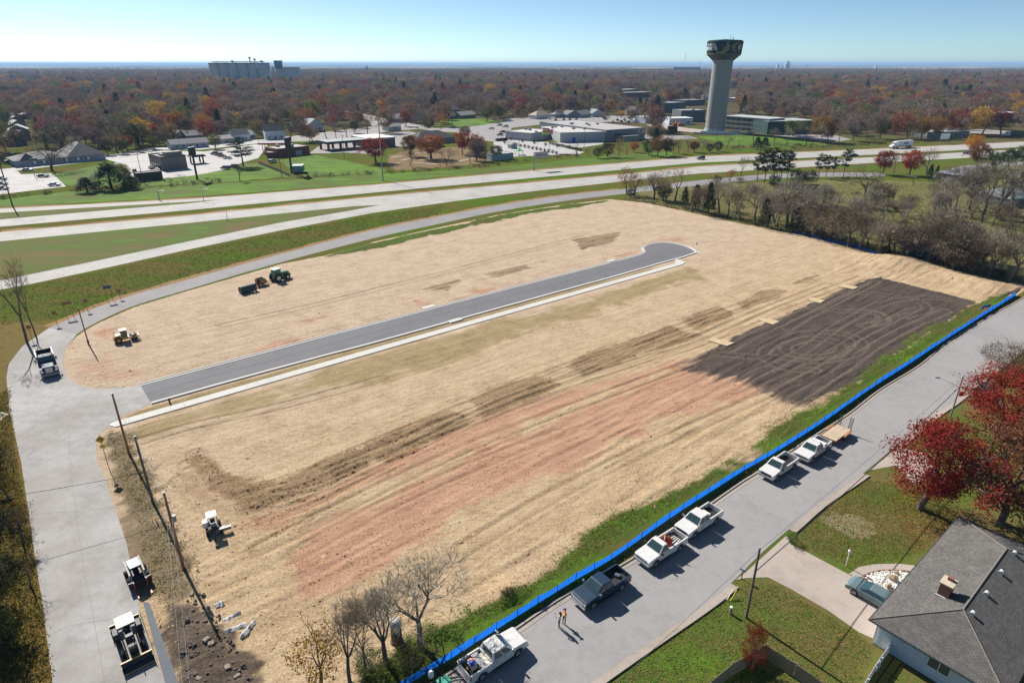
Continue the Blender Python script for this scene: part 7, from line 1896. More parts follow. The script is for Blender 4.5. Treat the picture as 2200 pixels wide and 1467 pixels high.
# ================================================================ trees
def bark(name,c):
    return mat(name,c,0.95,var=0.35,scale=2.5)
M_bark = bark('bark',(0.12,0.098,0.084)); M_barkl = bark('pale_bark',(0.22,0.19,0.165))
def leaf_mat(name,tr=0.35,ramp_stops=None):
    m,nt,b = nodes(name)
    oi = N(nt,'ShaderNodeObjectInfo'); ge = N(nt,'ShaderNodeNewGeometry')
    if ramp_stops: base = ramp(nt,oi.outputs['Random'],ramp_stops,'LINEAR').outputs[0]
    else: base = oi.outputs['Color']
    v = ramp(nt,ge.outputs['Random Per Island'],[(0.0,(0.55,0.5,0.48)),(0.35,(0.85,0.85,0.85)),(0.7,(1.1,1.15,1.1)),(1.0,(1.45,1.6,1.45))])
    tc_ = N(nt,'ShaderNodeTexCoord'); nz = noise(nt,tc_.outputs['Object'],0.45,3,0.6)
    hv = ramp(nt,nz.outputs[0],[(0.35,(0.82,0.95,0.95)),(0.5,(1,1,1)),(0.66,(1.08,1.22,1.12))])
    base = mixc(nt,1.0,base,hv.outputs[0],'MULTIPLY')
    c = mixc(nt,1.0,base,v.outputs[0],'MULTIPLY')
    nt.links.new(c,b.inputs['Base Color']); b.inputs['Roughness'].default_value = 0.75; b.inputs['Specular IOR Level'].default_value = 0.15
    if tr > 0:
        t = N(nt,'ShaderNodeBsdfTranslucent'); nt.links.new(c,t.inputs['Color'])
        mx = N(nt,'ShaderNodeMixShader'); mx.inputs[0].default_value = tr
        nt.links.new(b.outputs[0],mx.inputs[1]); nt.links.new(t.outputs[0],mx.inputs[2])
        nt.links.new(mx.outputs[0],nt.nodes['Material Output'].inputs['Surface'])
    return m
M_leaf = leaf_mat('leaves'); M_twig = leaf_mat('twigs',0.0)
def rot_about(d,ang,az):
    d = d.normalized()
    a = d.orthogonal().normalized(); b = d.cross(a)
    return (d * math.cos(ang) + (a * math.cos(az) + b * math.sin(az)) * math.sin(ang)).normalized()
def skeleton(rg,H,trunk,n1,levels,spread,lift,ratio=0.7,kids_=(3,4),lean=None,multi=1):
    segs,tips = [],[]
    def go(p,d,L,r,lv):
        k = 3 if lv < 2 else 2
        q = p
        for i in range(k):
            d = (d + Vector((rg.gauss(0,0.11),rg.gauss(0,0.11),rg.gauss(0,0.05) + lift * 0.12))).normalized()
            e = q + d * (L / k); r2 = r * (1 - 0.28 / k * (i + 1) / k * k * 0.5)
            segs.append((q,e,r,r2,lv)); q,r = e,r2
            if lv >= 2 and i < k - 1 and lv < levels:
                go(q,rot_about(d,rg.uniform(0.5,1.0),rg.uniform(0,6.28)),L * 0.55,r * 0.5,lv + 1)
        if lv >= levels:
            tips.append((q,d)); return
        n = n1 if lv == 0 else rg.randint(*kids_)
        az0 = rg.uniform(0,6.28)
        for j in range(n):
            go(q,rot_about(d,spread * rg.uniform(0.55,1.2),az0 + 6.283 * j / n + rg.gauss(0,0.3)),L * ratio * rg.uniform(0.75,1.15) * (1.35 if lv == 0 else 1),r * (0.62 if n < 4 else 0.55),lv + 1)
    for m in range(multi):
        d0 = Vector((0,0,1)) if multi == 1 else rot_about(Vector((0,0,1)),rg.uniform(0.15,0.4),rg.uniform(0,6.28))
        if lean: d0 = (d0 + Vector(lean)).normalized()
        go(Vector((0,0,0)),d0,H * trunk,H * 0.02 / math.sqrt(multi),0)
    return segs,tips
def sliver(vs_,fs_,p,q,w,rg):
    d = q - p; s = d.cross(Vector((rg.gauss(0,1),rg.gauss(0,1),rg.gauss(0,1))))
    if s.length < 1e-6: return
    s = s.normalized() * w / 2; o = len(vs_)
    vs_ += [tuple(p - s),tuple(p + s),tuple(q + s * 0.3),tuple(q - s * 0.3)]; fs_.append((o,o + 1,o + 2,o + 3))
def norm_h(lists,H):
    pass
def leaf_cloud(rng,cs,n,rad,size,flat=0.75):
    """n leaves round each centre"""
    cs = np.array(cs); m = len(cs)
    c = np.repeat(cs,n,0) + rng.normal(0,1,(m * n,3)) * rad * np.array([1,1,flat])
    a = rng.normal(0,1,(m * n,3)); a /= np.linalg.norm(a,axis=1,keepdims=True) + 1e-9
    b = np.cross(a,rng.normal(0,1,(m * n,3))); b /= np.linalg.norm(b,axis=1,keepdims=True) + 1e-9
    s = (size * rng.uniform(0.6,1.3,(m * n,1)))
    v = np.stack([c - a * s * 0.5,c - b * s * 0.32,c + a * s * 0.5,c + b * s * 0.32],1).reshape(-1,3)
    return v
def quads(name,v,m):
    me = bpy.data.meshes.new(name); n = len(v) // 4
    me.vertices.add(len(v)); me.vertices.foreach_set('co',np.asarray(v,np.float32).ravel())
    me.loops.add(4 * n); me.loops.foreach_set('vertex_index',np.arange(4 * n,dtype=np.int32))
    me.polygons.add(n); me.polygons.foreach_set('loop_start',np.arange(0,4 * n,4,dtype=np.int32))
    me.update(calc_edges=True); me.materials.append(m)
    return me
def tubes(segs,maxlv,m,name='trunk'):
    mb = MB()
    for p,q,r0,r1,lv in segs:
        if lv <= maxlv: mb.tube(p,q,max(r0,0.012),max(r1,0.01),n=(8,6,5,4,3)[min(lv,4)],cap=False)
    return mb.mesh(name,m,smooth=True)
def proto(kind,seed,dense=1.0):
    """unit-height tree: (trunk mesh, crown mesh, half width)"""
    rg = random.Random(seed); rng = np.random.default_rng(seed)
    H = 10.0
    if kind == 'bare':
        segs,tips = skeleton(rg,H,rg.uniform(0.2,0.3),rg.randint(3,5),4,rg.uniform(0.5,0.7),0.5,0.68,(2,4))
    elif kind == 'oak':       # wide, low, crooked
        segs,tips = skeleton(rg,H,0.18,5,4,0.85,0.15,0.72,(3,4))
    elif kind == 'fan':       # many stems from the ground
        segs,tips = skeleton(rg,H,0.26,3,4,0.5,0.6,0.66,(2,3),multi=4)
    elif kind in ('leafy','sparse'):
        segs,tips = skeleton(rg,H,rg.uniform(0.2,0.26),rg.randint(4,5),3,rg.uniform(0.55,0.75),0.4,0.68,(3,4))
    elif kind == 'shrub':
        segs,tips = skeleton(rg,H,0.22,3,3,0.6,0.3,0.7,(2,3),multi=5)
    top = 10.0 if kind in ('cedar','pine') else max(s[1].z for s in segs)
    if kind in ('bare','oak','fan','leafy','sparse','shrub'):
        k = 10.0 / (top * 1.04)
        segs = [(a * k,b * k,r0 * k,r1 * k,lv) for a,b,r0,r1,lv in segs]; tips = [(p * k,d) for p,d in tips]
    if kind in ('bare','oak','fan'):
        tm = tubes(segs,2,M_barkl if kind == 'fan' else M_bark)
        vs_,fs_ = [],[]
        for p,q,r0,r1,lv in segs:
            if lv >= 3: sliver(vs_,fs_,p,q,max(0.035,r0 * 1.6),rg)
        for p,d in tips:
            for j in range(int(5 * dense)):
                e = rot_about(d,rg.uniform(0.1,0.8),rg.uniform(0,6.28)) * rg.uniform(0.4,1.1)
                sliver(vs_,fs_,p - d * rg.uniform(0,0.5),p + e,0.028,rg)
        cm = quads('crown',np.array(vs_),M_twig)
    elif kind in ('leafy','sparse','shrub'):
        tm = tubes(segs,3,M_bark)
        cs = []; lob = [(rg.uniform(0,6.28),rg.uniform(-0.9,0.9),rg.uniform(0.6,1.0)) for _ in range(9)]
        zc,rz_,rx_ = (5.7,4.3,4.2) if kind != 'shrub' else (4.8,5.0,5.2)
        if dense > 2 and kind == 'leafy': zc,rz_ = 5.2,4.9
        want = {'leafy': 150 if dense < 2 else 105,'sparse': 90,'shrub': 150}[kind]
        while len(cs) < want:
            a = rg.uniform(0,6.28); u = rg.uniform(-1,1); w = math.sqrt(1 - u * u); d = Vector((w * math.cos(a),w * math.sin(a),u))
            lump = 0.72 + 0.34 * max(max(0.0,d.dot(Vector((math.cos(la) * math.cos(lb),math.sin(la) * math.cos(lb),math.sin(lb))))) ** 6 * lr for la,lb,lr in lob) + rg.gauss(0,0.05)
            r = lump * rg.uniform(0.35,1.0) ** 0.45
            p = (d.x * r * rx_,d.y * r * rx_,zc + d.z * r * rz_)
            if p[2] > ((1.5 if dense < 2 else 0.9) if kind != 'shrub' else 0.3): cs.append(p)
        cs += [tuple(p) for p,d in tips if rg.random() < 0.25]
        n = {'leafy': 26,'sparse': 10,'shrub': 22}[kind]
        v = leaf_cloud(rng,cs,int(n * dense),0.46,0.36 if dense < 1.5 else 0.21)
        v = v[:,:]; v[:,2] = np.maximum(v[:,2],0.3)
        cm = quads('crown',v,M_leaf)
    elif kind == 'cedar':
        tm = MB().tube((0,0,0),(0,0,9.6),0.22,0.03,n=6).mesh('trunk',M_bark)
        cs = []
        for i in range(260):
            z = rg.uniform(0.05,1) ** 0.8; rr = 2.6 * (1 - z) ** 0.75 * (0.75 + 0.4 * rg.random()) + 0.1
            a = rg.uniform(0,6.28); rad = rr * math.sqrt(rg.uniform(0.35,1)); cs.append((rad * math.cos(a),rad * math.sin(a),0.4 + z * 9.4))
        cm = quads('crown',leaf_cloud(rng,cs,int(12 * dense),0.33,0.34,1.0),M_leaf)
    elif kind == 'pine':
        mb = MB().tube((0,0,0),(0,0,9.5),0.16,0.04,n=6); cs = []
        for i in range(34):
            z = rg.uniform(3.6,9.6); L = (0.6 + 1.7 * math.sin((z - 3.0) / 7.0 * math.pi) ** 0.7) * rg.uniform(0.6,1.1) if z < 9.3 else 0.4; a = rg.uniform(0,6.28)
            e = Vector((L * math.cos(a),L * math.sin(a),z + rg.uniform(0,0.5))); mb.tube((0,0,z - 0.2),e,0.05,0.02,n=3,cap=False)
            for t_ in (0.55,0.8,1.0): cs.append(tuple(Vector((0,0,z - 0.2)).lerp(e,t_)))
        tm = mb.mesh('trunk',M_bark)
        cm = quads('crown',leaf_cloud(rng,cs,int(24 * dense),0.3,0.3,0.6),M_leaf)
    co = np.empty(len(cm.vertices) * 3,np.float32); cm.vertices.foreach_get('co',co); co = co.reshape(-1,3)
    hw = np.percentile(np.hypot(co[:,0],co[:,1]),96)
    return tm,cm,float(hw)
PR = {}
def get_proto(kind,i,dense=1.0):
    k = (kind,i,dense)
    if k not in PR: PR[k] = proto(kind,100 + 37 * i + sum(map(ord,kind)),dense)
    return PR[k]
TREES = [0]
def tree(kind,label,base,top,c,group=None,i=None,width=None,dense=1.0,name=None,h=None,jit=0.0):
    TREES[0] += 1; k = TREES[0]
    tm,cm,hw = get_proto(kind,(k % 5) if i is None else i,dense)
    q = G(*base); h = h or HZ(base[0],base[1],top)
    s = h / 10.0; sw = s if width is None else (width / 2) / hw
    nm = name or {'bare': 'bare_tree','oak': 'bare_tree','fan': 'bare_tree','leafy': 'autumn_tree','sparse': 'autumn_tree','shrub': 'shrub','cedar': 'cedar_tree','pine': 'pine_tree'}[kind]
    t = thing(nm,label,'shrub' if nm == 'shrub' else 'tree',(q.x,q.y,0),(k * 2.399) % 6.283,group)
    t.scale = (sw,sw,s)
    a = link('trunk',tm,t); b = link('crown',cm,t); b.color = (*lin(c),1); a.color = (0.5,0.5,0.5,1)
    AVOID.append(([(q.x - 2,q.y - 2),(q.x + 2,q.y - 2),(q.x + 2,q.y + 2),(q.x - 2,q.y + 2)],1.0))
    return t
RED,RUST,BROWN,ORANGE,GOLD,OLIVE,GREENL,EVER,GREY,MAUVE,STRAW = (128,40,36),(132,66,38),(108,74,50),(176,84,30),(172,128,40),(98,96,46),(64,84,36),(38,54,32),(164,150,138),(148,128,118),(168,148,116)
# --- near trees
tree('leafy','large deep red maple overhanging the residential street',(1975,1092),884,(148,54,46),i=1,width=11.0,dense=5.2)
tree('leafy','russet brown tree shading the end of the bungalow roof',(2150,1122),905,(122,78,58),i=3,width=11.0,dense=4.0)
tree('leafy','bright red maple at the right edge beyond the street light',(2140,940),795,(154,58,44),i=2,width=11.0,dense=4.6)
tree('leafy','second russet tree at the right edge behind the bungalow',(2225,1040),880,(126,76,54),i=0,width=10,dense=3.0)
tree('shrub','grey brown thicket at the right edge beside the street',(2165,800),735,(96,80,58),i=1,width=9.0,dense=1.5)
tree('shrub','small russet thicket below the grey brown one at the right edge',(2190,830),770,(104,70,50),i=2,width=7.0,dense=1.5)
tree('shrub','round russet shrub inside the wooden fence corner',(1612,1432),1335,(124,52,34),i=3,width=3.0,dense=2.6)
tree('shrub','small green bush at the street corner of the bungalow lawn',(1700,1165),1145,GREENL,i=4,width=1.7,dense=1.5)
tree('oak','largest bare tree of the clump beside the blue fence',(902,1387),1213,GREY,i=0,width=9.3,dense=1.7)
tree('bare','bare forked tree left of the white capped stump',(830,1424),1255,GREY,i=1,width=6.0,dense=1.6)
tree('bare','bare slim tree in the middle of the clump beside the blue fence',(787,1450),1285,MAUVE,i=2,width=5.6,dense=1.6)
tree('bare','leftmost bare tree of the clump beside the blue fence',(752,1466),1305,MAUVE,i=3,width=6.0,dense=1.6)
tree('sparse','low golden leaved sapling at the bottom edge of the lot',(690,1475),1365,(150,112,40),i=1,width=5.0,dense=1.2)
tree('shrub','grassy bush at the foot of the bare clump',(800,1440),1405,(82,92,42),i=0,width=3.4)
tree('shrub','small bush between the bare clump and the blue fence',(880,1425),1395,(88,90,46),i=2,width=3.2)
tree('shrub','dark stump like bush on the straw near the blue fence',(1092,1280),1262,(70,62,46),i=3,width=1.8)
tree('bare','tall bare tree left of the dump truck',(59,738),552,(132,98,76),i=4,width=10.0,dense=1.3)
tree('bare','slimmer bare tree close beside the tall one on the loop',(77,722),580,(124,98,80),i=2,width=7.0,dense=1.2)
for i,(b,tp,c,kd,w,lab) in enumerate((((20,1075),1010,(128,104,36),'sparse',3.5,'yellow leaved sapling on the left bank, farther one'),((42,1130),1075,(136,108,34),'sparse',3.0,'yellow leaved sapling on the left bank, nearer one'),((-20,1060),930,(70,66,40),'leafy',6.0,'dark olive tree at the left edge above the saplings'),((-30,1190),1080,(60,60,34),'leafy',5.5,'dark olive tree at the left edge beside the concrete street'),((-10,1300),1200,(62,64,34),'shrub',4.5,'dark thicket on the left bank, upper one'),((5,1400),1310,(60,66,32),'shrub',4.5,'dark thicket on the left bank, lower one'),((-60,1330),1150,(60,60,36),'leafy',7.0,'tall dark tree at the left edge near the bottom corner'),((30,1010),960,(108,92,78),'bare',4.0,'small bare tree leaning over the concrete street'),((48,1165),1085,(120,104,92),'bare',4.0,'bare tree casting its shadow on the concrete street, farther one'),((66,1262),1190,(116,100,86),'bare',3.6,'bare tree casting its shadow on the concrete street, nearer one'))):
    tree(kd,lab,b,tp,c,i=i % 5,width=w,dense=1.2)
# --- the belt along the far side of the lot
BELT = [('sparse',(1346,416),357,(150,116,70),'thin yellow topped tree at the corner of the lot by the frontage road'),('sparse',(1363,421),372,(142,104,52),'small golden tree next to the yellow topped corner tree'),('bare',(1405,428),364,GREY,None),('bare',(1450,434),360,STRAW,None),('fan',(1432,432),376,STRAW,None),('shrub',(1425,431),392,(56,58,36),'dark shrub under the corner trees of the lot'),('shrub',(1355,424),402,(40,52,32),'low dark shrub at the foot of the yellow topped corner tree'),('cedar',(1470,446),402,EVER,'first cedar of the belt from the lot corner'),('cedar',(1493,452),398,EVER,'second cedar of the belt from the lot corner'),('cedar',(1521,459),393,EVER,'third cedar of the belt from the lot corner'),('bare',(1545,458),382,MAUVE,None),('bare',(1564,466),388,GREY,None),('fan',(1590,468),402,MAUVE,None),('cedar',(1640,488),428,EVER,'stout cedar in the middle of the belt'),('fan',(1665,480),398,GREY,None),('bare',(1690,492),388,GREY,None),('cedar',(1706,499),446,EVER,'cedar at the end of the collapsed blue fence'),('fan',(1740,488),402,(142,130,118),None),('bare',(1786,517),418,MAUVE,None),('oak',(1822,530),436,(88,76,66),'dark crooked oak leaning over the collapsed blue fence'),('bare',(1850,532),452,MAUVE,None),('fan',(1760,506),440,(120,100,70),None),('bare',(1905,545),470,MAUVE,None),('bare',(1942,552),462,(96,82,74),None),('bare',(1966,556),470,MAUVE,None),('oak',(1992,563),452,(100,88,76),None),('bare',(2012,566),440,MAUVE,None),('bare',(2050,578),478,GREY,None),('oak',(2082,584),492,(96,84,74),None),('bare',(2122,595),498,MAUVE,None),('oak',(2166,606),480,(92,82,70),'dark bare oak at the right end of the belt'),('bare',(2198,610),488,MAUVE,None),('shrub',(1730,506),486,(44,50,32),None),('shrub',(1770,516),496,(56,54,38),None),('shrub',(1900,550),525,(62,56,42),None),('shrub',(2030,574),545,(58,56,40),None),('shrub',(2140,602),575,(60,60,40),None),
        ('oak',(1857,428),350,(118,104,84),'broad bare tree standing alone in the rough field'),('bare',(1568,388),366,ORANGE,None),('sparse',(1566,390),362,(160,72,40),'small orange tree beside the frontage road'),('shrub',(1540,396),375,(92,78,66),None),('bare',(1592,380),335,(120,100,86),'thin bare tree between the highway and the frontage road'),
        ('pine',(1626,390),326,EVER,'leftmost pine of the grove by the frontage road'),('pine',(1642,394),320,EVER,'second pine from the left in the grove'),('pine',(1660,397),316,(30,48,28),'tallest dark pine of the grove'),('pine',(1676,394),320,EVER,'fourth pine from the left in the grove'),('pine',(1690,392),326,(34,52,30),'fifth pine from the left in the grove'),('pine',(1758,382),330,EVER,'thin pine right of the gap in the grove'),('pine',(1774,380),333,EVER,'second thin pine right of the gap'),('pine',(1790,379),336,(58,60,36),'third thin pine right of the gap'),('pine',(1812,379),318,EVER,'rightmost pine of the grove'),('shrub',(1712,402),358,(92,74,56),'brown brush between the pines'),('shrub',(1740,396),362,(80,70,54),None),('shrub',(1662,402),372,(44,54,32),None),
        ('leafy',(1896,375),320,RED,'dark red tree right of the pine grove'),('leafy',(1953,377),318,(168,66,40),'orange red cone shaped tree near the stone house'),('oak',(1990,374),317,(108,92,78),'spreading bare tree in front of the highway right of the orange one'),('cedar',(1995,388),354,EVER,'dark cedar beside the stone house'),('cedar',(2011,379),356,EVER,'small dark cedar behind the stone house'),('leafy',(2088,332),288,(196,128,30),'bright golden tree at the highway edge'),('leafy',(2098,362),304,(124,74,48),'russet tree below the golden one'),('leafy',(2135,368),324,GREENL,'green tree at the right, leftmost of three'),('leafy',(2165,364),316,(58,76,34),'green tree at the right, middle of three'),('leafy',(2196,360),308,(66,84,38),'green tree at the right, rightmost of three'),('bare',(1920,372),330,GREY,None),('bare',(1962,400),372,GREY,'young bare tree on the stone house lawn'),
        ('bare',(2052,448),376,MAUVE,None),('bare',(2082,452),356,MAUVE,None),('oak',(2112,462),352,(104,92,82),None),('bare',(2140,470),344,MAUVE,None),('bare',(2172,452),340,GREY,None),('fan',(2040,442),402,(148,138,128),None),('bare',(2100,420),340,MAUVE,None),('bare',(2130,430),345,GREY,None),('shrub',(2150,472),434,(124,96,76),None),('bare',(2200,480),380,(92,84,76),None),('cedar',(2188,420),365,(44,56,36),None),('bare',(2010,470),400,GREY,None),('shrub',(1925,455),440,(92,80,58),None),('fan',(2025,500),440,MAUVE,None),('bare',(1975,505),440,MAUVE,None),('shrub',(1680,440),425,(140,128,112),None),('fan',(1720,440),396,(146,134,124),None),('fan',(1620,440),400,(124,108,92),None)]
rb = random.Random(8)
for k in range(30):
    x = rb.uniform(1580,2020); yb = float(np.interp(x,[1580,2020],[425,470])) + rb.uniform(-25,30); hp = (yb - 137) / 46 * rb.uniform(3.5,8)
    BELT.append((rb.choice(('fan','fan','bare','shrub')),(x,yb),yb - hp,rb.choice((GREY,(150,138,128),MAUVE,(128,112,92))),None))
for k in range(46):
    u = rb.random(); x = 1400 + 800 * u; yb = float(np.interp(x,[1340,1500,1700,1885,2060,2210],[432,461,501,549,585,617])) - abs(rb.gauss(0,9)) - 2
    hp = (yb - 137) / 46 * rb.uniform(6.5,11)
    BELT.append((rb.choice(('bare','fan','fan','oak','shrub')),(x,yb),yb - hp,rb.choice((GREY,MAUVE,(120,104,92),STRAW)),None))
for k in range(16):
    x = rb.uniform(2010,2230); yb = rb.uniform(405,520); hp = (yb - 137) / 46 * rb.uniform(7,11)
    BELT.append((rb.choice(('bare','fan','oak')),(x,yb),yb - hp,rb.choice((GREY,MAUVE,(124,108,98))),None))
for k,(kd,b,tp,c,lab) in enumerate(BELT):
    near = b[1] > 430
    gl = {'bare': ('bare grey brown tree','in the belt along the lot' if near else 'by the frontage road at the right'),'fan': ('pale many stemmed bare tree','in the rough field beside the lot'),'oak': ('crooked bare tree','in the belt along the lot'),'shrub': ('low brown bush','under the belt of bare trees'),'cedar': ('cedar','in the belt')}
    zn = ('near the lot corner by the frontage road' if b[0] < 1480 else 'beyond the turning circle end of the lot' if b[0] < 1690 else 'behind the collapsed blue fence' if b[0] < 1890 else 'behind the dark topsoil plot' if b[0] < 2080 else 'at the right edge behind the lot')
    nm_ = {'bare': 'bare branching tree','fan': 'pale many stemmed bare tree','oak': 'crooked bare tree','shrub': 'low brown bush','cedar': 'dark cedar'}.get(kd,'tree')
    if c in (GREY,STRAW) and kd in ('bare','oak'): nm_ = 'grey ' + nm_
    elif kd in ('bare','oak'): nm_ = 'brownish ' + nm_
    tree(kd,lab or nm_ + ' ' + zn,b,tp,c,'trees of the belt beside the lot',dense=1.4 if near else 1.0)
# --- shops side of the highway
SHOP = [('cedar',(188,414),382,EVER,'small dark cedar on the bank left of the big cedar',8),('cedar',(240,406),352,(46,62,32),'big spreading cedar on the bank',15),('cedar',(284,406),378,(30,42,28),'dark round cedar next to the big cedar',8),('leafy',(270,398),350,(128,116,56),'thin yellow tree behind the dark round cedar',None),('oak',(112,368),286,(72,62,56),'large dark spreading bare tree in front of the care home',24),('pine',(523,358),296,(44,62,44),'tall dark evergreen beside the restaurant car park',12),('bare',(516,390),350,(96,84,76),'small bare tree on the bank below the restaurant car park',None),('bare',(395,396),374,(100,84,70),'thin bare sapling on the bank below the restaurant',None),('bare',(366,400),380,(100,84,70),'second thin bare sapling on the bank below the restaurant',None),('oak',(625,305),238,(88,84,50),'broad dark tree with ivy trunk beside the white farmhouse',16),('leafy',(808,350),294,(138,48,32),'red tree at the bank side of the garden',15),('leafy',(880,336),286,(104,66,44),'russet tree in the middle of the garden',10),('leafy',(927,342),286,(148,84,40),'large orange brown tree in front of the dark roofed office',16),('leafy',(994,332),281,(146,56,34),'red orange tree at the right of the office',9),('leafy',(1022,334),287,(134,58,34),'second red orange tree at the right of the office',11),('bare',(960,356),320,(112,86,78),'brownish bare tree in the garden near the highway',13),('fan',(882,358),320,(120,104,108),'grey rounded bare tree in the garden',8),('leafy',(1066,344),310,(40,66,38),'small green tree left of the nursery',7),('leafy',(671,303),276,(148,112,60),'small golden tree on the lawn between the white houses',9),
        ('shrub',(1305,338),302,(44,54,32),'dark evergreen bush on the bank below the warehouse',9),('shrub',(1284,340),313,(52,56,36),'smaller dark bush left of the evergreen bush on the bank',6),('sparse',(1330,337),294,(136,118,70),'thin yellow bush on the bank below the loading bay',6),('leafy',(1362,328),304,(176,92,34),'small orange tree on the bank below the loading bay',5),('shrub',(1393,334),296,(52,60,34),'leftmost of the dark green clump on the bank',8),('leafy',(1412,336),290,(130,92,44),'orange brown tree in the green clump on the bank',9),('leafy',(1432,335),294,(48,58,32),'rightmost dark tree of the clump on the bank',8),('sparse',(1458,330),296,(132,116,74),'thin yellow tree right of the dark clump on the bank',6),('leafy',(1491,328),302,(110,44,36),'dark red bush on the bank below the water tower',6),('bare',(1478,326),292,GREY,'grey bare tree beside the red bush on the bank',8),('shrub',(1524,328),306,(40,50,32),'left dark bush on the bank below the tower',6),('shrub',(1542,326),300,(44,54,34),'right dark bush on the bank below the tower',6),('cedar',(1626,321),295,EVER,'left small cedar on the bank right of the tower',6),('cedar',(1642,318),296,EVER,'right small cedar on the bank right of the tower',6),('bare',(1618,306),266,(124,108,104),'grey fan shaped bare tree right of the tower',11),('pine',(1409,283),249,(36,60,40),'dark pine left of the water tower',11),('leafy',(1402,262),224,(116,44,38),'round dark red tree behind the dark pine',13),('leafy',(1442,224),202,(140,40,34),'red cone tree in front of the columned building',7),('leafy',(1703,292),256,(112,112,58),'round olive tree in front of the teal block',14),('leafy',(1335,252),237,(190,132,30),'small golden tree on the street behind the warehouse',9)]
for kd,b,tp,c,lab,w in SHOP: tree(kd,lab,b,tp,c,'trees between the shops and the highway',width=w)
DK = (58,62,40)
for zone,lst in (('behind the restaurant and the care home',[('leafy',232,333,296,DK),('leafy',264,331,298,(70,72,46)),('cedar',300,326,292,EVER),('leafy',332,321,290,OLIVE),('bare',165,340,290,GREY)]),
                  ('between the bank and the white houses',[('bare',702,298,260,MAUVE),('bare',722,297,256,GREY),('bare',745,296,262,MAUVE),('leafy',762,286,258,DK),('bare',790,288,248,MAUVE)]),
                  ('beside the green lot',[('bare',850,274,238,MAUVE),('leafy',872,272,236,RUST),('bare',942,270,238,GREY),('bare',972,267,244,MAUVE),('leafy',1046,262,226,OLIVE),('leafy',1075,258,224,(116,108,62))]),
                  ('on the bank below the warehouse',[('fan',1010,352,326,GREY),('bare',1042,346,318,MAUVE),('bare',1240,338,308,GREY),('fan',1265,338,315,STRAW),('bare',1346,333,300,STRAW),('bare',1384,331,300,GREY)]),
                  ('on the bank below the water tower',[('bare',1446,330,294,STRAW),('fan',1508,327,300,GREY),('bare',1562,319,288,MAUVE),('bare',1586,318,292,GREY),('bare',1662,313,274,MAUVE)]),
                  ('between the teal block and the semi truck',[('bare',1690,312,272,GREY),('bare',1732,310,268,MAUVE),('bare',1762,309,270,GREY),('leafy',1778,306,262,(150,90,52)),('bare',1802,306,260,MAUVE),('bare',1832,304,262,GREY),('bare',1862,302,256,MAUVE),('leafy',1890,299,252,OLIVE)]),
                  ('behind the billboard',[('leafy',1978,299,250,(150,110,46)),('leafy',2008,297,250,(146,102,48)),('bare',2060,294,246,MAUVE),('bare',1948,300,256,GREY),('oak',2110,290,240,MAUVE)])):
    for kd,x,y,tp,c in lst:
        tree(kd,('bare' if kd in ('bare','fan','oak') else 'leafy') + ' ' + {GREY: 'grey',MAUVE: 'mauve brown',STRAW: 'straw coloured',OLIVE: 'olive',RUST: 'rust',DK: 'dark green',EVER: 'evergreen'}.get(c,'golden brown') + ' tree ' + zone,(x,y),tp,c,'trees between the shops and the highway')
# scrub along the bank fence and the garden edge
rg = random.Random(77); n = 0
SCR = [((150,412),(235,404)),((300,403),(480,391)),((640,384),(830,370)),((835,372),(1060,357)),((1060,355),(1130,347)),((1130,345),(1250,333)),((0,428),(140,412)),((1560,318),(1760,312)),((1700,320),(1900,310))]
rngs = np.random.default_rng(5); V = []
for (a,b) in SCR:
    A_,B_ = G(*a),G(*b); L = (B_ - A_).length
    for k in range(int(L / 1.6)):
        p = A_.lerp(B_,rg.random()) + Vector((rg.gauss(0,1),rg.gauss(0,1.6),0)); hgt = abs(rg.gauss(0,0.9)) + 0.5
        V += [(p.x + rg.gauss(0,0.5),p.y + rg.gauss(0,0.5),rg.uniform(0.2,hgt)) for _ in range(3)]
sc = link('scrub',quads('scrub',leaf_cloud(rngs,V,14,0.45,0.4),M_leaf)); sc.color = (*lin((88,74,58)),1)
sc['kind'] = 'stuff'; sc['label'] = 'brown scrub along the bank above the highway'; sc['category'] = 'scrub'
# brush and tall weeds under the belt, and dark brush in the rough field
V = []
for a,b,wd in (((1340,428),(1600,478),2.0),((1600,480),(1890,545),2.6),((1890,545),(2210,612),3.2)):
    A_,B_ = G(*a),G(*b); L = (B_ - A_).length
    for k in range(int(L / 0.22)):
        p = A_.lerp(B_,rg.random()) + Vector((0.3,1,0)) * abs(rg.gauss(0,wd)); V.append((p.x + rg.gauss(0,0.5),p.y,abs(rg.gauss(0,0.9))))
sc = link('brush',quads('brush',leaf_cloud(rngs,V,13,0.4,0.3),M_leaf)); sc.color = (*lin((76,66,50)),1)
sc['kind'] = 'stuff'; sc['label'] = 'dark brush under the belt of bare trees'; sc['category'] = 'brush'
def tufts(name,pts,n,rad,size,c,label,flat=0.18,seed=3):
    v = leaf_cloud(np.random.default_rng(seed),pts,n,rad,size,flat); v[:,2] = np.maximum(v[:,2],0.012)
    o = link(name,quads(name,v,M_leaf)); o.color = (*lin(c),1); o['kind'] = 'stuff'; o['label'] = label; o['category'] = name.replace('_',' ')
def pick(w,n,seed,z=0.06):
    r_ = np.random.default_rng(seed); ix = r_.choice(len(LX),n,p=w / w.sum()); return np.stack([LX[ix] + r_.uniform(-0.2,0.2,n),LY[ix] + r_.uniform(-0.2,0.2,n),LZ[ix] + z],1)
def inside(poly,n,seed,z):
    r_ = np.random.default_rng(seed); pl = np.array([(q[0],q[1]) for q in poly]); lo,hi = pl.min(0),pl.max(0); out = []
    while len(out) < n:
        x = r_.uniform(lo[0],hi[0],n); y = r_.uniform(lo[1],hi[1],n); k = sdf(x,y,poly) < -0.05; out += list(zip(x[k],y[k],np.full(k.sum(),z)))
    return np.array(out[:n])
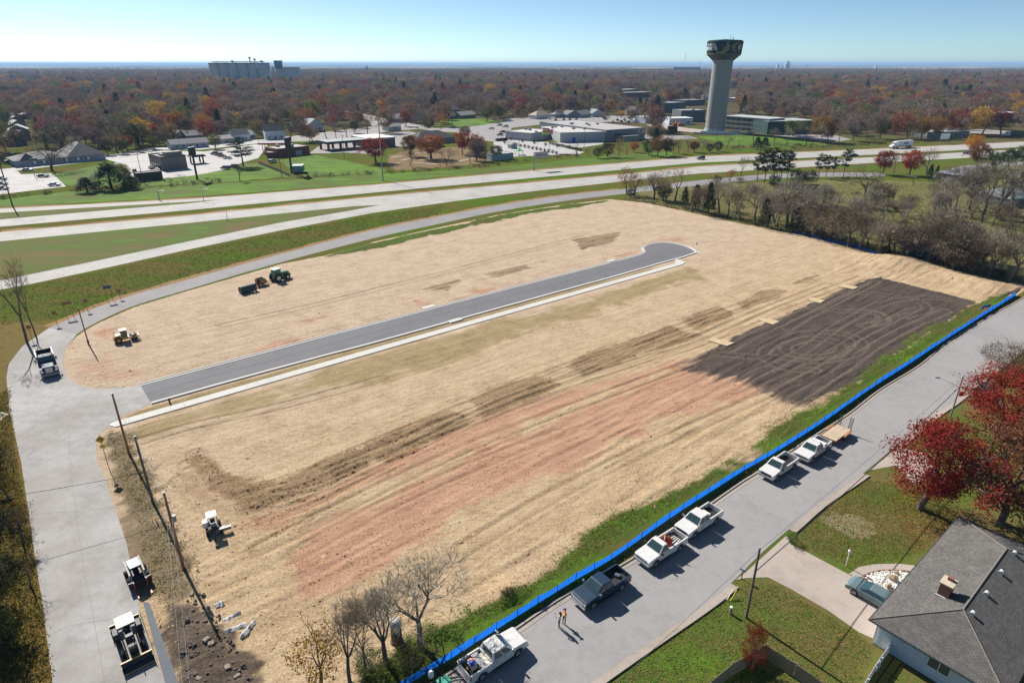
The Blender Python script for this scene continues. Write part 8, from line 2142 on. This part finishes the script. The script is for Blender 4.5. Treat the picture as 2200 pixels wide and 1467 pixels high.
tufts('grass_tufts',pick(LW['grass'],7000,1,0.02),4,0.14,0.15,(112,138,58),'green grass tufts along the inside of the blue fence',seed=1)
tufts('dead_grass_tufts',pick(LW['grass'],3500,2,0.02),4,0.14,0.15,(158,134,86),'dead grass tufts along the inside of the blue fence',seed=2)
tufts('verge_weeds',pick(LW['scrub'],1500,3,0.02),4,0.16,0.14,(150,132,102),'dry weeds on the verge below the utility poles',seed=3)
tufts('verge_grass',pick(LW['scrub'],350,4,0.02),5,0.2,0.16,(96,116,54),'green weeds on the verge below the utility poles',seed=4)
lawnp = P((1230,1510),(1292,1467),(1395,1396),(1535,1302),(1586,1262),(1655,1250),(1780,1322),(1880,1385),(1850,1467),(1700,1510))
lawn2 = P((1705,1160),(1775,1092),(1860,1030),(1930,1040),(2010,1060),(2050,1105),(1985,1185),(1900,1208),(1830,1220),(1735,1180))
tufts('lawn_grass',np.concatenate([inside(lawnp,5200,5,0.03),inside(lawn2,4200,6,0.03)]),4,0.14,0.11,(112,136,58),'green grass blades on the bungalow lawn',seed=5)
tufts('lawn_dead_grass',np.concatenate([inside(lawnp,2600,7,0.03),inside(lawn2,3600,8,0.03)]),4,0.14,0.11,(160,136,90),'dead grass blades on the bungalow lawn',seed=6)
tufts('fallen_leaves',np.concatenate([inside(lawn2,1500,9,0.04),inside(P((1900,1060),(1990,1050),(2100,1120),(2050,1180),(1960,1190)),1500,10,0.04)]),2,0.2,0.12,(164,104,52),'fallen leaves under the maples',seed=7)
bankp = P((20,830),(30,960),(60,1110),(90,1310),(112,1467),(-60,1467),(-60,900))
tufts('bank_leaves',inside(bankp,5000,11,0.05),4,0.2,0.16,(150,118,60),'fallen leaves on the left bank',seed=8)
tufts('bank_grass',inside(bankp,3500,12,0.06),4,0.2,0.18,(80,90,42),'grass on the left bank',seed=9)
fv = resample(P(*FENCE),step=0.12); r_ = np.random.default_rng(9)
tufts('kerb_weeds',np.array([(q.x + r_.normal(0.75,0.3) * 0.7,q.y - r_.normal(0.75,0.3) * 0.7,0.05) for q in fv]),6,0.14,0.17,(112,100,58),'weeds between the blue fence and the kerb',seed=10)
rfp = P((1400,415),(1640,398),(1900,392),(2150,400),(2200,560),(1950,540),(1700,490),(1500,452))
tufts('field_weeds',inside(rfp,8000,13,0.1),4,0.35,0.35,(138,138,84),'tall dry weeds in the rough field',0.3,11)
hb = P((0,628),(200,587),(400,543),(600,501),(800,463),(960,440),(940,462),(800,490),(600,541),(400,596),(280,630),(150,680),(0,700))
tufts('bank_weeds',inside(hb,7000,14,0.05),4,0.3,0.24,(104,108,54),'rough grass on the slope above the frontage road',0.25,12)
# nursery plants in rows
rows = [((1085,300),(1235,322)),((1080,308),(1200,332)),((1180,310),(1250,326)),((1066,304),(1090,302))]
k = 0
pm = [quads('foliage',leaf_cloud(np.random.default_rng(i),[(0,0,0.45),(0.2,0,0.7),(-0.2,0.1,0.6)],40,0.28,0.22),M_leaf) for i in range(3)]
potm = MB().lathe([(0.22,0),(0.3,0.35),(0,0.35)],8).mesh('pot',M_black)
for a,b in rows:
    n = 14 if a[1] > 300 else 6
    for j in range(n):
        q = G(a[0] + (b[0] - a[0]) * (j + 0.5) / n,a[1] + (b[1] - a[1]) * (j + 0.5) / n)
        t = thing('potted_shrub','dark potted shrub in the nursery row ' + ('nearest the warehouse wing','nearest the highway','at the right of the yard','left of the warehouse corner')[rows.index((a,b))],'potted plant',(q.x,q.y,0.05),j,'potted shrubs in the nursery yard'); t.scale = (1.7,1.7,1.7)
        link('pot',potm,t); o = link('foliage',pm[j % 3],t); o.color = (*lin((44,46,34)),1)

# --- the wooded town: nearest trees one by one, the rest as one mass
CLEAR = [(0,266,66,425),(40,322,232,425),(228,330,562,400),(366,304,450,330),(470,290,540,330),(566,278,616,345),(600,308,1000,330),(700,296,850,325),(664,264,696,283),(900,290,980,315),(1010,272,1090,300),(956,246,1022,258),(1085,262,1400,340),(1422,222,1515,300),(1508,190,1590,290),(1560,256,1752,300),(1190,248,1290,258),(1890,300,2050,345),(2150,262,2200,300),(1340,200,1406,210)]
PXY = [(np.array(p),m,np.min(p,0),np.max(p,0)) for p,m in AVOID]
def blocked(x,y):
    for p,m,lo,hi in PXY:
        if lo[0] - m < x < hi[0] + m and lo[1] - m < y < hi[1] + m:
            if sdf(np.array([x]),np.array([y]),p)[0] < m: return True
    return False
def to_px(x,y,z):
    dz = z - CAM_H; dp = y * math.cos(PITCH) - dz * math.sin(PITCH); up = y * math.sin(PITCH) + dz * math.cos(PITCH)
    return CX + F * x / dp,CY - F * up / dp
def hides(x,y,h,w):
    a,b = to_px(x,y,0.0),to_px(x,y,h); ww = w * F / math.hypot(y,1)
    for x0,y0,x1,y1 in CLEAR:
        if b[0] + ww * 0.4 > x0 and b[0] - ww * 0.4 < x1 and a[1] > y0 + 2 and b[1] + (a[1] - b[1]) * 0.15 < y1: return True
    return False
TONE = [('leafy',(116,96,84),'dense twigged brown tree'),('leafy',(108,92,90),'dense twigged grey mauve tree'),('bare',MAUVE,'mauve brown bare tree'),('bare',(136,120,104),'grey brown bare tree'),('oak',(116,102,90),'dark bare tree'),('leafy',(126,60,44),'russet red tree'),('leafy',(108,44,40),'dark red tree'),('leafy',(112,106,54),'olive tree'),('leafy',(150,92,40),'orange brown tree'),('leafy',(168,134,46),'golden tree'),('leafy',(82,90,46),'green tree'),('sparse',(124,112,72),'thin olive tree'),('sparse',(122,84,62),'thin russet tree'),('cedar',EVER,'dark evergreen')]
WT = [7,6,4,4,3,4,3,5,2.5,1.5,2,5,4,1]
STAND = [((382,292),236,6,'large orange brown tree above the long pale house'),((516,283),240,7,'golden tree above the white garage'),((200,290),252,7,'yellow willow like tree above the care home'),((268,292),250,5,'broad olive tree above the restaurant, left one'),((318,292),256,5,'broad olive tree above the restaurant, right one'),((668,244),214,6,'bright orange tree above the white houses'),((816,208),178,3,'large russet red tree standing out of the left woods'),((880,212),183,6,'large orange brown tree standing out of the left woods'),((1130,212),184,4,'dark red tree above the street behind the warehouse'),((1290,232),196,3,'russet red tree above the bungalows behind the warehouse'),((1255,234),192,5,'olive tree above the bungalows behind the warehouse'),((1508,195),172,7,'golden tree left of the tower shaft'),((1636,200),178,4,'dark red trees right of the tower shaft, left one'),((1676,202),172,3,'rust coloured tree right of the tower shaft, middle one'),((1705,205),175,4,'dark red tree right of the tower shaft, right one'),((1994,178),158,6,'orange tree on the right woods skyline'),((1974,190),175,4,'dark red tree beside the blue and white apartments'),((2150,290),235,4,'dark red tree at the right beyond the highway'),((1880,250),222,5,'olive tree right of the teal block, right one'),((1800,258),226,5,'olive tree right of the teal block, left one')]
WT_ = [w / sum(WT) for w in WT]
for b,tp,ti,lab in STAND:
    ti += 2; tree(TONE[ti][0],lab,b,tp,TONE[ti][1],'standout trees of the town')
rg = random.Random(4); npr = np.random.default_rng(4)
cand = []
tries = 0
while len(cand) < 60000 and tries < 60000:
    tries += 1
    Y = 330 + (900 - 330) * rg.random() ** 0.7
    X = rg.uniform(-1,1) * (Y * 0.93 + 40)
    cand.append((X,Y))
grid = {}; town = []
for X,Y in cand:
    k = (int(X // 6.2),int(Y // 6.2))
    if any((k[0] + i,k[1] + j) in grid for i in (-1,0,1) for j in (-1,0,1)): continue
    hw_line = Y > 0 and not (sdf(np.array([X]),np.array([Y]),[(q[0],q[1]) for q in A_up + D_lo[::-1]])[0] < 10)
    if not hw_line: continue
    # only beyond the highway
    xs_ = [q.x for q in A_up]; ys_ = [q.y for q in A_up]
    if Y < np.interp(X,xs_,ys_) + 38: continue
    h = rg.uniform(8,20)
    if hides(X,Y,h,5): continue
    if blocked(X,Y): continue
    grid[k] = 1; town.append((X,Y,h))
town.sort(key=lambda q: q[1])
NI = 70
place_words = [('far left',-260),('left',-120),('middle',60),('right',260),('far right',9999)]
for X,Y,h in town[:NI]:
    ti = rg.choices(range(len(TONE)),WT)[0]; kd,c,nm = TONE[ti]
    pw = next(w for w,lim in place_words if X < lim)
    c = tuple(int(v * rg.uniform(0.88,1.12)) for v in c)
    px = to_px(X,Y,0)
    tree(kd,'%s in the %s of the wooded town beyond the highway' % (nm,pw),px,0,c,'trees of the wooded town',h=h,width=None if kd in ('bare','cedar') else h * rg.uniform(0.9,1.15))
# the mass: points that carry small trees
pts = [(X,Y,h / 10,rg.uniform(0,6.28)) for X,Y,h in town[NI:]]
def fill(y0,y1,step,s0,s1):
    n = 0
    Y = y0
    while Y < y1:
        X = -(Y * 0.93 + 60)
        while X < Y * 0.93 + 60:
            x,y = X + rg.uniform(-0.45,0.45) * step,Y + rg.uniform(-0.45,0.45) * step
            dens = vn(np.array([x / 260.0]),np.array([y / 260.0]),3)[0]
            if rg.random() < 0.45 + 0.9 * dens:
                h = rg.uniform(s0,s1)
                if not (y < 1500 and (hides(x,y,h * 10,5) or blocked(x,y))): pts.append((x,y,h,rg.uniform(0,6.28)))
            X += step
        Y += step
fill(900,1500,14,0.9,2.3)
fill(1500,2600,19,1.0,2.4)
fill(2600,4600,31,1.3,2.1)
me = bpy.data.meshes.new('woodland_points'); me.from_pydata([(p[0],p[1],0) for p in pts],[],[])
for nm,ix in (('sc',2),('rz',3)):
    at = me.attributes.new(nm,'FLOAT','POINT'); at.data.foreach_set('value',[p[ix] for p in pts])
kinds = [0,1,2,3,4,5,6]
at = me.attributes.new('pi','INT','POINT')
def patch_kind(p):
    return rg.choices(range(9),(2.5,2.5,2,2.2,2.2,2,1,4.5,4.5))[0]
at.data.foreach_set('value',[patch_kind(p) for p in pts])
M_wl = leaf_mat('woodland_leaves',0.3,[(0.0,lin((136,52,44))),(0.2,lin((146,84,62))),(0.36,lin((134,104,80))),(0.48,lin((124,122,62))),(0.64,lin((92,108,54))),(0.74,lin((160,106,58))),(0.86,lin((186,146,62))),(1.0,lin((124,48,46)))])
M_wt = leaf_mat('woodland_twigs',0.0,[(0.0,lin((142,120,112))),(0.4,lin((150,132,118))),(0.7,lin((132,110,98))),(1.0,lin((156,144,126)))])
M_wd = leaf_mat('woodland_dense_twigs',0.25,[(0.0,lin((132,106,104))),(0.25,lin((146,126,114))),(0.5,lin((116,94,92))),(0.75,lin((142,106,84))),(1.0,lin((124,116,106)))])
wcol = bpy.data.collections.new('woodland_kinds')
for i,(kd,sd_) in enumerate((('bare',1),('bare',3),('oak',2),('leafy',0),('leafy',2),('sparse',1),('cedar',0),('leafy',1),('leafy',4))):
    tm,cm,hw = get_proto(kd,sd_)
    me2 = cm.copy(); me2.materials.clear(); me2.materials.append(M_wt if kd in ('bare','oak') else M_wd if i > 6 else M_wl if kd != 'cedar' else mat('woodland_evergreen',lin((46,58,38)),0.9,var=0.3))
    ob = bpy.data.objects.new('w%d_crown' % i,me2); wcol.objects.link(ob)
gt = bpy.data.node_groups.new('woodland','GeometryNodeTree')
gt.interface.new_socket('Geometry',in_out='INPUT',socket_type='NodeSocketGeometry'); gt.interface.new_socket('Geometry',in_out='OUTPUT',socket_type='NodeSocketGeometry')
gi,go_ = gt.nodes.new('NodeGroupInput'),gt.nodes.new('NodeGroupOutput')
ip = gt.nodes.new('GeometryNodeInstanceOnPoints'); ci = gt.nodes.new('GeometryNodeCollectionInfo')
ci.inputs['Collection'].default_value = wcol; ci.inputs['Separate Children'].default_value = True; ci.inputs['Reset Children'].default_value = True
def named(nm,ty):
    n_ = gt.nodes.new('GeometryNodeInputNamedAttribute'); n_.data_type = ty; n_.inputs['Name'].default_value = nm
    return n_.outputs['Attribute']
cx_ = gt.nodes.new('ShaderNodeCombineXYZ'); gt.links.new(named('rz','FLOAT'),cx_.inputs[2])
gt.links.new(gi.outputs[0],ip.inputs['Points']); gt.links.new(ci.outputs[0],ip.inputs['Instance']); ip.inputs['Pick Instance'].default_value = True
gt.links.new(named('pi','INT'),ip.inputs['Instance Index']); gt.links.new(cx_.outputs[0],ip.inputs['Rotation']); gt.links.new(named('sc','FLOAT'),ip.inputs['Scale'])
gt.links.new(ip.outputs[0],go_.inputs[0])
wo_ = link('far_woods',me); md = wo_.modifiers.new('woods','NODES'); md.node_group = gt
wo_['kind'] = 'stuff'; wo_['label'] = 'autumn woods covering the town out to the skyline'; wo_['category'] = 'woods'
print('trees',TREES[0],'mass',len(pts))
# ================================================================ haze
hz = MB().box(-46000,46000,-2500,61000,-1.0,72.0)
m = bpy.data.materials.new('haze'); m.use_nodes = True; nt = m.node_tree; nt.nodes.clear()
ou = nt.nodes.new('ShaderNodeOutputMaterial'); pv = nt.nodes.new('ShaderNodeVolumePrincipled')
pv.inputs['Color'].default_value = (0.4,0.66,1.0,1); pv.inputs['Density'].default_value = 0.00008; pv.inputs['Anisotropy'].default_value = 0.1
nt.links.new(pv.outputs[0],ou.inputs['Volume'])
o = hz.build('haze',m); o['kind'] = 'stuff'; o['label'] = 'thin blue haze over the whole town'; o['category'] = 'haze'
